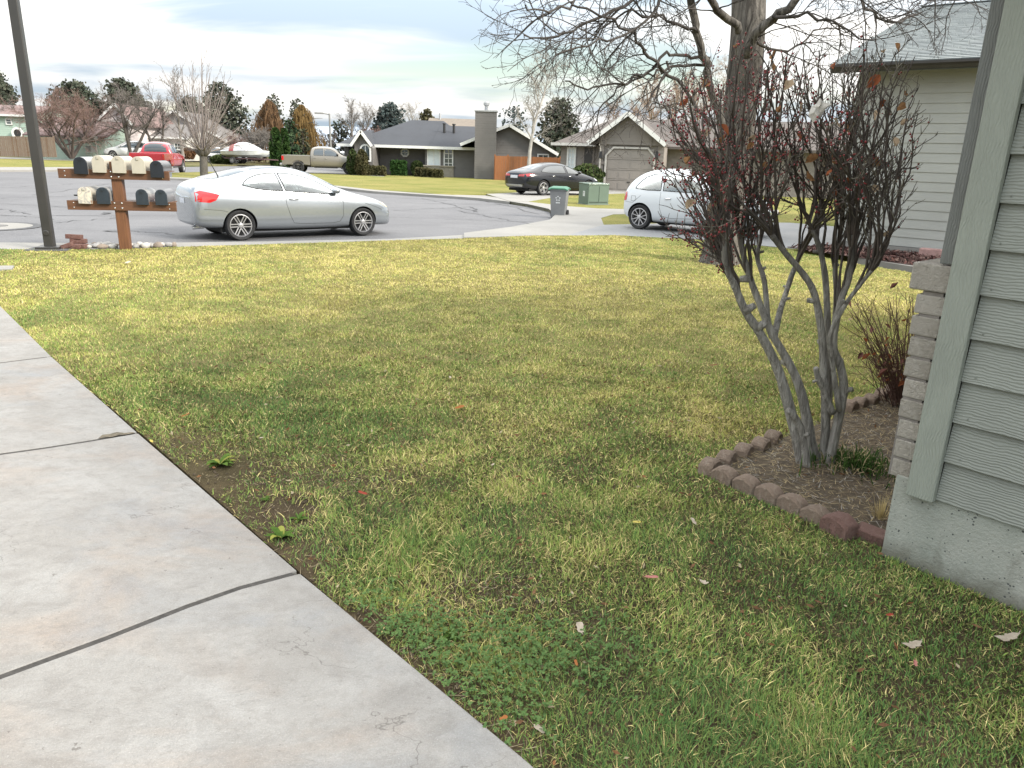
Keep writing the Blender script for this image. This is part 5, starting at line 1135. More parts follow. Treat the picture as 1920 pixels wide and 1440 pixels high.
# ------------------------------------------------------------ vehicles: a lofted body, wheels, panes and lamps laid on it
def paint(name, col, metal=.0, rough=.28, coat=1.0):
    m, nt, b = ntree(name); b.inputs['Base Color'].default_value = col + (1,); b.inputs['Metallic'].default_value = metal; b.inputs['Roughness'].default_value = rough
    b.inputs['Coat Weight'].default_value = coat; b.inputs['Coat Roughness'].default_value = .04
    v = objco(nt); d = cmix(nt, crange(nt, nz(nt, .8, 3, .5, .3, v), .35, .75, 0, .12), col, tuple(q * .8 + .02 for q in col)); nt.links.new(d, b.inputs['Base Color'])
    return m
M_RED = mat('red_lamp_lens', (.42, .012, .012), .12, .25, 9, coat=1); M_AMBER = mat('hazed_headlamp', (.50, .42, .28), .2, .2, 14, coat=.8); M_CLEARLAMP = mat('clear_lamp', (.55, .57, .58), .12, .2, 14, coat=1)
M_SEAM = mat('panel_gap', (.02, .02, .02), .9); M_SEAT = mat('car_seat_cloth', (.035, .037, .04), .9, .2); M_PLATE = mat('number_plate', (.55, .57, .62), .5, .15, 14); M_CABIN = mat('car_cabin_lining', (.06, .06, .058), .9, .2)
def cage(stations, ends=True):
    """closed loft through stations (x, zb, zbelt, ztop, w_belt, w_roof); y runs across"""
    V = []; Fc = []; n = 16
    for (x, zb, zl, zt, w, wr) in stations:
        h = [(0, zb), (w * .80, zb), (w * .965, zb + .07), (w * 1.0, zb + (zl - zb) * .52), (w * .975, zl), (wr + (w - wr) * .12, zl + (zt - zl) * .72), (wr * .82, zt - (zt - zl) * .05 - .008), (wr * .42, zt), (0, zt + .004)]
        half = [(x, -y, z) for y, z in h]; V += half + [(x, y, z) for y, z in h[-2:0:-1]]
    m = len(stations)
    for i in range(m - 1):
        for j in range(n): a = i * n + j; c = i * n + (j + 1) % n; Fc.append((a, c, c + n, a + n))
    for i, fl in ((0, 0), (m - 1, 1)):
        o = i * n; q = [(o, o + 1, o + 15), (o + 1, o + 2, o + 14, o + 15), (o + 2, o + 3, o + 13, o + 14), (o + 3, o + 4, o + 12, o + 13), (o + 4, o + 5, o + 11, o + 12), (o + 5, o + 6, o + 10, o + 11), (o + 6, o + 7, o + 9, o + 10), (o + 7, o + 8, o + 9)]
        Fc += [t if fl else t[::-1] for t in q]
    return V, Fc
class Skin:
    """ray queries on the body so that panes, lamps and seams lie on it"""
    def __init__(s, me): s.t = BVHTree.FromPolygons([v.co.copy() for v in me.vertices], [tuple(p.vertices) for p in me.polygons])
    def side(s, x, z, sgn=-1, off=.004):
        h, n, i, d = s.t.ray_cast(Vector((x, sgn * 5, z)), Vector((0, -sgn, 0)))
        if h is None: return None
        if n.dot(Vector((0, sgn, 0))) < 0: n = -n
        return h + n * off
    def axis(s, y, z, sgn=-1, off=.004):
        h, n, i, d = s.t.ray_cast(Vector((sgn * 9, y, z)), Vector((-sgn, 0, 0)))
        if h is None: return None
        if n.dot(Vector((sgn, 0, 0))) < 0: n = -n
        return h + n * off
    def top(s, x, y, off=.004):
        h, n, i, d = s.t.ray_cast(Vector((x, y, 5)), Vector((0, 0, -1)))
        if h is None: return None
        if n.z < 0: n = -n
        return h + n * off
def patch(b, fn, poly, mi=0, rings=4, sub=3):
    """fill a star-shaped outline with points laid on the skin by fn(u, v)"""
    P = []
    for i in range(len(poly)):
        a, c = poly[i], poly[(i + 1) % len(poly)]
        for j in range(sub): t = j / sub; P.append((a[0] + (c[0] - a[0]) * t, a[1] + (c[1] - a[1]) * t))
    cx = sum(p[0] for p in P) / len(P); cy = sum(p[1] for p in P) / len(P); vs = []; ok = True
    c0 = fn(cx, cy)
    if c0 is None: return
    last = c0
    for r in range(1, rings + 1):
        for p in P:
            q = fn(cx + (p[0] - cx) * r / rings, cy + (p[1] - cy) * r / rings)
            if q is None: q = last
            last = q; vs.append(q)
    n = len(P); vs.append(c0); m = len(vs) - 1
    fs = [(m, j, (j + 1) % n) for j in range(n)] + [((r - 1) * n + j, r * n + j, r * n + (j + 1) % n, (r - 1) * n + (j + 1) % n) for r in range(1, rings) for j in range(n)]
    b.add(vs, fs, mi)
def seam(b, fn, pts, w=.006, mi=0, closed=False):
    P = []
    m = len(pts) if closed else len(pts) - 1
    for i in range(m):
        a, c = pts[i], pts[(i + 1) % len(pts)]
        for j in range(4): t = j / 4; P.append((a[0] + (c[0] - a[0]) * t, a[1] + (c[1] - a[1]) * t))
    P.append(pts[0] if closed else pts[-1]); Q = [fn(*p) for p in P]; Q = [q for q in Q if q is not None]
    if len(Q) > 1: b.tube(Q, w / 2, 4, mi)
def wheel(parent, loc, Rt, W, rim, side, spokes=6, style='twin', mrim=None, steer=0.0):
    """side = -1 or +1: which way the outer face looks"""
    w = node('wheel', parent, loc, (0, 0, steer)); M_ = Matrix.Rotation(R(90) * side * -1, 4, 'X'); mrim = mrim or M_ALLOY
    b = MB(); b.lathe([(rim * .98, -W / 2 + .01), (Rt * .93, -W / 2), (Rt * .985, -W / 2 + .025), (Rt, -W / 4), (Rt, W / 4), (Rt * .985, W / 2 - .025), (Rt * .93, W / 2), (rim * 1.02, W / 2 - .012), (rim * .97, W / 2 - .03)], 36, 0, M_); b.build('tyre', M_RUBBER, w, smooth=True, autosmooth=R(50))
    b = MB(); b.lathe([(rim, W / 2 - .014), (rim * .93, W / 2 - .012), (rim * .90, W / 2 - .04), (rim * .88, -W / 2 + .02)], 36, 0, M_)
    b.lathe([(rim * .9, -.01), (0, -.01)], 24, 1, M_)
    zf = W / 2 - .028
    for k in range(spokes):
        a = 6.2832 * k / spokes
        for da in ((-.13, .13) if style == 'twin' else ((0,) if style == 'single' else (-.30, .30))):
            a1 = a + da; a0 = a + (da if style == 'twin' else (0 if style == 'single' else da * .2))
            off = .018 * (1 if da > 0 else -1) if style == 'twin' else 0
            p = Vector((rim * .16 * math.cos(a0) - off * math.sin(a), rim * .16 * math.sin(a0) + off * math.cos(a), zf - .004)); q = Vector((rim * .94 * math.cos(a1), rim * .94 * math.sin(a1), zf + .008))
            d = (q - p).normalized(); s = Vector((-d.y, d.x, 0)) * rim * (.045 if style != 'single' else .085); dz = Vector((0, 0, .02))
            b.add([M_ @ u for u in (p - s, p + s, q + s, q - s, p - s - dz, p + s - dz, q + s - dz, q - s - dz)], [(0, 1, 2, 3), (0, 4, 5, 1), (1, 5, 6, 2), (2, 6, 7, 3), (3, 7, 4, 0)], 0)
    b.lathe([(rim * .24, zf - .006), (rim * .22, zf + .012), (rim * .10, zf + .016), (0, zf + .016)], 18, 0, M_)
    b.build('rim', [mrim, M_BLACK], w); return w
def car(name, label, loc, rz, st, paint_m, axles, Rt, rim, track, wins, see=False, spokes=6, style='twin', group=None, tyreW=.20, arch=1.16, seams=(), glass=M_DARKGLASS, wmat=None, cat='car', levels=2, arch_lip=None, steer=0.0):
    o = thing(name, loc, label, cat, group, rz); V, Fc = cage(st)
    me = bpy.data.meshes.new('body'); me.from_pydata(V, [], Fc); me.materials.append(paint_m); body = bpy.data.objects.new('body', me); COL.objects.link(body)
    md = body.modifiers.new('s', 'SUBSURF'); md.levels = levels; md.render_levels = levels; bake(body); skin = Skin(body.data)
    # wheel openings and, for a see-through cabin, the window openings
    cut = MB()
    for ax in axles:
        for sg in (-1, 1):
            M_ = Matrix.Translation((ax, sg * (track / 2 + .12), Rt)) @ Matrix.Rotation(R(90), 4, 'X'); a = Rt * arch; cut.lathe([(0, -.32), (a, -.32), (a, .32), (0, .32)], 40, 0, M_)
    cobs = [cut.build('cutter', [M_UNDERSIDE])]
    if see:
        for poly in wins:
            k = MB(); k.slab([(x, -2, z) for x, z in poly], (0, 4, 0)); cobs.append(k.build('cutter', [M_CABIN]))
    for c in cobs:
        bm = bmesh.new(); bm.from_mesh(c.data); bmesh.ops.remove_doubles(bm, verts=bm.verts, dist=1e-5); bmesh.ops.recalc_face_normals(bm, faces=bm.faces); bm.to_mesh(c.data); bm.free()
        md = body.modifiers.new('b', 'BOOLEAN'); md.operation = 'DIFFERENCE'; md.object = c; md.solver = 'EXACT'; md.material_mode = 'TRANSFER'
    bake(body)
    for c in cobs: bpy.data.objects.remove(c)
    bm = bmesh.new(); bm.from_mesh(body.data)
    for f in bm.faces: f.smooth = True
    for e in bm.edges: e.smooth = not (len(e.link_faces) == 2 and e.calc_face_angle(0) > R(38))
    bm.to_mesh(body.data); bm.free(); body.parent = o; body.name = 'body'
    for i, poly in enumerate(wins):
        for sg in (-1, 1):
            b = MB(); patch(b, lambda u, v, s=sg: skin.side(u, v, s, .003), poly, 0, 3, 4); b.build('side_window', M_GLASS if see else glass, o, smooth=True)
            b = MB(); seam(b, lambda u, v, s=sg: skin.side(u, v, s, .003), poly, .022, 0, True); b.build('window_trim', M_BLACK, o, smooth=True)
    b = MB()
    for sg in (-1, 1):
        for pts in seams: seam(b, lambda u, v, s=sg: skin.side(u, v, s, .0), pts, .008)
    if seams: b.build('door_seams', M_SEAM, body)
    for ax in axles:
        for sg in (-1, 1): wheel(o, (ax, sg * (track / 2), Rt), Rt, tyreW, rim, sg, spokes, style, wmat, steer if ax == axles[-1] else 0)
    return o, skin, body
def lamp(o, name, fn, poly, m, off=None, rings=3):
    b = MB(); patch(b, fn, poly, 0, rings, 4); return b.build(name, m, o, smooth=True)
def handle(o, skin, x, z, m, L=.17):
    for sg in (-1, 1):
        p = skin.side(x, z, sg, .02)
        if p is None: continue
        b = MB(); b.tube([p + Vector((-L / 2, -sg * .018, 0)), p + Vector((-L / 3, sg * .008, 0)), p + Vector((L / 3, sg * .008, 0)), p + Vector((L / 2, -sg * .018, 0))], [.010, .014, .014, .010], 6); b.build('door_handle', m, o, smooth=True)
def mirror(o, skin, x, z, m):
    for sg in (-1, 1):
        p = skin.side(x, z, sg, 0)
        if p is None: continue
        b = MB(); q = p + Vector((-.02, sg * .11, .05)); M_ = Matrix.Translation(q) @ Matrix.Diagonal((.085, .10, .065, 1)); b.lathe([(0, -1), (.6, -.85), (.95, -.3), (1, .2), (.8, .7), (0, .9)], 12, 0, M_ @ Matrix.Rotation(R(90), 4, 'Y')); b.tube([p, q], .018, 5); b.build('mirror', m, o, smooth=True)
def two(fn):
    for s in (-1, 1): fn(s)

# silver coupe at the kerb
def coupe():
    a = gp(447, 451.5); c = gp(686, 446.5); d = (c - a); rz = math.atan2(d.y, d.x) + R(9); u = Vector((math.cos(rz), math.sin(rz), 0)); v = Vector((-u.y, u.x, 0)); base = a + v * .80 - u * .76 
    silver = paint('silver_paint', (.33, .355, .38), .6, .24)
    st = [(0.0, .34, .62, .80, .62, .54), (.05, .27, .86, 1.06, .77, .64), (.28, .235, .945, 1.15, .83, .64), (.75, .20, .96, 1.285, .868, .595), (1.2, .175, .955, 1.395, .88, .57), (1.8, .165, .945, 1.445, .882, .57), (2.3, .165, .925, 1.405, .88, .57), (2.75, .165, .90, 1.24, .88, .60), (3.2, .17, .865, .985, .872, .66), (3.55, .18, .82, .895, .865, .70), (4.0, .20, .735, .79, .82, .66), (4.28, .17, .58, .67, .72, .56), (4.42, .20, .44, .53, .54, .40)]
    q1 = [(.98, 1.075), (1.04, 1.14), (1.15, 1.205), (1.32, 1.262), (1.54, 1.296), (1.70, 1.300), (1.745, 1.12), (1.785, .965), (1.60, .968), (1.40, .985), (1.22, 1.01), (1.10, 1.045)]
    q2 = [(1.765, 1.302), (1.98, 1.292), (2.22, 1.252), (2.46, 1.180), (2.70, 1.070), (2.86, .970), (2.93, .895), (2.60, .905), (2.2, .930), (1.835, .958)]
    sm = [[(3.06, .86), (3.09, .70), (3.08, .45), (3.0, .33), (2.85, .30), (2.2, .30), (1.97, .32), (1.90, .45), (1.82, .70), (1.81, .94)], [(.10, .63), (.5, .60), (.62, .57)], [(3.62, .70), (3.95, .60), (4.05, .55)]]
    o, sk, body = car('parked_car', 'silver two door coupe parked along the near kerb beside the mailboxes', base, rz, st, silver, (.86, 3.56), .298, .222, 1.50, [q1, q2], True, 6, 'twin', seams=sm, tyreW=.215, arch=1.13)
    for sg in (-1, 1):
        f = lambda x, z, s=sg: sk.side(x, z, s, .006)
        lamp(o, 'tail_lamp', f, [(.07, .93), (.16, .965), (.34, .93), (.50, .895), (.42, .79), (.30, .745), (.06, .765)], M_RED)
        lamp(o, 'headlight', f, [(3.98, .715), (4.12, .70), (4.25, .64), (4.30, .58), (4.20, .60), (4.08, .655)], M_AMBER)
    handle(o, sk, 1.98, .80, M_CHROME, .20); mirror(o, sk, 2.93, .92, silver)
    b = MB(); patch(b, lambda x, y: sk.top(x, y, .004), [(.46, -.50), (.40, -.25), (.38, 0), (.40, .25), (.46, .50), (.80, .52), (1.15, .46), (1.18, 0), (1.15, -.46), (.80, -.52)], 0, 5, 4); b.build('rear_window', M_DARKGLASS, o, smooth=True)
    b = MB(); patch(b, lambda x, y: sk.top(x, y, .004), [(2.36, -.48), (2.34, 0), (2.36, .48), (2.75, .58), (3.12, .64), (3.20, .30), (3.23, 0), (3.20, -.30), (3.12, -.64), (2.75, -.58)], 0, 5, 4); b.build('windscreen', M_DARKGLASS, o, smooth=True)
    b = MB(); patch(b, lambda x, y: sk.top(x, y, .004), [(1.25, -.40), (1.25, .40), (2.20, .42), (2.20, -.42)], 0, 5, 6); b.build('glass_roof', M_DARKGLASS, o, smooth=True)
    b = MB(); patch(b, lambda y, z: sk.axis(y, z, -1, .005), [(-.17, .80), (.17, .80), (.17, .70), (-.17, .70)], 0, 3, 3); b.build('number_plate', M_PLATE, o)
    b = MB(); b.tube([sk.top(.62, -.40, 0), Vector(sk.top(.62, -.40, 0)) + Vector((-.18, 0, .36))], [.012, .004], 5); b.build('aerial', M_BLACK, o)
    for y in (-.38, .38):
        for x, zt in ((1.62, .60), (2.12, .55)):
            b = MB(); b.box((x, y, .96), (.10, .40, .16)); b.box((x + .01, y, 1.10), (.08, .22, .15)); b.build('seat', M_SEAT, o, bevel=.03)
    b = MB(); M_ = Matrix.Translation((2.52, .38, .99)) @ Matrix.Rotation(R(65), 4, 'Y'); b.lathe([(.17 + .014 * math.cos(t), .014 * math.sin(t)) for t in [6.283 * k / 8 for k in range(9)]], 24, 0, M_); b.build('steering_wheel', M_SEAT, o, smooth=True)
    b = MB(); b.tube([(.25, -.45, .26), (.02, -.47, .25)], .035, 10); b.build('exhaust', M_CHROME, o)
    b = MB(); b.box((2.2, 0, .21), (3.4, 1.40, .10)); b.build('underbody', M_UNDERSIDE, o); o.scale = (.965, .965, .97)
    b = MB(); s0 = sk.top(3.18, -.45, .012); s1 = sk.top(3.25, .10, .012); b.tube([s0, s1], .010, 4); b.build('wiper', M_BLACK, o)
coupe()

# white bubble-shaped hatchback on the neighbour's drive
def hatch():
    a = gp(1199, 429.5, .109); rz = R(-36); base = Vector((a.x, a.y, zr(a.x, a.y) + .113)); u = Vector((math.cos(rz), math.sin(rz), 0)); base = base + Vector((-u.y, u.x, 0)) * .70 - u * .56
    wp = paint('white_paint', (.56, .59, .62), 0, .25)
    st = [(0, .40, .70, .80, .58, .50), (.05, .28, .84, 1.02, .70, .54), (.20, .22, .92, 1.24, .77, .53), (.50, .19, .94, 1.42, .80, .535), (1.0, .18, .935, 1.485, .812, .55), (1.55, .18, .92, 1.475, .812, .56), (2.0, .18, .91, 1.37, .81, .57), (2.4, .18, .90, 1.15, .805, .60), (2.75, .19, .87, .985, .79, .62), (3.1, .20, .80, .90, .75, .60), (3.4, .24, .66, .74, .64, .50), (3.55, .34, .50, .58, .46, .36)]
    q1 = [(.38, .985), (.46, 1.12), (.60, 1.25), (.80, 1.325), (1.0, 1.345), (1.05, 1.16), (1.08, .96), (.72, .955)]; q2 = [(1.10, 1.35), (1.45, 1.34), (1.75, 1.27), (2.05, 1.10), (2.22, .95), (1.7, .95), (1.14, .958)]
    sm = [[(2.28, .90), (2.30, .55), (2.22, .36), (1.4, .32), (1.18, .36), (1.10, .55), (1.09, .92)], [(.06, .66), (.35, .64), (.56, .82)], [(.30, .80), (.42, .80), (.42, .68), (.30, .68), (.30, .80)]]
    o, sk, body = car('parked_car', 'small white rounded hatchback parked on the driveway behind the bare bush', base, rz, st, wp, (.56, 2.86), .30, .215, 1.40, [q1, q2], True, 5, 'y', seams=sm, tyreW=.19)
    for sg in (-1, 1):
        lamp(o, 'tail_lamp', lambda x, z, s=sg: sk.side(x, z, s, .006), [(.06, .86), (.13, .90), (.17, .80), (.15, .68), (.07, .68)], M_RED); lamp(o, 'headlight', lambda x, z, s=sg: sk.side(x, z, s, .006), [(3.15, .72), (3.3, .72), (3.35, .6), (3.2, .58)], M_CLEARLAMP)
    handle(o, sk, 1.30, .78, M_CHROME); mirror(o, sk, 2.22, .97, wp)
    b = MB(); patch(b, lambda y, z: sk.axis(y, z, -1, .005), [(-.46, .98), (-.40, 1.28), (0, 1.33), (.40, 1.28), (.46, .98), (0, .95)], 0, 4, 4); b.build('rear_window', M_DARKGLASS, o, smooth=True)
    b = MB(); patch(b, lambda x, y: sk.top(x, y, .004), [(2.0, -.48), (2.0, .48), (2.62, .58), (2.68, 0), (2.62, -.58)], 0, 4, 4); b.build('windscreen', M_DARKGLASS, o, smooth=True)
    for y in (-.36, .36): b = MB(); b.box((1.25, y, 1.0), (.12, .42, .30)); b.build('seat', M_SEAT, o, bevel=.04)
    b = MB(); b.box((1.75, 0, .22), (3.0, 1.3, .1)); b.build('underbody', M_UNDERSIDE, o)
hatch()

# black saloon on the far drive
def saloon():
    a = gp(1018, 366.5, .106); rz = R(38); u = Vector((math.cos(rz), math.sin(rz), 0)); v = Vector((-u.y, u.x, 0)); base = Vector((a.x, a.y, zr(a.x, a.y) + .11)) + v * .85 - u * 1.05
    bp = paint('black_paint', (.006, .007, .010), 0, .15, .35)
    st = [(0, .40, .70, .84, .68, .60), (.06, .30, .88, 1.03, .80, .66), (.35, .24, .96, 1.09, .885, .66), (.85, .20, .975, 1.22, .915, .60), (1.35, .185, .97, 1.385, .925, .575), (2.0, .18, .955, 1.46, .93, .575), (2.6, .18, .94, 1.42, .93, .58), (3.1, .18, .92, 1.22, .925, .62), (3.55, .185, .88, 1.02, .915, .70), (4.1, .20, .80, .90, .89, .72), (4.6, .22, .66, .75, .78, .62), (4.85, .32, .48, .56, .56, .45)]
    q1 = [(.90, 1.03), (1.10, 1.16), (1.38, 1.27), (1.60, 1.30), (1.68, 1.31), (1.72, 1.0), (1.3, 1.0)]; q2 = [(1.76, 1.315), (2.1, 1.325), (2.4, 1.315), (2.44, .985), (1.80, .995)]; q3 = [(2.50, 1.31), (2.75, 1.27), (3.0, 1.17), (3.25, 1.0), (3.28, .955), (2.52, .98)]
    q0 = [(.95, 1.045), (1.15, 1.17), (1.40, 1.265), (1.68, 1.31), (2.05, 1.325), (2.38, 1.315), (2.40, .985), (1.7, .995), (1.25, 1.005)]
    sm = [[(2.46, .95), (2.47, .6), (2.42, .34), (1.6, .32), (1.42, .50), (1.40, .96)], [(3.4, .90), (3.42, .6), (3.36, .36), (2.46, .33)]]
    o, sk, body = car('parked_car', 'black four door saloon parked on the driveway before the grey garage', base, rz, st, bp, (1.05, 3.86), .335, .235, 1.58, [q0, q3], False, 5, 'twin', seams=sm, tyreW=.215)
    two(lambda s: lamp(o, 'tail_lamp', lambda x, z: sk.side(x, z, s, .006), [(.10, .93), (.30, .95), (.55, .93), (.40, .86), (.12, .83)], M_RED))
    b = MB(); patch(b, lambda y, z: sk.axis(y, z, -1, .006), [(-.70, .93), (-.35, .90), (-.30, .82), (-.68, .82)], 0, 3, 3); patch(b, lambda y, z: sk.axis(y, z, -1, .006), [(.70, .93), (.35, .90), (.30, .82), (.68, .82)], 0, 3, 3); b.build('tail_lamp', M_RED, o)
    b = MB(); patch(b, lambda y, z: sk.axis(y, z, -1, .008), [(-.26, .86), (.26, .86), (.26, .74), (-.26, .74)], 0, 3, 3); b.build('number_plate', M_PLATE, o)
    b = MB(); patch(b, lambda y, z: sk.axis(y, z, -1, .006), [(-.62, .46), (.62, .46), (.58, .36), (-.58, .36)], 0, 3, 4); b.build('bumper_trim', mat('silver_trim', (.35, .35, .36), .3, .1, metal=.6), o)
    two(lambda s: lamp(o, 'headlight', lambda x, z: sk.side(x, z, s, .006), [(4.25, .80), (4.5, .74), (4.6, .64), (4.35, .68)], M_CLEARLAMP))
    handle(o, sk, 1.62, .86, M_CHROME); handle(o, sk, 2.62, .85, M_CHROME); mirror(o, sk, 3.22, .98, bp)
    b = MB(); patch(b, lambda x, y: sk.top(x, y, .004), [(.62, -.55), (.58, 0), (.62, .55), (1.25, .50), (1.32, 0), (1.25, -.50)], 0, 5, 4); b.build('rear_window', M_DARKGLASS, o, smooth=True)
    b = MB(); patch(b, lambda x, y: sk.top(x, y, .004), [(2.72, -.5), (2.70, 0), (2.72, .5), (3.45, .62), (3.52, 0), (3.45, -.62)], 0, 5, 4); b.build('windscreen', M_DARKGLASS, o, smooth=True)
    for y in (-.4, .4):
        for x in (1.75, 2.55): b = MB(); b.box((x, y, 1.08), (.10, .30, .18)); b.build('seat', M_SEAT, o, bevel=.04)
    b = MB(); b.box((2.4, 0, .22), (4.2, 1.5, .1)); b.build('underbody', M_UNDERSIDE, o)
saloon()

# pickup trucks: cab and nose lofted, a separate box behind with an open bed
def pickup(label, base, rz, pm, L=5.9, H=1.95, Rt=.42, lift=.0, side_glass=M_DARKGLASS, wm=None, canopy=False):
    st = [(2.05, .52, 1.15, 1.22, .93, .80), (2.10, .45, 1.22, 1.72, .97, .74), (2.25, .44, 1.26, H - .06, .985, .70), (2.7, .44, 1.26, H, .99, .70), (3.3, .44, 1.25, H, .99, .70), (3.75, .44, 1.24, H - .08, .99, .71), (4.15, .44, 1.23, 1.58, .985, .74), (4.45, .44, 1.20, 1.32, .98, .80), (4.9, .45, 1.14, 1.24, .975, .82), (5.5, .48, 1.08, 1.19, .95, .80), (5.78, .52, .98, 1.10, .86, .72), (5.88, .60, .85, .95, .74, .60)]
    w1 = [(2.34, 1.30), (2.36, 1.60), (2.44, H - .20), (3.02, H - .17), (3.04, 1.29)]; w2 = [(3.12, 1.29), (3.11, H - .17), (3.55, H - .20), (3.85, 1.62), (4.10, 1.36), (4.10, 1.28)]
    sm = [[(3.08, 1.26), (3.08, .62), (4.15, .60), (4.22, 1.22)], [(2.25, 1.24), (2.26, .85), (2.42, .62), (3.08, .61)]]
    o, sk, body = car('parked_pickup', label, base, rz, st, pm, (4.85,), Rt, .27, 1.68, [w1, w2], False, 6, 'single', seams=sm, tyreW=.27, glass=side_glass, wmat=wm, cat='pickup truck', arch=1.2)
    # bed box
    b = MB(); t = .09; zb, zt = .58, 1.27; x0, x1, w = .05, 2.06, .975
    b.box(((x0 + x1) / 2, 0, zb + .05), (x1 - x0, 2 * w - .1, .1))
    sideprof = []; ax = 1.18; a = Rt * 1.2
    arc = [(ax - a * math.cos(k), Rt + a * math.sin(k)) for k in [math.pi * j / 14 for j in range(15)]]; arc = [p for p in arc if p[1] > zb]
    for sg in (-1, 1):
        P = [(x0, zb), (x0, zt - .02), (x0 + .03, zt), (x1, zt), (x1, zb)] + arc[::-1]
        ys = sg * w; b.slab([(x, ys, z) for x, z in P], (0, -sg * t, 0))
    b.box((x0 + .04, 0, (zb + zt) / 2), (.08, 2 * w - .02, zt - zb)); b.box((x1 - .03, 0, (zb + zt) / 2), (.06, 2 * w - .02, zt - zb))
    b.build('bed', pm, o, bevel=.02)
    for sg in (-1, 1): wheel(o, (ax, sg * .84, Rt), Rt, .27, .27, sg, 6, 'single', wm)
    b = MB(); b.box((x0 - .005, 0, .97), (.02, 1.62, .46)); b.build('tailgate', pm, o, bevel=.012)
    b = MB(); b.box((x0 - .02, 0, 1.03), (.012, .20, .10)); b.build('emblem', M_BLACK, o)
    b = MB(); b.box((x0 - .09, 0, .60), (.18, 1.86, .17)); b.build('rear_bumper', mat('chrome_bumper', (.45, .45, .46), .25, .1, metal=.7), o, bevel=.03)
    b = MB(); b.box((x0 - .185, 0, .62), (.01, .32, .14)); b.build('number_plate', M_PLATE, o)
    for sg in (-1, 1): b = MB(); b.box((x0 + .05, sg * (w - .055), 1.05), (.16, .125, .30)); b.build('tail_lamp', M_RED, o, bevel=.01)
    two(lambda s: lamp(o, 'headlight', lambda x, z: sk.side(x, z, s, .006), [(5.45, 1.05), (5.7, 1.0), (5.78, .85), (5.5, .85)], M_CLEARLAMP))
    b = MB(); patch(b, lambda y, z: sk.axis(y, z, -1, .006), [(-.66, 1.34), (-.58, H - .14), (0, H - .10), (.58, H - .14), (.66, 1.34)], 0, 4, 4); b.build('rear_window', M_DARKGLASS, o, smooth=True)
    b = MB(); patch(b, lambda x, y: sk.top(x, y, .005), [(3.72, -.58), (3.70, 0), (3.72, .58), (4.35, .72), (4.42, 0), (4.35, -.72)], 0, 4, 4); b.build('windscreen', M_DARKGLASS, o, smooth=True)
    handle(o, sk, 3.22, 1.08, pm); handle(o, sk, 2.42, 1.10, pm); mirror(o, sk, 4.08, 1.34, M_BLACK)
    b = MB(); b.box((3.0, 0, .55), (5.2, 1.3, .2)); b.build('underbody', M_UNDERSIDE, o)
    for sg in (-1, 1): b = MB(); b.box((3.2, sg * .94, .44), (1.7, .12, .06)); b.build('side_step', M_BLACK, o)
    return o
# red: seen from behind and its right side
a = gp(316, 328); rz = R(101); u = Vector((math.cos(rz), math.sin(rz), 0)); v = Vector((-u.y, u.x, 0))
pickup('red crew cab pickup seen from behind, parked across the street', Vector((a.x, a.y, zr(a.x, a.y))) + v * .84 - u * 1.18, rz, paint('red_paint', (.34, .010, .022), 0, .25))
a = gp(560, 324.5, .1); rz = R(7); u = Vector((math.cos(rz), math.sin(rz), 0)); v = Vector((-u.y, u.x, 0))
pickup('sand coloured crew cab pickup parked on the drive of the dark grey house', Vector((a.x, a.y, zr(a.x, a.y) + .1)) + v * .84 - u * 1.18, rz, paint('sand_paint', (.165, .150, .125), .15, .3), wm=mat('dark_wheel', (.04, .04, .045), .4))
def suv(label, base, rz, pm, sc=1.0):
    st = [(0, .45, .80, .95, .72, .62), (.06, .36, .98, 1.30, .86, .64), (.25, .30, 1.0, 1.58, .90, .62), (.9, .27, 1.0, 1.68, .92, .62), (1.8, .26, .99, 1.69, .925, .62), (2.5, .26, .98, 1.62, .925, .63), (3.0, .26, .97, 1.35, .92, .66), (3.4, .27, .95, 1.08, .91, .72), (4.0, .28, .90, 1.0, .89, .74), (4.4, .32, .76, .86, .80, .64), (4.6, .42, .56, .66, .60, .48)]
    q = [(.42, 1.06), (.50, 1.30), (.70, 1.48), (1.3, 1.54), (2.0, 1.53), (2.45, 1.46), (2.9, 1.20), (3.08, 1.02), (1.8, 1.03)]
    o, sk, body = car('parked_car', label, base, rz, st, pm, (.95, 3.65), .35, .25, 1.58, [q], False, 5, 'single')
    two(lambda s: lamp(o, 'headlight', lambda x, z: sk.side(x, z, s, .006), [(4.0, .88), (4.3, .82), (4.42, .70), (4.1, .74)], M_CLEARLAMP)); two(lambda s: lamp(o, 'tail_lamp', lambda x, z: sk.side(x, z, s, .006), [(.07, 1.1), (.2, 1.1), (.2, .85), (.07, .85)], M_RED))
    b = MB(); patch(b, lambda x, y: sk.top(x, y, .005), [(2.55, -.52), (2.52, 0), (2.55, .52), (3.25, .65), (3.32, 0), (3.25, -.65)], 0, 4, 4); b.build('windscreen', M_DARKGLASS, o, smooth=True)
    mirror(o, sk, 3.0, 1.05, pm); b = MB(); b.box((2.3, 0, .3), (3.9, 1.4, .1)); b.build('underbody', M_UNDERSIDE, o); return o
WP = paint('white_paint_far', (.55, .56, .57), 0, .28)
p = at(262, 296, 76); suv('white sport utility car with its nose to the left behind the red pickup', Vector((p.x + 1.6, p.y, at(235, 297, 76).z)), R(190), WP)
p = at(420, 303, 84); suv('white car half hidden behind the topped bare tree', Vector((p.x - 2.2, p.y, at(410, 306, 84).z)), R(5), WP)
p = at(655, 322, 74); suv('white car showing its roof behind the sand coloured pickup', Vector((p.x - 1.5, p.y, zr(p.x, p.y) + .1)), R(12), WP)
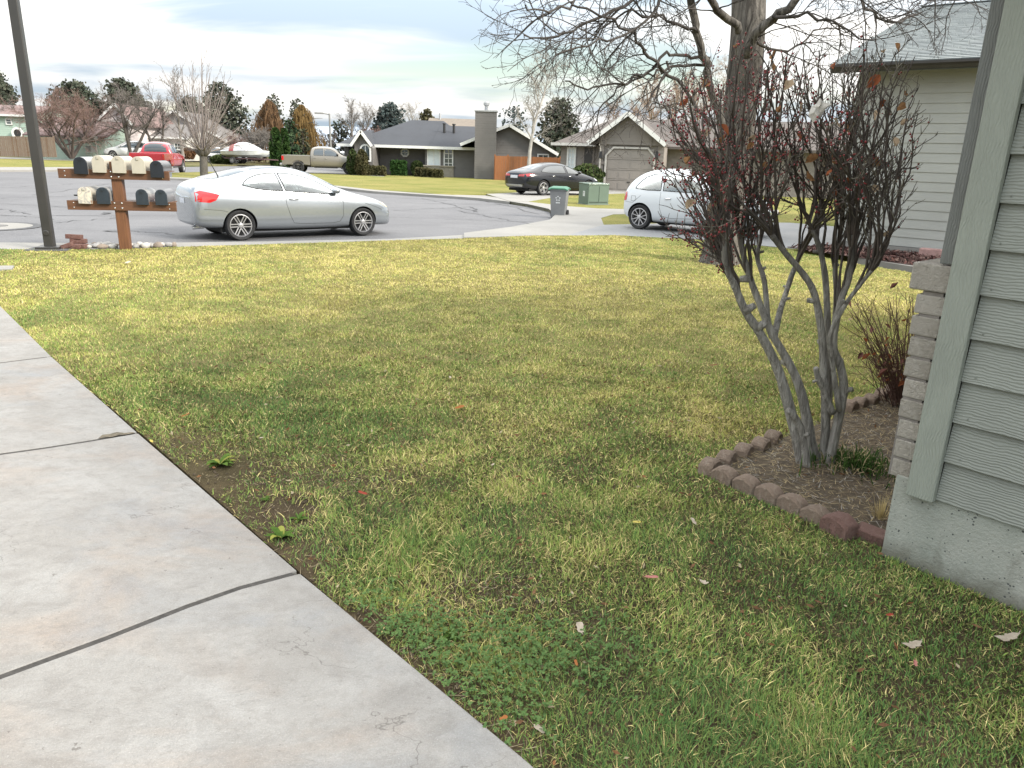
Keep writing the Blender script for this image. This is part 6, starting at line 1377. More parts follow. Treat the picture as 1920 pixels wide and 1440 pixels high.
def boat():
    p = at(464, 307, 78); o = thing('boat', (p.x, p.y, p.z), 'white motorboat under a grey cover with a red stripe, on a trailer', 'boat', rz=R(-12)); b = MB(); n = 9
    hull = []; 
    for i in range(n + 1):
        t = i / n; x = -2.3 + 4.8 * t; w = 1.05 * (1 - max(0, (t - .45) / .55) ** 2.2) + .02; k = .62 + .30 * max(0, t - .5) ** 1.3; hull.append([(x, 0, k), (x, -w * .8, k + .22), (x, -w, 1.12 + .18 * t), (x, w, 1.12 + .18 * t), (x, w * .8, k + .22)])
    vs = [q for r in hull for q in r]; fs = [(5 * i + j, 5 * i + (j + 1) % 5, 5 * i + 5 + (j + 1) % 5, 5 * i + 5 + j) for i in range(n) for j in range(5)] + [tuple(range(5)), tuple(range(5 * n + 4, 5 * n - 1, -1))]
    b.add(vs, fs); b.build('hull', mat('boat_gelcoat', (.66, .67, .62), .3, .1, 2, coat=.5), o, smooth=True, autosmooth=R(35))
    b = MB(); vs = []
    for i in range(n + 1):
        t = i / n; x = -2.32 + 4.5 * t; w = 1.07 * (1 - max(0, (t - .45) / .55) ** 2.2) + .02; h = 1.15 + .17 * t + (.85 * math.sin(math.pi * min(1, t * 1.15)) ** .7 if t < .87 else .03); vs += [(x, -w, 1.14 + .18 * t), (x, -w * .75, 1.14 + (h - 1.14) * .75), (x, 0, h), (x, w * .75, 1.14 + (h - 1.14) * .75), (x, w, 1.14 + .18 * t)]
    b.add(vs, [(5 * i + j, 5 * i + j + 1, 5 * i + 6 + j, 5 * i + 5 + j) for i in range(n) for j in range(4)], 0)
    for f in range(4 * 2, 4 * 3): b.m[f] = 1
    b.build('cover', [mat('boat_cover_cloth', (.40, .41, .43), .8, .15, 2), mat('red_cover_stripe', (.25, .06, .065), .8, .2, 2)], o, smooth=True)
    b = MB(); b.beam((-2.2, -.6, .5), (2.2, -.6, .5), .08, .1); b.beam((-2.2, .6, .5), (2.2, .6, .5), .08, .1); b.beam((2.2, -.6, .5), (3.4, 0, .45), .08, .1); b.beam((2.2, .6, .5), (3.4, 0, .45), .08, .1); b.beam((-1, -.9, .4), (-1, .9, .4), .1, .1); b.build('trailer', mat('trailer_steel', (.09, .05, .05), .6), o)
    for sg in (-1, 1): wheel(o, (-1, sg * 1.0, .32), .32, .2, .2, sg, 5, 'single')
    b = MB(); b.box((-2.6, 0, .9), (.35, .3, .8)); b.box((-2.65, 0, 1.35), (.42, .34, .3)); b.build('outboard_motor', M_BLACK, o, bevel=.05)
boat()
# ------------------------------------------------------------ houses across the street
M_DSIDE = m_wood('dark_grey_siding', (.125, .118, .112), 'x', .3, .3, .08); M_DROOF = shingle_mat('charcoal_shingle', (.030, .034, .042), (.046, .050, .060), (.026, .028, .034))
M_STONE = m_brick('pale_stone_veneer', (.28, .25, .20), (.33, .30, .245), (.38, .355, .30)); M_TSIDE = m_wood('taupe_siding', (.20, .178, .160), 'x', .3, .3, .06); M_TROOF = shingle_mat('brown_shingle', (.078, .066, .060), (.112, .096, .087), (.066, .06, .057))
M_TDARK = mat('taupe_trim', (.17, .148, .132), .7); M_DGUT = mat('dark_opening', (.02, .02, .02), .8)
def roofp(b, poly, th=.14): b.slab([Vector(p) for p in poly], (0, 0, -th))
def window(parent, x0, x1, z0, z1, y, bars=(1, 1), pane=M_PANE, fr=.09, ny=-1, frame=M_WHITE):
    """frame, bars and pane; y is the wall face the window sits on"""
    f = MB(); w, h = x1 - x0, z1 - z0; cy = y + ny * .035
    f.box((x0 + fr / 2, cy, (z0 + z1) / 2), (fr, .10, h)); f.box((x1 - fr / 2, cy, (z0 + z1) / 2), (fr, .10, h)); f.box(((x0 + x1) / 2, cy, z0 + fr / 2), (w - 2 * fr, .12, fr)); f.box(((x0 + x1) / 2, cy, z1 - fr / 2), (w - 2 * fr, .10, fr))
    for i in range(1, bars[0]): f.box((x0 + w * i / bars[0], cy - ny * .01, (z0 + z1) / 2), (.045, .05, h - 2 * fr))
    for i in range(1, bars[1]): f.box(((x0 + x1) / 2, cy - ny * .012, z0 + h * i / bars[1]), (w - 2 * fr, .045, .045))
    o = f.build('window', frame, parent); p = MB(); p.box(((x0 + x1) / 2, y + ny * .012, (z0 + z1) / 2), (w - 2 * fr + .01, .02, h - 2 * fr + .01)); p.build('pane', pane, o); return o
def dark_house():
    Y0 = 60.5; B = at(790, 332, Y0); B.z = zr(B.x, B.y) + .08; o = thing('house', B, 'dark grey single storey house with white trim and a tall clad chimney', 'house')
    def L(px, py, Y): return at(px, py, Y) - B
    g = -.1; ye = 1.0                          # y of the front wall, local
    x = lambda px, Y=Y0 + 1: L(px, 290, Y).x; z = lambda py, px=790, Y=Y0: L(px, py, Y).z
    ze = z(275, 770, Y0 + .5)                  # eave height
    # long front wall
    b = MB(); lap(b, x(699), x(797), g, ze, ye, .2); b.build('siding', M_DSIDE, o)
    b = MB(); b.box(((x(645) + x(1045)) / 2, ye + 5.6, (g + ze) / 2), (x(1045) - x(645), 11.0, ze - g)); b.build('wall', mat('dark_house_core', (.12, .115, .108), .8), o)
    # bay with the two windows, proud of the front wall, stone below
    yb = 0.0; b = MB(); lap(b, x(797, Y0), x(893, Y0), g + .0, ze, yb, .2); b.build('siding', M_DSIDE, o)
    b = MB(); b.box(((x(797, Y0) + x(893, Y0)) / 2, yb + .55, (g + ze) / 2), (x(893, Y0) - x(797, Y0), 1.0, ze - g)); b.build('wall', mat('dark_house_core', (.12, .115, .108), .8), o)
    zs = z(312, 820); b = MB(); rnd = random.Random(2); zz = g
    while zz < zs - .02:
        xx = x(795, Y0); 
        while xx < x(851, Y0) - .02:
            w_ = min(rnd.uniform(.18, .34), x(851, Y0) - xx); b.box((xx + w_ / 2, yb - .05, zz + .045), (w_ - .012, .12 + rnd.uniform(0, .02), .082)); xx += w_
        zz += .092
    b.build('stone_veneer', M_STONE, o)
    b = MB(); b.box(((x(795, Y0) + x(851, Y0)) / 2, yb - .08, zs + .04), (x(852, Y0) - x(794, Y0), .26, .08)); b.build('stone_sill', M_STONE, o)
    window(o, x(801, Y0), x(826, Y0), z(314, 812), z(278, 812), yb - .012, (2, 1), M_BLIND); window(o, x(832, Y0), x(850, Y0), z(315, 840), z(279, 840), yb - .012, (2, 4), M_PANE)
    # octagonal window
    cx_, cz_ = x(759.5), z(286, 760, Y0 + 1); r = .36; f = MB(); P = [(math.cos(R(22.5 + 45 * k)), math.sin(R(22.5 + 45 * k))) for k in range(8)]
    for k in range(8):
        a, c = P[k], P[(k + 1) % 8]; f.slab([(cx_ + a[0] * r, ye - .02, cz_ + a[1] * r), (cx_ + c[0] * r, ye - .02, cz_ + c[1] * r), (cx_ + c[0] * r * .66, ye - .02, cz_ + c[1] * r * .66), (cx_ + a[0] * r * .66, ye - .02, cz_ + a[1] * r * .66)], (0, -.07, 0))
    f.box((cx_, ye - .055, cz_), (.04, .05, r * 1.3)); f.box((cx_, ye - .056, cz_), (r * 1.3, .05, .04)); wo = f.build('window', M_WHITE, o); p = MB(); p.add([(cx_ + a[0] * r * .7, ye - .03, cz_ + a[1] * r * .7) for a in P], [tuple(range(8))]); p.build('pane', M_PANE, wo)
    # hip roof over the long wall
    xl, xr = x(640, Y0), x(895, Y0); yf, ybk = -.55, 11.6; ym = 5.6; zr0 = L(800, 226, Y0 + ym).z; r0, r1 = L(772, 226, Y0 + ym).x, L(832, 228, Y0 + ym).x
    b = MB(); roofp(b, [(xl, yf, ze), (xr, yf, ze), (r1, ym, zr0), (r0, ym, zr0)]); roofp(b, [(xl, ybk, ze), (xl, yf, ze), (r0, ym, zr0)]); roofp(b, [(xr, ybk, ze), (xl, ybk, ze), (r0, ym, zr0), (r1, ym, zr0)]); roofp(b, [(xr, yf, ze), (xr, ybk, ze), (r1, ym, zr0)])
    s_ = (zr0 - ze) / (ym - yf); z1 = zr0 - .45; y2 = yf + (z1 - ze) / s_; xm, xw = L(806, 275, Y0).x, L(955, 233, Y0).x; roofp(b, [(xm, yf - .02, ze + .05), (xr + .0, yf - .02, ze + .05), (xw, y2, z1 + .05), (L(826, 233, Y0 + y2).x, y2, z1 + .05)]); roofp(b, [(L(826, 233, Y0 + y2).x, y2, z1 + .05), (xw, y2, z1 + .05), (xw, ybk, ze), (xm, ybk, ze)]); b.build('roof', M_DROOF, o)
    b = MB(); b.beam((xl, yf - .03, ze - .03), (xr, yf - .03, ze - .03), .05, .20); b.beam((xl - .03, yf, ze - .03), (xl - .03, ybk, ze - .03), .05, .20); b.build('fascia', M_WHITE, o)
    # entry gable on the left, standing forward, with an arched window
    yg = -2.2; Yg = Y0 + yg; ax, az_ = L(676, 245, Yg).x, L(676, 245, Yg).z; gl, gr = L(660, 271, Yg).x, L(694.5, 272, Yg).x; gz = L(690, 272, Yg).z
    b = MB(); wl, wr = L(672, 290, Yg).x, L(697.5, 290, Yg).x; hw = (wr - wl); top = lambda xx: gz + (az_ - gz) * (1 - abs(xx - ax) / ((gr - gl) / 2)) - .12
    b.slab([(wl - .35, yg + .3, g), (wr, yg + .3, g), (wr, yg + .3, top(wr) + .1), (ax, yg + .3, az_ - .12), (wl - .35, yg + .3, top(wl - .35) + .1)], (0, 3.5, 0)); b.build('gable_wall', M_DSIDE, o)
    b = MB(); roofp(b, [(gl, yg, gz), (ax, yg, az_), (ax, yg + 6, az_), (gl, yg + 6, gz)]); roofp(b, [(gr, yg, gz), (gr, yg + 6, gz), (ax, yg + 6, az_), (ax, yg, az_)]); b.build('roof', M_DROOF, o)
    b = MB(); b.beam((gl - .1, yg - .03, gz - .08), (ax, yg - .03, az_ - .03), .05, .2); b.beam((ax, yg - .03, az_ - .03), (gr + .1, yg - .03, gz - .08), .05, .2); b.build('fascia', M_WHITE, o)
    cx_ = L(684, 290, Yg).x; z0, z1 = L(684, 303, Yg).z, L(684, 281, Yg).z; r = .42; f = MB(); arc = [(math.cos(math.pi * k / 12), math.sin(math.pi * k / 12)) for k in range(13)]; out = [(cx_ + r * c, z1 + r * s) for c, s in arc]; inn = [(cx_ + r * .74 * c, z1 + r * .74 * s) for c, s in arc]; out = [(cx_ + r, z0)] + out + [(cx_ - r, z0)]; inn = [(cx_ + r * .74, z0 + .08)] + inn + [(cx_ - r * .74, z0 + .08)]
    for k in range(len(out) - 1): f.slab([(out[k][0], yg + .29, out[k][1]), (out[k + 1][0], yg + .29, out[k + 1][1]), (inn[k + 1][0], yg + .29, inn[k + 1][1]), (inn[k][0], yg + .29, inn[k][1])], (0, -.08, 0))
    f.box((cx_, yg + .25, z0 + .04), (2 * r, .1, .09)); f.box((cx_, yg + .26, (z0 + z1) / 2 + .15), (.05, .05, z1 - z0 + .45)); wo = f.build('window', M_WHITE, o); p = MB(); p.add([(a, yg + .28, c) for a, c in inn], [tuple(range(len(inn)))]); p.build('pane', M_PANE, wo)
    # porch and garage end at the far left
    b = MB(); xa, xb = x(650, Y0 - .5), L(675, 290, Y0 - .5).x; b.box(((xa + xb) / 2, .2, (g + ze) / 2), (xb - xa, 1.6, ze - g)); b.build('garage_wall', M_DSIDE, o)
    b = MB(); b.box(((xa + xb) / 2 - .1, -.62, 1.05), ((xb - xa) * .45, .06, 2.1)); b.build('door', M_DGUT, o)  # near-black panel: the dark inside of the garage opening put into its colour
    b = MB(); pl = L(632, 271, Y0 - 1).x; roofp(b, [(pl, -1.2, ze), (gl + .2, -1.2, ze), (gl + .6, 3.5, ze + 1.2), (pl + 1.4, 3.5, ze + 1.2)]); b.build('roof', M_DROOF, o); b = MB(); b.beam((pl, -1.23, ze - .04), (gl + .1, -1.23, ze - .04), .05, .2); b.build('fascia', M_WHITE, o)
    # wing with the front gable and the chimney at its face
    yw = -1.6; Yw = Y0 + yw; ax, az_ = L(955, 233, Yw).x, L(955, 233, Yw).z; gr, gzr = L(1047, 289, Yw).x, L(1047, 289, Yw).z; gl = 2 * ax - gr; sl = (az_ - gzr) / (gr - ax)
    wl, wr = L(893, 300, Yw).x, L(1043, 300, Yw).x; tp = lambda xx: az_ - sl * abs(xx - ax) - .14; ywl = yw + .5
    b = MB(); lap(b, wl, wr, g, az_ - .2, ywl, .2, 0, lambda zz: (max(wl, ax - (az_ - .14 - zz) / sl), min(wr, ax + (az_ - .14 - zz) / sl))); b.build('siding', M_DSIDE, o)
    b = MB(); b.slab([(wl, ywl + .02, g), (wr, ywl + .02, g), (wr, ywl + .02, tp(wr)), (ax, ywl + .02, az_ - .14), (wl, ywl + .02, tp(wl))], (0, 12, 0)); b.build('gable_wall', mat('dark_house_core', (.12, .115, .108), .8), o)
    b = MB(); lq = L(863, 270, Yw); lx, lz = lq.x, lq.z; roofp(b, [(lx, yw, lz), (ax, yw, az_), (ax, yw + 12.6, az_), (lx, yw + 12.6, lz)]); roofp(b, [(gr, yw, gzr), (gr, yw + 12.6, gzr), (ax, yw + 12.6, az_), (ax, yw, az_)]); b.build('roof', M_DROOF, o)
    b = MB(); b.beam((lx, yw - .03, lz - .05), (ax, yw - .03, az_ - .05), .05, .22); b.beam((ax, yw - .03, az_ - .05), (gr, yw - .03, gzr - .05), .05, .22); b.build('fascia', M_WHITE, o)
    window(o, L(1007, 310, Yw).x, L(1029, 310, Yw).x, L(1018, 303, Yw).z, L(1018, 288.5, Yw).z, ywl - .012, (2, 1), M_PANE)
    Yc = Y0 - 2.2; c0, c1 = L(890, 280, Yc).x, L(930, 280, Yc).x; zt = L(910, 209, Yc).z; b = MB(); b.box(((c0 + c1) / 2, -1.65, (g + zt) / 2), (c1 - c0 - .04, 1.02, zt - g)); ch = b.build('chimney', mat('dark_house_core', (.12, .115, .108), .8), o)
    b = MB(); lap(b, c0, c1, g, zt, -2.2, .17); b.build('siding', M_DSIDE, ch)
    b = MB(); b.box(((c0 + c1) / 2, -1.68, zt + .04), (c1 - c0 + .1, 1.2, .10)); b.build('cap', mat('grey_metal_cap', (.30, .31, .32), .5), ch)
    b = MB(); b.lathe([(.14, 0), (.14, .35), (.22, .38), (.22, .55), (.12, .66), (0, .66)], 14, 0, Matrix.Translation(((c0 + c1) / 2, -1.6, zt + .08))); b.build('flue', mat('grey_metal_cap', (.30, .31, .32), .5), ch, smooth=True, autosmooth=R(40))
    for px, py, hh in ((833, 253, .8), (851, 243, .35)):
        q = L(px, py, Y0 + 2.6); b = MB(); b.lathe([(.10, -.3), (.10, hh), (.14, hh), (.14, hh + .08), (0, hh + .08)], 10, 0, Matrix.Translation(q)); b.build('vent_pipe', M_BLACK, o)
    b = MB(); b.box(((c0 + x(1043)) / 2, ywl, g - .02), (x(1043) - c0, .12, .25)); b.build('foundation', M_CONC, o)
dark_house()

def garage_house():
    an = R(16); A = at(1180, 358, 44.0); A.z = zr(A.x, A.y) + .1; o = thing('house', A, 'taupe house with a front gable over a panelled garage door, beyond the drive', 'house', rz=-an)
    N = np.array([-math.sin(an), -math.cos(an), 0]); inv = Matrix.Rotation(an, 3, 'Z')
    def L(px, py, d=0.0): q = on_plane(px, py, np.array(A) + N * d, N); return inv @ (q - A)
    g = -.15; ap = L(1178, 211, .45); el, er = L(1103, 271, .45), L(1247, 264, .45); ez = (el.z + er.z) / 2; hw = (er.x - el.x) / 2; ax = ap.x; az_ = ap.z; sl = (az_ - ez) / hw; dep = 8.5
    wl, wr = L(1120, 330).x, L(1241, 330).x; tp = lambda x_: az_ - sl * abs(x_ - ax) - .16
    dl, dr, dz = L(1137, 320).x, L(1223, 320).x, L(1180, 279.5).z
    b = MB(); lap(b, wl, dl - .22, g, tp(wl), 0, .19); lap(b, dr + .22, wr, g, tp(wr), 0, .19); lap(b, wl, wr, dz + .22, az_ - .2, 0, .19, 0, lambda zz: (max(wl, ax - (az_ - .16 - zz) / sl), min(wr, ax + (az_ - .16 - zz) / sl))); b.build('siding', M_TSIDE, o)
    b = MB(); b.slab([(wl, .12, g), (wr, .12, g), (wr, .12, tp(wr)), (ax, .12, az_ - .16), (wl, .12, tp(wl))], (0, dep, 0)); b.build('gable_wall', mat('taupe_core', (.20, .178, .16), .8), o)
    for xx in (L(1137, 250).x, L(1222, 250).x): b = MB(); b.box((xx, -.03, (dz + tp(xx)) / 2 + .1), (.09, .05, tp(xx) - dz - .1)); b.build('trim_board', M_TDARK, o)
    b = MB(); roofp(b, [(ax - hw, -.45, az_ - sl * hw), (ax, -.45, az_), (ax, dep + 1, az_), (ax - hw, dep + 1, az_ - sl * hw)]); roofp(b, [(ax + hw, -.45, az_ - sl * hw), (ax + hw, dep + 1, az_ - sl * hw), (ax, dep + 1, az_), (ax, -.45, az_)]); b.build('roof', M_TROOF, o)
    b = MB(); b.beam((ax - hw - .05, -.48, az_ - sl * hw - .08), (ax, -.48, az_ - .04), .05, .22); b.beam((ax, -.48, az_ - .04), (ax + hw + .05, -.48, az_ - sl * hw - .08), .05, .22); b.build('fascia', M_WHITE, o)
    # sectional door with raised panels, clipped upper corners, pale casing
    b = MB(); rows, cols = 4, 4; w = dr - dl; h = dz - .02
    for r_ in range(rows):
        z0 = .0 + h * r_ / rows; b.box(((dl + dr) / 2, .06, z0 + h / rows / 2), (w, .05, h / rows - .018))
        for c in range(cols): b.box((dl + w * (c + .5) / cols, .035, z0 + h / rows / 2), (w / cols * .80, .03, h / rows * .62))
    d = b.build('garage_door', mat('taupe_garage_door', (.235, .21, .187), .6, .05), o)
    b = MB(); b.box(((dl + dr) / 2, .015, .50), (.18, .03, .04)); b.build('handle', M_BLACK, d)
    cst = mat('pale_casing', (.42, .40, .37), .6); k = .34; b = MB()
    b.box((dl - .07, -.02, (dz - k) / 2), (.10, .09, dz - k)); b.box((dr + .07, -.02, (dz - k) / 2), (.10, .09, dz - k)); b.box(((dl + dr) / 2, -.02, dz + .06), (w - 2 * k + .1, .09, .10)); b.beam((dl - .07, -.02, dz - k - .03), (dl + k, -.02, dz + .07), .09, .10, 0, (0, -1, 0)); b.beam((dr + .07, -.02, dz - k - .03), (dr - k, -.02, dz + .07), .09, .10, 0, (0, -1, 0))
    b.slab([(dl, .05, dz - k), (dl, .05, dz), (dl + k, .05, dz)], (0, .05, 0)); b.slab([(dr, .05, dz - k), (dr, .05, dz), (dr - k, .05, dz)], (0, .05, 0)); b.build('door_casing', cst, o)
    for px in (1127, 1232):
        q = L(px, 291); b = MB(); b.box((q.x, -.06, q.z + .18), (.10, .14, .06)); b.box((q.x, -.10, q.z), (.18, .18, .30), taper=.7); b.build('wall_lantern', M_BLACK, o, bevel=.01)
    q = L(1127, 305); b = MB(); b.box((q.x, -.03, q.z), (.42, .03, .16)); pl = b.build('house_number_plate', M_TDARK, o)
    b = MB(); q2 = L(1117, 300); b.tube([(wl + .02, -.12, ez - .1), (wl + .1, -.05, ez - .4), (wl + .1, -.05, .1)], .045, 6); b.build('downpipe', cst, o)
    # main body: recessed left wing with window and door, roof ridge along the street, hipped at the left
    ml = L(1050, 320, -2.4).x; mr = 13.0; y1 = 2.4; yb = 12; mz = L(1075, 270, -1.9).z; ry = 6.5; rz_ = az_ + .0; hx = L(1150, 225, -6.5).x
    b = MB(); lap(b, ml, wl + .02, g, mz + .1, y1, .19); b.build('siding', M_TSIDE, o); b = MB(); b.box(((ml + mr) / 2, (y1 + yb) / 2 + .1, (g + mz) / 2), (mr - ml, yb - y1, mz - g)); b.build('wall', mat('taupe_core', (.20, .178, .16), .8), o)
    b = MB(); e = .5; roofp(b, [(ml - e, y1 - e, mz), (mr, y1 - e, mz), (mr, ry, rz_), (hx, ry, rz_)]); roofp(b, [(ml - e, yb + e, mz), (ml - e, y1 - e, mz), (hx, ry, rz_)]); roofp(b, [(mr, yb + e, mz), (ml - e, yb + e, mz), (hx, ry, rz_), (mr, ry, rz_)]); b.build('roof', M_TROOF, o)
    b = MB(); b.beam((ml - e, y1 - e - .05, mz - .02), (ax - hw, y1 - e - .05, mz - .02), .12, .16); b.build('gutter', mat('pale_gutter', (.45, .44, .42), .5), o)
    window(o, L(1063, 300, -2.4).x, L(1080, 300, -2.4).x, L(1071, 318, -2.4).z, L(1071, 276, -2.4).z, y1 - .012, (2, 4), M_BLIND, .10)
    x0, x1 = L(1096, 300, -2.4).x, L(1110, 300, -2.4).x; b = MB(); b.box(((x0 + x1) / 2, y1 - .03, 1.15), (x1 - x0, .05, 2.3)); d = b.build('front_door', mat('dark_door', (.030, .026, .024), .5), o); b = MB(); b.lathe([(0, -.03), (.03, -.02), (.03, .02), (0, .03)], 8, 0, Matrix.Translation((x1 - .12, y1 - .08, 1.0))); b.build('handle', M_CHROME, d)
    b = MB(); b.box((x0 - .08, y1 - .035, 1.2), (.12, .07, 2.4)); b.box((x1 + .08, y1 - .035, 1.2), (.12, .07, 2.4)); b.build('door_casing', M_TDARK, o)
garage_house()
p = at(1102, 328, 42.5); shrub('dark shrub by the front door behind the black saloon', Vector((p.x, p.y + .6, zr(p.x, p.y) + .1)), 1.9, 1.2, 1.35, 3, m=M_YEW, leaf=.12, dens=.7)

# the house behind, only its brown roof showing
def back_house():
    B = at(846, 262, 88); B.z = zr(B.x, B.y); o = thing('house', B, 'house behind the dark grey one, showing only its brown roof', 'house'); L = lambda px, py: at(px, py, 88) - B
    x0, x1, z0, z1 = L(797, 240).x, L(895, 240).x, L(800, 245).z, L(840, 219).z
    b = MB(); b.box(((x0 + x1) / 2, 4, z0 / 2), (x1 - x0 - .8, 7, z0)); b.build('wall', M_TSIDE, o)
    b = MB(); roofp(b, [(x0, -.2, z0), (x1, -.2, z0), (x1, 4, z1), (x0, 4, z1)]); roofp(b, [(x0, 8.2, z0), (x0, 4, z1), (x1, 4, z1), (x1, 8.2, z0)]); b.build('roof', mat('tan_roof', (.16, .135, .11), .9, .12, 3), o)
    b = MB(); b.slab([(x0 + .1, .2, z0 - .2), (x0 + .1, 7.8, z0 - .2), (x0 + .1, 4, z1 - .2)], (.2, 0, 0)); b.build('gable_wall', M_WHITE, o); b = MB(); b.lathe([(.12, 0), (.12, .9), (0, .9)], 8, 0, Matrix.Translation((L(819, 215).x, 3.6, z1 - .4))); b.build('vent_pipe', mat('grey_metal_cap', (.30, .31, .32)), o)
back_house()

# wooden fences
def fence(name, label, P, h, mats, bw=.14, gap=.012, rails=True, seed=1):
    rnd = random.Random(seed); p0 = Vector(P[0]); o = thing(name, p0, label, 'fence'); b = MB(); b.o = p0; rb = MB(); rb.o = p0; pb = None
    for k in range(len(P) - 1):
        a, c = Vector(P[k]), Vector(P[k + 1]); d = c - a; n = max(1, int(d.length / (bw + gap))); u = d.normalized(); s = Vector((-u.y, u.x, 0))
        for i in range(n):
            q = a + d * ((i + .5) / n); hh = h * rnd.uniform(.985, 1.0); M_ = Matrix.Rotation(math.atan2(u.y, u.x), 3, 'Z'); b.box(q + Vector((0, 0, hh / 2 - .05)) + s * rnd.uniform(-.004, .004), (d.length / n - gap, .022, hh), rnd.choice((0, 0, 1)), M=M_)
        for zz in (.35, h - .3): rb.beam(a + s * .04 + Vector((0, 0, zz)), c + s * .04 + Vector((0, 0, zz)), .05, .09)
        m = max(1, int(d.length / 2.4))
        for i in range(m + 1):
            q = a + d * (i / m); t = MB(); t.o = p0; t.box(q + s * .09 + Vector((0, 0, h / 2 + .0)), (.10, .10, h + .06)); t.build('post', mats[0], o)
    b.build('boards', mats, o); rb.build('rails', mats[0], o); return o
M_OR = [m_cedar('orange_cedar_board', (.20, .072, .024), (.29, .112, .038)), m_cedar('deep_orange_board', (.17, .062, .021), (.25, .098, .033))]
M_WEATH = [m_cedar('weathered_board', (.115, .075, .054), (.21, .165, .132)), m_cedar('brown_weathered_board', (.095, .055, .036), (.175, .12, .085))]
a, c = at(927, 341, 57.5), at(951, 341, 57.5); a.z = c.z = zr(a.x, a.y) + .1; e = at(1048, 340, 57.0); e.z = a.z; f = at(951, 341, 57.2); f.z = a.z
fence('cedar_fence', 'bright orange cedar board fence between the chimney and the taupe house', [a, c, e], 1.78, M_OR)
a, c = at(-120, 296, 70), at(104, 292, 70); a.z = at(0, 293, 70).z; c.z = at(104, 294, 70).z
fence('board_fence', 'weathered brown board fence in front of the pale green house', [a, c], 1.75, M_WEATH, .16, .02, seed=4)

# left side of the street: pale green house, pinkish gable, grey house behind the trees
def simple_house(label, Y, wall, roof, px0, px1, py_eave, py_base, apex_px=None, apex_py=None, gable=True, depth=9.0, windows=(), doors=(), rz=0.0, fasc=True, ridge_py=None, disp=None):
    B = at((px0 + px1) / 2, py_base, Y); o = thing('house', B, label, 'house'); L = lambda px, py: at(px, py, Y) - B
    x0, x1 = L(px0, py_base).x, L(px1, py_base).x; zc = L((px0 + px1) / 2, py_eave).z; g = -.3
    b = MB(); lap(b, x0, x1, g, zc, 0, .22); b.build('siding', wall, o); b = MB(); b.box(((x0 + x1) / 2, depth / 2 + .03, (g + zc) / 2), (x1 - x0, depth, zc - g)); b.build('wall', wall, o)
    e = .45
    if gable:
        ax, az_ = L(apex_px, apex_py).x, L(apex_px, apex_py).z
        b = MB(); b.slab([(x0, .02, zc), (x1, .02, zc), (ax, .02, az_ - .15)], (0, depth, 0)); b.build('gable_wall', wall, o)
        sl0 = (az_ - zc) / (ax - x0); sl1 = (az_ - zc) / (x1 - ax)
        b = MB(); roofp(b, [(x0 - e, -.4, zc - e * sl0), (ax, -.4, az_), (ax, depth + .4, az_), (x0 - e, depth + .4, zc - e * sl0)]); roofp(b, [(x1 + e, -.4, zc - e * sl1), (x1 + e, depth + .4, zc - e * sl1), (ax, depth + .4, az_), (ax, -.4, az_)]); b.build('roof', roof, o)
        if fasc: b = MB(); b.beam((x0 - e, -.43, zc - e * sl0 - .06), (ax, -.43, az_ - .06), .05, .22); b.beam((ax, -.43, az_ - .06), (x1 + e, -.43, zc - e * sl1 - .06), .05, .22); b.build('fascia', M_WHITE, o)
    else:
        rz_ = L((px0 + px1) / 2, ridge_py).z; b = MB(); roofp(b, [(x0 - e, -e, zc), (x1 + e, -e, zc), (x1 + e, depth / 2, rz_), (x0 - e, depth / 2, rz_)]); roofp(b, [(x0 - e, depth + e, zc), (x0 - e, depth / 2, rz_), (x1 + e, depth / 2, rz_), (x1 + e, depth + e, zc)]); b.build('roof', roof, o)
        b = MB(); b.slab([(x0, .1, zc), (x0, depth, zc), (x0, depth / 2, rz_ - .15)], (x1 - x0, 0, 0)); b.build('gable_wall', wall, o)
        if fasc: b = MB(); b.beam((x0 - e, -e - .03, zc - .05), (x1 + e, -e - .03, zc - .05), .05, .2); b.build('fascia', M_WHITE if fasc is True else fasc, o)
    for (a, c, t, d_, br) in windows: window(o, L(a, t).x, L(c, t).x, L(a, d_).z, L(a, t).z, -.015, br, M_PANE, .10)
    for (a, c, t, m) in doors:
        b = MB(); w = L(c, t).x - L(a, t).x; zt = L(a, t).z; r_ = 4
        for k in range(r_): b.box(((L(a, t).x + L(c, t).x) / 2, -.03, zt * (k + .5) / r_), (w, .05, zt / r_ - .03))
        b.build('garage_door', m, o)
    return o
M_MINT = m_wood('mint_siding', (.33, .42, .36), 'x', .3, .25, .06); M_PINKW = m_wood('pinkish_siding', (.50, .45, .44), 'x', .3, .25, .05); M_GREYW = m_wood('grey_siding', (.28, .265, .25), 'x', .3, .25, .06); M_PALEW = m_wood('pale_siding', (.46, .45, .42), 'x', .3, .25, .05)
M_ROSER = shingle_mat('rosy_shingle', (.150, .100, .094), (.20, .138, .13), (.135, .095, .09)); M_GREYR = shingle_mat('grey_far_shingle', (.11, .10, .095), (.155, .143, .137), (.10, .094, .09))
DRW = mat('white_garage_door', (.58, .60, .58), .6, .04)
simple_house('pale green two storey house behind the weathered fence', 82, M_MINT, M_ROSER, -110, 62, 214, 293, gable=False, ridge_py=192, depth=9, windows=[(-30, -8, 226, 244, (2, 2)), (10, 22, 222, 234, (1, 2))])
def oval():
    q = at(33, 250, 81.6); o = MB(); M_ = Matrix.Translation(q) @ Matrix.Rotation(R(90), 4, 'X'); o.lathe([(.62, -.05), (.62, .06), (.40, .06), (.40, -.05)], 20, 0, M_); o.disc(q + Vector((0, -.0, 0)), .41, 20, 1, Matrix.Rotation(R(90), 3, 'X')); return o
h = bpy.data.objects.get('house.005')
green = simple_house('low pale green garage with a rosy shingle roof beside the fence', 76, M_MINT, M_ROSER, 62, 200, 254, 293.5, gable=False, ridge_py=217, depth=10, fasc=False)
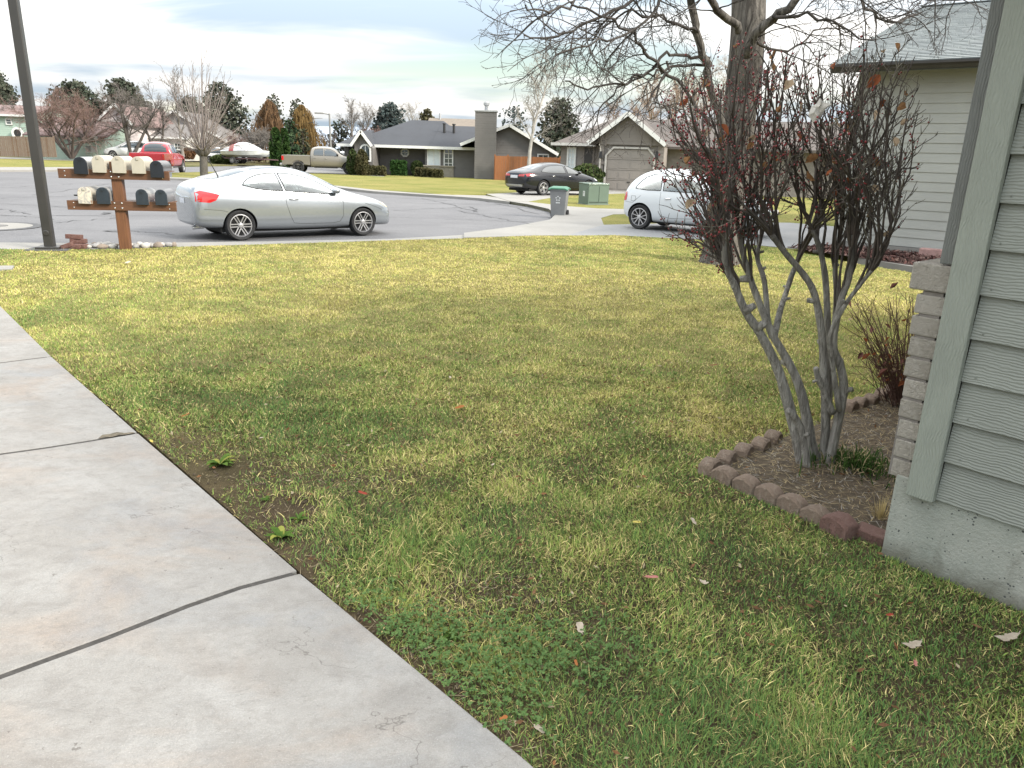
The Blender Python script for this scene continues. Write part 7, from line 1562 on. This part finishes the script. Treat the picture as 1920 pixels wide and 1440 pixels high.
w = oval(); w.o = green.location.copy(); w.v = [tuple(Vector(q) - green.location + Vector((0, -6.1, 0)) * 0) for q in w.v]; w.build('round_window', [M_WHITE, M_DGUT], green)
simple_house('tall pinkish white gabled house at the side of the pale green garage', 80, M_PINKW, M_ROSER, 199, 250, 222, 293, 218, 194, True, 10)
simple_house('pale house with white garage doors behind the spreading bare trees', 84, M_PALEW, M_GREYR, 246, 352, 257, 295, gable=False, ridge_py=230, depth=9, windows=[(326, 339, 267, 281, (2, 2))], doors=[(250, 276, 264, DRW), (284, 316, 264, DRW)])
simple_house('grey gabled house with white rake boards behind the topped tree', 90, M_GREYW, M_GREYR, 270, 424, 259, 296, 326, 207, True, 10, windows=[(300, 312, 235, 246, (2, 2)), (345, 357, 262, 276, (2, 2))])
# ------------------------------------------------------------ trees and shrubs across the street, nearest first in each stretch
def foot(px, pb, pt, Y, wpx=0):
    b = at(px, pb, Y); t = at(px, pt, Y); k = Y * math.cos(PITCH) / FPX
    return b, t.z - b.z, wpx * k * 1.03
def tree_cfg(H, n1, ang, l1, up, dens=1.0, tip=.010, wig=.12, droop=.1):
    return [dict(n=n1, ang=ang, len=(H * l1 * .75, H * l1 * 1.1), r=H * .009 + .015, tip=.014, t0=.28, up=up, seg=7, wig=wig, fall=.45),
            dict(n=int(9 * dens), ang=(25, 55), rel=(.35, .6), r=.019, tip=.010, seg=5, wig=wig * 1.2, up=up * .8, t0=.2, fall=.35),
            dict(n=int(7 * dens), ang=(25, 60), rel=(.35, .62), r=.011, tip=.007, seg=4, wig=wig * 1.3, up=up * .4 - droop * .3, t0=.15, fall=.3),
            dict(n=int(4 * dens), ang=(25, 60), rel=(.4, .7), r=.008, tip=tip * .6, seg=3, wig=.2, up=-droop, t0=.2, fall=.2)]
G_ = (M_GREYTWIG, M_GREYTWIG); RD = (mat('rosy_grey_limb', (.10, .080, .072), .9, .3, 2), M_REDTWIG); DK = (mat('dark_limb', (.060, .052, .047), .9, .3, 2), mat('dark_grey_twig', (.135, .118, .108), .9, .3, 2)); PL = (mat('pale_limb', (.30, .285, .26), .9, .3, 2), M_PALETWIG)
# conifers beyond the houses on the left
p, H, W = foot(-2, 300, 128, 100, 100); conifer('broad dark pine at the left edge behind the pale green house', p, H, W, 31, shape=.62, clump=.30, gaps=.15, base=.12, dome=True, dens=2.2)
p, H, W = foot(155, 300, 152, 102, 98); conifer('broad dome shaped dark pine behind the rosy shingle roof', p, H, W, 32, shape=.52, clump=.30, gaps=.10, base=.15, dome=True, dens=2.2)
p, H, W = foot(252, 300, 146, 104, 86); conifer('dark pine behind the pinkish white gable and spreading bare tree', p, H, W, 33, shape=.55, clump=.29, gaps=.22, base=.15, dome=True, dens=2.2)
p, H, W = foot(366, 300, 179, 106, 66); conifer('small dark pine behind the grey gabled roof', p, H, W, 34, shape=.6, clump=.28, gaps=.3, base=.15, dome=True, dens=1.9)
p, H, W = foot(432, 300, 152, 100, 84); conifer('tall open pine to the right of the topped bare tree', p, H, W, 35, shape=.55, clump=.25, gaps=.40, base=.10, dome=True, dens=2.2)
# bare trees before the houses on the left
p, H, W = foot(134, 294, 148, 73.5); bare_tree('bare_tree', 'wide spreading rosy bare tree with many trunks before the weathered fence', p, (H * .66, .15, .05), tree_cfg(H, 6, (30, 80), .74, .10, .9), RD, 41, stems=7, spread=.85)
p, H, W = foot(247, 292, 148, 74.5); bare_tree('bare_tree', 'dark forked bare tree beside the white car with its nose to the left', p, (H * .78, .17, .04), tree_cfg(H, 7, (25, 65), .58, .22, .9), DK, 42, stems=3, spread=.45)
p, H, W = foot(297, 288, 172, 77); bare_tree('bare_tree', 'dark bare tree behind the cab of the red pickup', p, (H * .75, .17, .04), tree_cfg(H, 7, (25, 55), .45, .22, .95), DK, 43, stems=2, spread=.25)
p, H, W = foot(343, 292, 118, 78); bare_tree('bare_tree', 'slender pale bare tree between the red pickup and the topped tree', p, (H * .92, .15, .02), tree_cfg(H, 12, (18, 42), .30, .35, .8), G_, 44)
p, H, W = foot(487, 296, 228, 82); bare_tree('bare_tree', 'low fan shaped bare tree behind the covered boat', p, (H * .55, .16, .04), tree_cfg(H, 6, (18, 55), .70, .22, .95), G_, 45, stems=5, spread=.5)
p, H, W = foot(447, 300, 236, 88); bare_tree('bare_tree', 'low rosy bare tree between the tall pine and the boat', p, (H * .6, .14, .04), tree_cfg(H, 6, (25, 65), .60, .15, .95), RD, 46, stems=4, spread=.5)
p, H, W = foot(20, 292, 178, 84); bare_tree('bare_tree', 'grey bare tree at the left edge behind the lamp post', p, (H * .8, .2, .04), tree_cfg(H, 8, (25, 60), .45, .2, .8), DK, 53, stems=2, spread=.2)
# the topped tree on the corner lawn: knobbed head, tall new shoots
def topped():
    b0 = gp(383, 331, .1); Y = b0.y; o = thing('topped_tree', b0, 'topped street tree with knobby trunk and tall upright shoots, behind the silver coupe', 'tree'); rnd = random.Random(9)
    H1 = at(386, 286, Y).z - b0.z; tb = MB(); P, q = limb(rnd, (0, 0, -.1), (.02, 0, 1), H1 + .1, .23, .21, 6, .03, Vector((0, 0, .3))); tb.tube(P, q, 10, 0, cap=False); top = P[-1]
    for k in range(7):
        a = k * 2.4; tb.tube([top + Vector((0, 0, -.25)), top + Vector((math.cos(a) * .28, math.sin(a) * .28, .05)), top + Vector((math.cos(a) * .38, math.sin(a) * .38, .22))], [.14, .15, .11], 7)
    tb.build('trunk', mat('knobbed_bark', (.075, .068, .058), .9, .35, 8, bmp=.6), o, smooth=True); cb = MB(); cfg = [None, dict(n=(4, 7), ang=(14, 40), rel=(.22, .42), r=.014, tip=.007, seg=4, wig=.08, up=.3, t0=.25, fall=.4), dict(n=(1, 3), ang=(20, 45), rel=(.25, .5), r=.010, tip=.007, seg=3, wig=.1, up=.2)]
    for k in range(30):
        a = k * 2.399; s = math.sqrt((k + .5) / 30); lean = s * .50; d = Vector((math.cos(a) * lean, math.sin(a) * lean, 1)); st = top + Vector((math.cos(a) * .25 * s, math.sin(a) * .25 * s, .05))
        Hs = (at(386, 66, Y).z - at(386, 286, Y).z) * (1.0 - .50 * s) * rnd.uniform(.82, 1.04)
        P, q = limb(rnd, st, d, Hs, .050 * (1.1 - .5 * s), .009, 9, .045, Vector((0, 0, .25))); cb.tube(P, q, 5, cap=False); spawn(rnd, cb, P, q, 1, cfg, 5)
    for k in range(26):      # low sideways shoots
        a = k * 2.399; P, q = limb(rnd, top, (math.cos(a), math.sin(a), rnd.uniform(.1, .7)), rnd.uniform(1.6, 3.4), .035, .008, 7, .08, Vector((0, 0, .2))); cb.tube(P, q, 4, cap=False); spawn(rnd, cb, P, q, 1, cfg, 5)
    cb.build('crown', [mat('new_shoot_bark', (.20, .17, .155), .85, .25, 2)], o, smooth=True)
topped()
# arborvitae and junipers beside the sand coloured pickup
for px, t, w, Y, s, lab in [(520, 241, 26, 78, 1, 'wider'), (536, 243, 18, 79.5, 2, 'narrower')]:
    p, H, W = foot(px, 311, t, Y, w); shrub(f'{lab} of the two columnar arborvitae behind the tailgate of the sand coloured pickup', p, W, W, H, s, m=M_CYPRESS, leaf=.20, dens=1.0, form='cone', name='arborvitae')
p, H, W = foot(546, 305, 221, 83, 42); conifer('dark green juniper rising behind the two arborvitae', p, H, W, 51, m=foliage('juniper_green', (.024, .046, .026), (.055, .080, .042), None, 1.2, .12), shape=.5, clump=.26, gaps=.1, base=.1)
p, H, W = foot(570, 305, 240, 84, 32); conifer('smaller grey green juniper behind the bed of the sand coloured pickup', p, H, W, 52, m=foliage('grey_juniper', (.050, .058, .034), (.10, .10, .062), None, 1.2, .12), shape=.45, clump=.26, gaps=.15, base=.1)
p, H, W = foot(516, 305, 173, 96, 74); conifer('spruce whose dark top rises through the taller of the orange willows', p, H, W, 54, m=M_PINE, shape=.6, clump=.25, gaps=.1, base=.1)
p, H, W = foot(560, 305, 182, 97, 70); conifer('spruce whose dark top rises through the right orange willow', p, H, W, 55, m=M_PINE, shape=.6, clump=.25, gaps=.1, base=.1)
def willow(label, px, t, w, Y, seed, cols):
    p, H, W = foot(px, 305, t, Y, w); rnd = random.Random(seed); o = thing('willow_tree', p, label, 'tree'); tb = MB(); cb = MB()
    P, q = limb(rnd, (0, 0, -.1), (0, 0, 1), H * .8, .3, .06, 8, .04, Vector((0, 0, .3))); tb.tube(P, q, 7, cap=False)
    for k in range(24):
        a = k * 2.4; s, _ = along(P, .35 + .6 * k / 24); Q, qq = limb(rnd, s, (math.cos(a), math.sin(a), .8), W * .42, .07, .02, 6, .1, Vector((0, 0, -.6))); tb.tube(Q, qq, 5, cap=False)
    n = 3000
    for k in range(n):
        h = rnd.random() ** .75; a = rnd.uniform(0, 6.283); r = W / 2 * (max(.02, 1 - h) ** .62) * (1 + .22 * math.sin(3 * a + 9 * h + seed) + .14 * math.sin(5 * a - 14 * h)) * math.sqrt(rnd.uniform(.2, 1.1)); z = H * (.14 + .86 * h); c = Vector((r * math.cos(a), r * math.sin(a), z)); L = rnd.uniform(.9, 2.4) * (1 - .35 * h); w_ = rnd.uniform(.015, .045); aa = rnd.uniform(0, 6.28); s = Vector((math.cos(aa), math.sin(aa), 0)) * w_; e = c + Vector((rnd.gauss(0, .18) + .12 * math.cos(a), rnd.gauss(0, .18) + .12 * math.sin(a), -L))
        cb.add([c - s, c + s, e + s * .4, e - s * .4], [(0, 1, 2, 3)], 0)
    tb.build('trunk', M_BARK, o, smooth=True); cb.build('crown', foliage(*cols), o)
willow('rust orange weeping willow behind the pair of arborvitae', 510, 186, 78, 91, 61, ('rust_willow', (.135, .082, .047), (.20, .128, .074), (.095, .072, .045), 1.2, .35))
willow('golden orange weeping willow, broad and drooping, behind the sand coloured pickup', 570, 196, 86, 92, 62, ('gold_willow', (.165, .108, .045), (.225, .152, .066), (.11, .085, .042), 1.2, .35))
def street_light():
    p, H, W = foot(621, 300, 213, 95); o = thing('street_light', p, 'slim distant street light with a short arm behind the orange willow', 'street light'); m = mat('far_pole', (.20, .20, .19), .6)
    b = MB(); b.tube([(0, 0, 0), (0, 0, H)], [.14, .10], 8); b.build('pole', m, o); b = MB(); b.tube([(0, 0, H - .1), (-.8, 0, H)], .06, 6); b.box((-1.25, 0, H), (1.0, .4, .16)); b.build('lamp_head', m, o)
street_light()
p, H, W = foot(640, 300, 222, 100, 48); conifer('dark conifer left of the far street light and grey hill gap', p, H, W, 56, shape=.6, clump=.26, gaps=.3, base=.15, dome=True)
p, H, W = foot(672, 300, 178, 98); bare_tree('bare_tree', 'round topped pale bare tree behind the entry gable of the dark house', p, (H * .8, .22, .04), tree_cfg(H, 10, (15, 42), .42, .3, .95), G_, 47, stems=2, spread=.12)
p, H, W = foot(612, 300, 236, 96); bare_tree('bare_tree', 'low dark bare tree beside the distant street light', p, (H * .8, .14, .03), tree_cfg(H, 8, (15, 45), .42, .3, .9), DK, 48, stems=2, spread=.15)
p, H, W = foot(700, 300, 226, 92); bare_tree('bare_tree', 'brownish bare tree just behind the roof of the dark house', p, (H * .7, .16, .04), tree_cfg(H, 8, (25, 60), .5, .2, 1.1), RD, 58, stems=3, spread=.35)
p, H, W = foot(730, 300, 192, 100, 64); conifer('blue grey spruce behind the hip roof of the dark house', p, H, W, 57, m=M_SPRUCE, shape=.5, clump=.29, gaps=.15, base=.15, dome=True, dens=2.0)
p, H, W = foot(768, 300, 180, 108); bare_tree('bare_tree', 'hazy pale bare tree to the right of the blue grey spruce', p, (H * .8, .22, .04), tree_cfg(H, 10, (12, 40), .42, .3, .9), PL, 49, stems=2, spread=.12)
p, H, W = foot(800, 300, 202, 112, 36); conifer('small olive conifer peeping over the ridge of the dark house', p, H, W, 59, m=foliage('olive_conifer', (.065, .062, .035), (.12, .11, .065), None, 1, .12), shape=.5, clump=.29, gaps=.2, base=.15, dome=True, dens=2.0)
p, H, W = foot(962, 310, 197, 88, 62); conifer('loose grey green conifer behind the wing of the dark house', p, H, W, 63, m=M_SPRUCE, shape=.5, clump=.25, gaps=.38, base=.1, dome=True)
p, H, W = foot(1046, 310, 182, 82, 74); conifer('tall dark spruce between the dark grey house and the taupe house', p, H, W, 64, shape=.6, clump=.25, gaps=.2, base=.08, dome=True, dens=2.0)
p, H, W = foot(990, 330, 104, 56.6); bare_tree('bare_tree', 'pale grey bare tree before the orange cedar fence behind the black saloon', p, (H * .93, .15, .02), tree_cfg(H, 15, (22, 55), .33, .16, .95, wig=.12), PL, 50)
for px, t, Y, s, lab in [(1240, 130, 72, 65, 'tan bare tree behind the ridge of the taupe house'), (1320, 110, 76, 66, 'tan bare tree behind the taupe house, half hidden by the bare bush'), (1150, 178, 80, 67, 'hazy tan bare tree behind the left slope of the taupe house')]:
    p, H, W = foot(px, 320, t, Y); bare_tree('bare_tree', lab, p, (H * .85, .2, .03), tree_cfg(H, 11, (18, 48), .38, .22, 1.0), (mat('tan_limb', (.22, .17, .13), .9), mat('tan_twig', (.30, .215, .16), .9, .25, 2)), s, stems=2, spread=.15)
p, H, W = foot(1740, 320, -20, 34); bare_tree('bare_tree', 'bare tree rising behind the ridge of the grey shingle roof', p, (H * .8, .3, .05), tree_cfg(H, 10, (20, 55), .4, .15, .8), DK, 68, stems=2, spread=.2)
# shrubs round the dark grey house
for px, b_, t, w, Y, s, m, f, lab in [
    (662, 325, 279, 21, 57.6, 1, M_YEW, 'egg', 'tall rounded evergreen at the left of the pair before the entry gable'), (679, 328, 281, 25, 57.0, 2, M_BROWNYEW, 'egg', 'tall brownish evergreen at the right of the pair before the arched window'),
    (692, 328, 311, 15, 57.2, 3, M_BROWNYEW, 'round', 'small brownish shrub between the tall evergreens and the clipped box'), (711, 329, 314, 19, 57.4, 4, M_BROWNYEW, 'box', 'low clipped brownish box shrub under the long grey wall'),
    (748, 330, 303, 24, 60.2, 5, foliage('glossy_green_leaf', (.025, .060, .018), (.055, .105, .035), None, 2.5, .2), 'box', 'dense glossy green shrub under the octagonal window'), (783, 329, 302, 22, 60.6, 6, M_YEW, 'round', 'loose dark shrub in the corner left of the bay windows'),
    (788, 333, 317, 13, 58.9, 7, M_BROWNYEW, 'box', 'first clipped box of the low hedge, counted from the left, before the bay windows'), (799, 335, 318, 13, 58.5, 8, M_BROWNYEW, 'box', 'second clipped box of the low hedge before the bay windows'), (810, 337, 320, 13, 58.1, 9, M_BROWNYEW, 'box', 'third clipped box of the low hedge before the bay windows'), (821, 339, 321, 14, 57.7, 10, M_BROWNYEW, 'box', 'rightmost clipped box of the low hedge before the bay windows')]:
    p, H, W = foot(px, b_, t, Y, w); p.z = min(p.z, zr(p.x, p.y) + .12); shrub(lab, p, W, W * .8, H, s + 20, m=m, leaf=.11, dens=.8, form=f)
p, H, W = foot(418, 307, 291, 80, 44); shrub('low spreading dark juniper before the half hidden white car', p, W, W * .5, H, 41, m=M_YEW, leaf=.16, dens=.7)
p, H, W = foot(353, 297, 279, 80, 26); shrub('low rusty shrub to the right of the red pickup', p, W, W * .6, H, 42, m=foliage('rusty_shrub', (.14, .075, .04), (.20, .12, .07), None, 2, .2), leaf=.14, dens=.5)
p, H, W = foot(470, 300, 276, 86, 60); shrub('long reddish shrub behind the covered boat', p, W, W * .3, H, 43, m=foliage('red_grey_shrub', (.11, .07, .06), (.17, .115, .10), None, 2, .2), leaf=.18, dens=.7)
def yard_lamp():
    p, H, W = foot(183, 294, 262, 74.8); o = thing('yard_lamp', p, 'thin pale yard lamp standing before the pale green garage wall', 'yard lamp'); m = mat('far_pole', (.20, .20, .19), .6); b = MB(); b.tube([(0, 0, 0), (0, 0, H)], .05, 6); b.build('post', m, o); b = MB(); b.lathe([(.05, 0), (.20, .10), (.24, .36), (.05, .48), (0, .48)], 8, 0, Matrix.Translation((0, 0, H - .1))); b.build('lantern', m, o)
yard_lamp()
def garden_chair(px, lab):
    p, H, W = foot(px, 294, 284, 75.2); o = thing('garden_chair', p, lab, 'chair', None, .3); m = mat('far_pole', (.20, .20, .19), .6)
    for x in (-.25, .25):
        for y in (-.25, .25): b = MB(); b.beam((x, y, 0), (x, y, .42), .05, .05); b.build('leg', m, o)
    b = MB(); b.box((0, 0, .44), (.56, .56, .05)); b.build('seat', m, o); b = MB(); b.box((0, .27, .72), (.56, .05, .52)); b.build('backrest', m, o)
garden_chair(167, 'garden chair farther from the yard lamp by the pale green garage wall'); garden_chair(176, 'garden chair nearer the yard lamp by the pale green garage wall')
# ------------------------------------------------------------ fallen leaves, weeds and clover on the near lawn
LEAF_M = {'orange': foliage('orange_leaf', (.30, .115, .045), (.36, .155, .06), None, 30, .3), 'pink': foliage('pink_leaf', (.42, .17, .15), (.48, .22, .19), None, 30, .3), 'pale': foliage('pale_leaf', (.40, .335, .27), (.50, .43, .35), None, 30, .3), 'brown': foliage('brown_leaf', (.15, .08, .045), (.22, .125, .07), None, 30, .3), 'yellow': foliage('yellow_leaf', (.50, .40, .10), (.55, .46, .15), None, 30, .3), 'red': foliage('red_leaf', (.30, .06, .045), (.36, .09, .06), None, 30, .3)}
def leaf(px, py, kind, s, label, group=None, lobed=False, z=.034, seed=0):
    rnd = random.Random(int(px * 7 + py)); p = g0(px, py, .03); b = MB(); n_ = 14
    prof = []
    for k in range(n_):
        a = 6.283 * k / n_; r = (.55 + .25 * math.cos(2 * a)) * (1 + (.28 * math.sin(5 * a + 1) if lobed else .05 * math.sin(7 * a))); prof.append((r * math.cos(a), r * math.sin(a) * .85))
    cu = rnd.uniform(.25, .6); vs = [(x * s, y * s, s * cu * (y * y * 1.3 - .10 + .25 * x * x * rnd.uniform(.4, 1.3))) for x, y in prof] + [(0, 0, -s * .06)]
    b.add(vs, [(n_, k, (k + 1) % n_) for k in range(n_)]); b.tube([(s * .75, 0, 0), (s * 1.1, s * .1, s * .08)], s * .025, 4)
    o = b.build('leaf', LEAF_M[kind]); o.location = (p.x, p.y, z); o.rotation_euler = (rnd.uniform(-.35, .35), rnd.uniform(-.3, .3), rnd.uniform(0, 6.28)); tag(o, label, 'leaf', group or 'fallen leaves on the lawn'); return o
leaf(862, 764, 'orange', .055, 'curled orange brown leaf alone in the middle of the lawn')
leaf(1222, 1083, 'pink', .036, 'pink leaf beside a torn pale one on the grass left of the foundation'); leaf(1320, 1093, 'pale', .034, 'torn pale leaf beside the pink one on the grass', lobed=True)
leaf(1088, 1178, 'pale', .042, 'slim pale leaf standing in the grass near the clover by the walkway'); leaf(1712, 1210, 'pale', .055, 'large pale lobed leaf in the grass before the foundation', lobed=True); leaf(1890, 1196, 'pale', .058, 'large pale leaf in the grass at the right edge of the picture', lobed=True)
leaf(1862, 1104, 'brown', .036, 'dark brown leaf leaning against the painted foundation', lobed=True); leaf(1668, 1154, 'red', .026, 'small rust red leaf on the grass between the foundation and the pink leaf'); leaf(1716, 1245, 'pink', .022, 'small folded tan pink leaf below the large pale lobed one')
leaf(944, 1348, 'orange', .022, 'small orange leaf on the soil at the walkway edge, low in the picture'); leaf(1080, 1244, 'orange', .016, 'tiny orange leaf in the grass right of the clover'); leaf(1012, 1368, 'pale', .026, 'pale twisted leaf near the lowest end of the walkway edge')
leaf(678, 1333, 'brown', .010, 'tiny dark leaf stalk') if False else None
leaf(284, 828, 'yellow', .028, 'yellow tan leaf at the walkway edge by the chipped joint'); leaf(348, 779, 'orange', .034, 'faint orange leaf in dry grass above the chipped walkway joint'); leaf(490, 822, 'pale', .034, 'pale papery leaf in the grass above the weeds')
leaf(680, 925, 'red', .030, 'rust red leaf on the bare soil in the middle of the worn patch'); leaf(924, 872, 'pale', .024, 'white scrap like leaf in the middle lawn right of the orange one'); leaf(844, 708, 'pale', .026, 'small white leaf glinting in the middle of the lawn'); leaf(1194, 980, 'yellow', .028, 'bright yellow green leaf in the grass left of the edging blocks')
leaf(1300, 978, 'pale', .030, 'pale tan leaf in the grass just before the front edging blocks'); leaf(1338, 685, 'brown', .040, 'dark brown leaf on the lawn left of the bush trunks'); leaf(240, 492, 'pale', .07, 'white leaf on the far lawn below the mailbox post'); leaf(1180, 488, 'brown', .06, 'small dark leaf on the far lawn')
leaf(1628, 870, 'pale', .032, 'pale leaf lying on the dark green tuft in the bed'); leaf(1528, 932, 'pale', .026, 'pale leaf on the bed soil behind the front edging blocks'); leaf(1615, 850, 'orange', .040, 'orange tan leaf on the soil of the bed behind the green tuft')
def weeds():
    for k, (px, py, r, n, lab) in enumerate([(412, 872, .085, 26, 'bright green dandelion weed rosette on the bare soil by the walkway'), (528, 1010, .075, 24, 'broad leaved weed rosette at the walkway edge, nearest the second joint'), (560, 975, .05, 16, 'small broad leaved weed above the rosette at the walkway edge'), (848, 1195, .055, 22, 'pale green weed with narrow leaves beside the clover'), (498, 940, .04, 12, 'small yellowing weed on the bare soil between the two rosettes')]):
        rnd = random.Random(k + 3); p = g0(px, py); o = MB()
        for i in range(n):
            a = rnd.uniform(0, 6.28); L = r * rnd.uniform(.45, 1.1); e = rnd.uniform(.15, .7); d = Vector((math.cos(a), math.sin(a), 0)); s = Vector((-d.y, d.x, 0)); w = L * rnd.uniform(.12, .22); P = []
            for j in range(5):
                t = j / 4; c = d * L * t + Vector((0, 0, L * e * math.sin(t * 2.2) * .7 + .004)); ww = w * math.sin(math.pi * min(.97, .12 + .85 * t)); P += [c - s * ww, c + Vector((0, 0, -ww * .3)), c + s * ww]
            o.add(P, [(3 * j + q, 3 * j + q + 1, 3 * j + 4 + q, 3 * j + 3 + q) for j in range(4) for q in (0, 1)], 0 if rnd.random() < .8 else 1)
        ob = o.build('weed', [foliage('weed_green', (.060, .115, .026), (.115, .18, .042), None, 25, .35), foliage('weed_yellow', (.24, .26, .06), (.30, .31, .08), None, 25, .35)], smooth=True); ob.location = p; tag(ob, lab, 'weed')
    rnd = random.Random(77); b = MB(); n = 0
    for (px, py, sx, sy, cnt) in [(770, 1185, .10, .08, 230), (850, 1215, .16, .10, 260), (1000, 1215, .18, .11, 300), (920, 1280, .16, .12, 220), (700, 1130, .06, .06, 80), (1090, 1240, .16, .12, 160), (880, 1340, .09, .10, 110)]:
        c = g0(px, py)
        for i in range(cnt):
            q = Vector((c.x + rnd.gauss(0, sx), c.y + rnd.gauss(0, sy), rnd.uniform(.018, .052))); k0 = rnd.uniform(0, 6.28); s = rnd.uniform(.004, .009)
            if not inpoly(np.array([q.x]), np.array([q.y]), P_LAWN)[0]: continue
            tilt = rv(rnd, .3)
            for j in range(3):
                a = k0 + j * 2.094; d = Vector((math.cos(a), math.sin(a), tilt.x)); e = Vector((-math.sin(a), math.cos(a), tilt.y)); b.add([q, q + d * s * .7 - e * s * .62, q + d * s * 1.5 - e * s * .35, q + d * s * 1.5 + e * s * .35, q + d * s * .7 + e * s * .62], [(0, 1, 2, 3, 4)], 0)
    tag(b.build('clover', foliage('clover_green', (.065, .125, .045), (.12, .19, .065), (.17, .22, .085), 60, .25)), 'patch of dark green clover leaves along the walkway edge', 'clover', kind='stuff')
    # dry scraps and crumbs between the blades
    b = MB(); n = 0
    while n < 1100:
        d = math.sqrt(rnd.uniform(1.2, 40)); a = rnd.uniform(-.75, .65); x, y = d * math.sin(a), d * math.cos(a)
        if not inpoly(np.array([x]), np.array([y]), P_LAWN)[0]: continue
        if (x - 1.662) * .755 + (y - 2.974) * .656 > 0 and (x - 1.662) * .656 + (y - 2.974) * -.755 > 0: continue
        n += 1; s = rnd.uniform(.004, .013); u = rv(rnd); u.z *= .35; u.normalize(); w = u.cross(rv(rnd)).normalized(); c = Vector((x, y, rnd.uniform(.006, .035))); b.add([c - u * s * 1.6, c + w * s * .6, c + u * s * 1.6, c - w * s * .6], [(0, 1, 2, 3)], rnd.choice((0, 0, 0, 1, 2)))
    for (bx, by, sg, kk) in BARE[:12]:
        for i in range(int(90 * min(1, sg / .15))):
            x, y = bx + rnd.gauss(0, sg * 1.1), by + rnd.gauss(0, sg * 1.1)
            if not inpoly(np.array([x]), np.array([y]), P_LAWN)[0]: continue
            a = rnd.uniform(0, 6.28); L = rnd.uniform(.012, .05); w = rnd.uniform(.0007, .0016); dx, dy = math.cos(a) * L, math.sin(a) * L; z = rnd.uniform(.003, .012)
            b.add([(x - dx - dy * w / L, y - dy + dx * w / L, z), (x - dx + dy * w / L, y - dy - dx * w / L, z), (x + dx, y + dy, z + rnd.uniform(-.002, .012))], [(0, 1, 2)], rnd.choice((0, 1, 1, 1)))
        for i in range(int(60 * min(1, sg / .15))):      # clods of soil
            x, y = bx + rnd.gauss(0, sg), by + rnd.gauss(0, sg)
            if not inpoly(np.array([x]), np.array([y]), P_LAWN)[0]: continue
            r = rnd.uniform(.003, .010); b.lathe([(0, -r * .4), (r, 0), (r * .7, r * .55), (0, r * .75)], 5, 3, Matrix.Translation((x, y, .002)) @ Matrix.Rotation(rnd.random() * 6, 4, 'Z') @ Matrix.Diagonal((1, rnd.uniform(.6, 1.2), 1, 1)))
    tag(b.build('leaf_litter', [LEAF_M['brown'], foliage('straw_crumb', (.30, .25, .16), (.38, .32, .22), None, 30, .2), foliage('rusty_crumb', (.20, .09, .045), (.25, .13, .065), None, 30, .2), mat('soil_clod', (.065, .048, .03), 1, .4, 30)]), 'dry leaf crumbs strewn through the near lawn', 'litter', kind='stuff')
weeds()
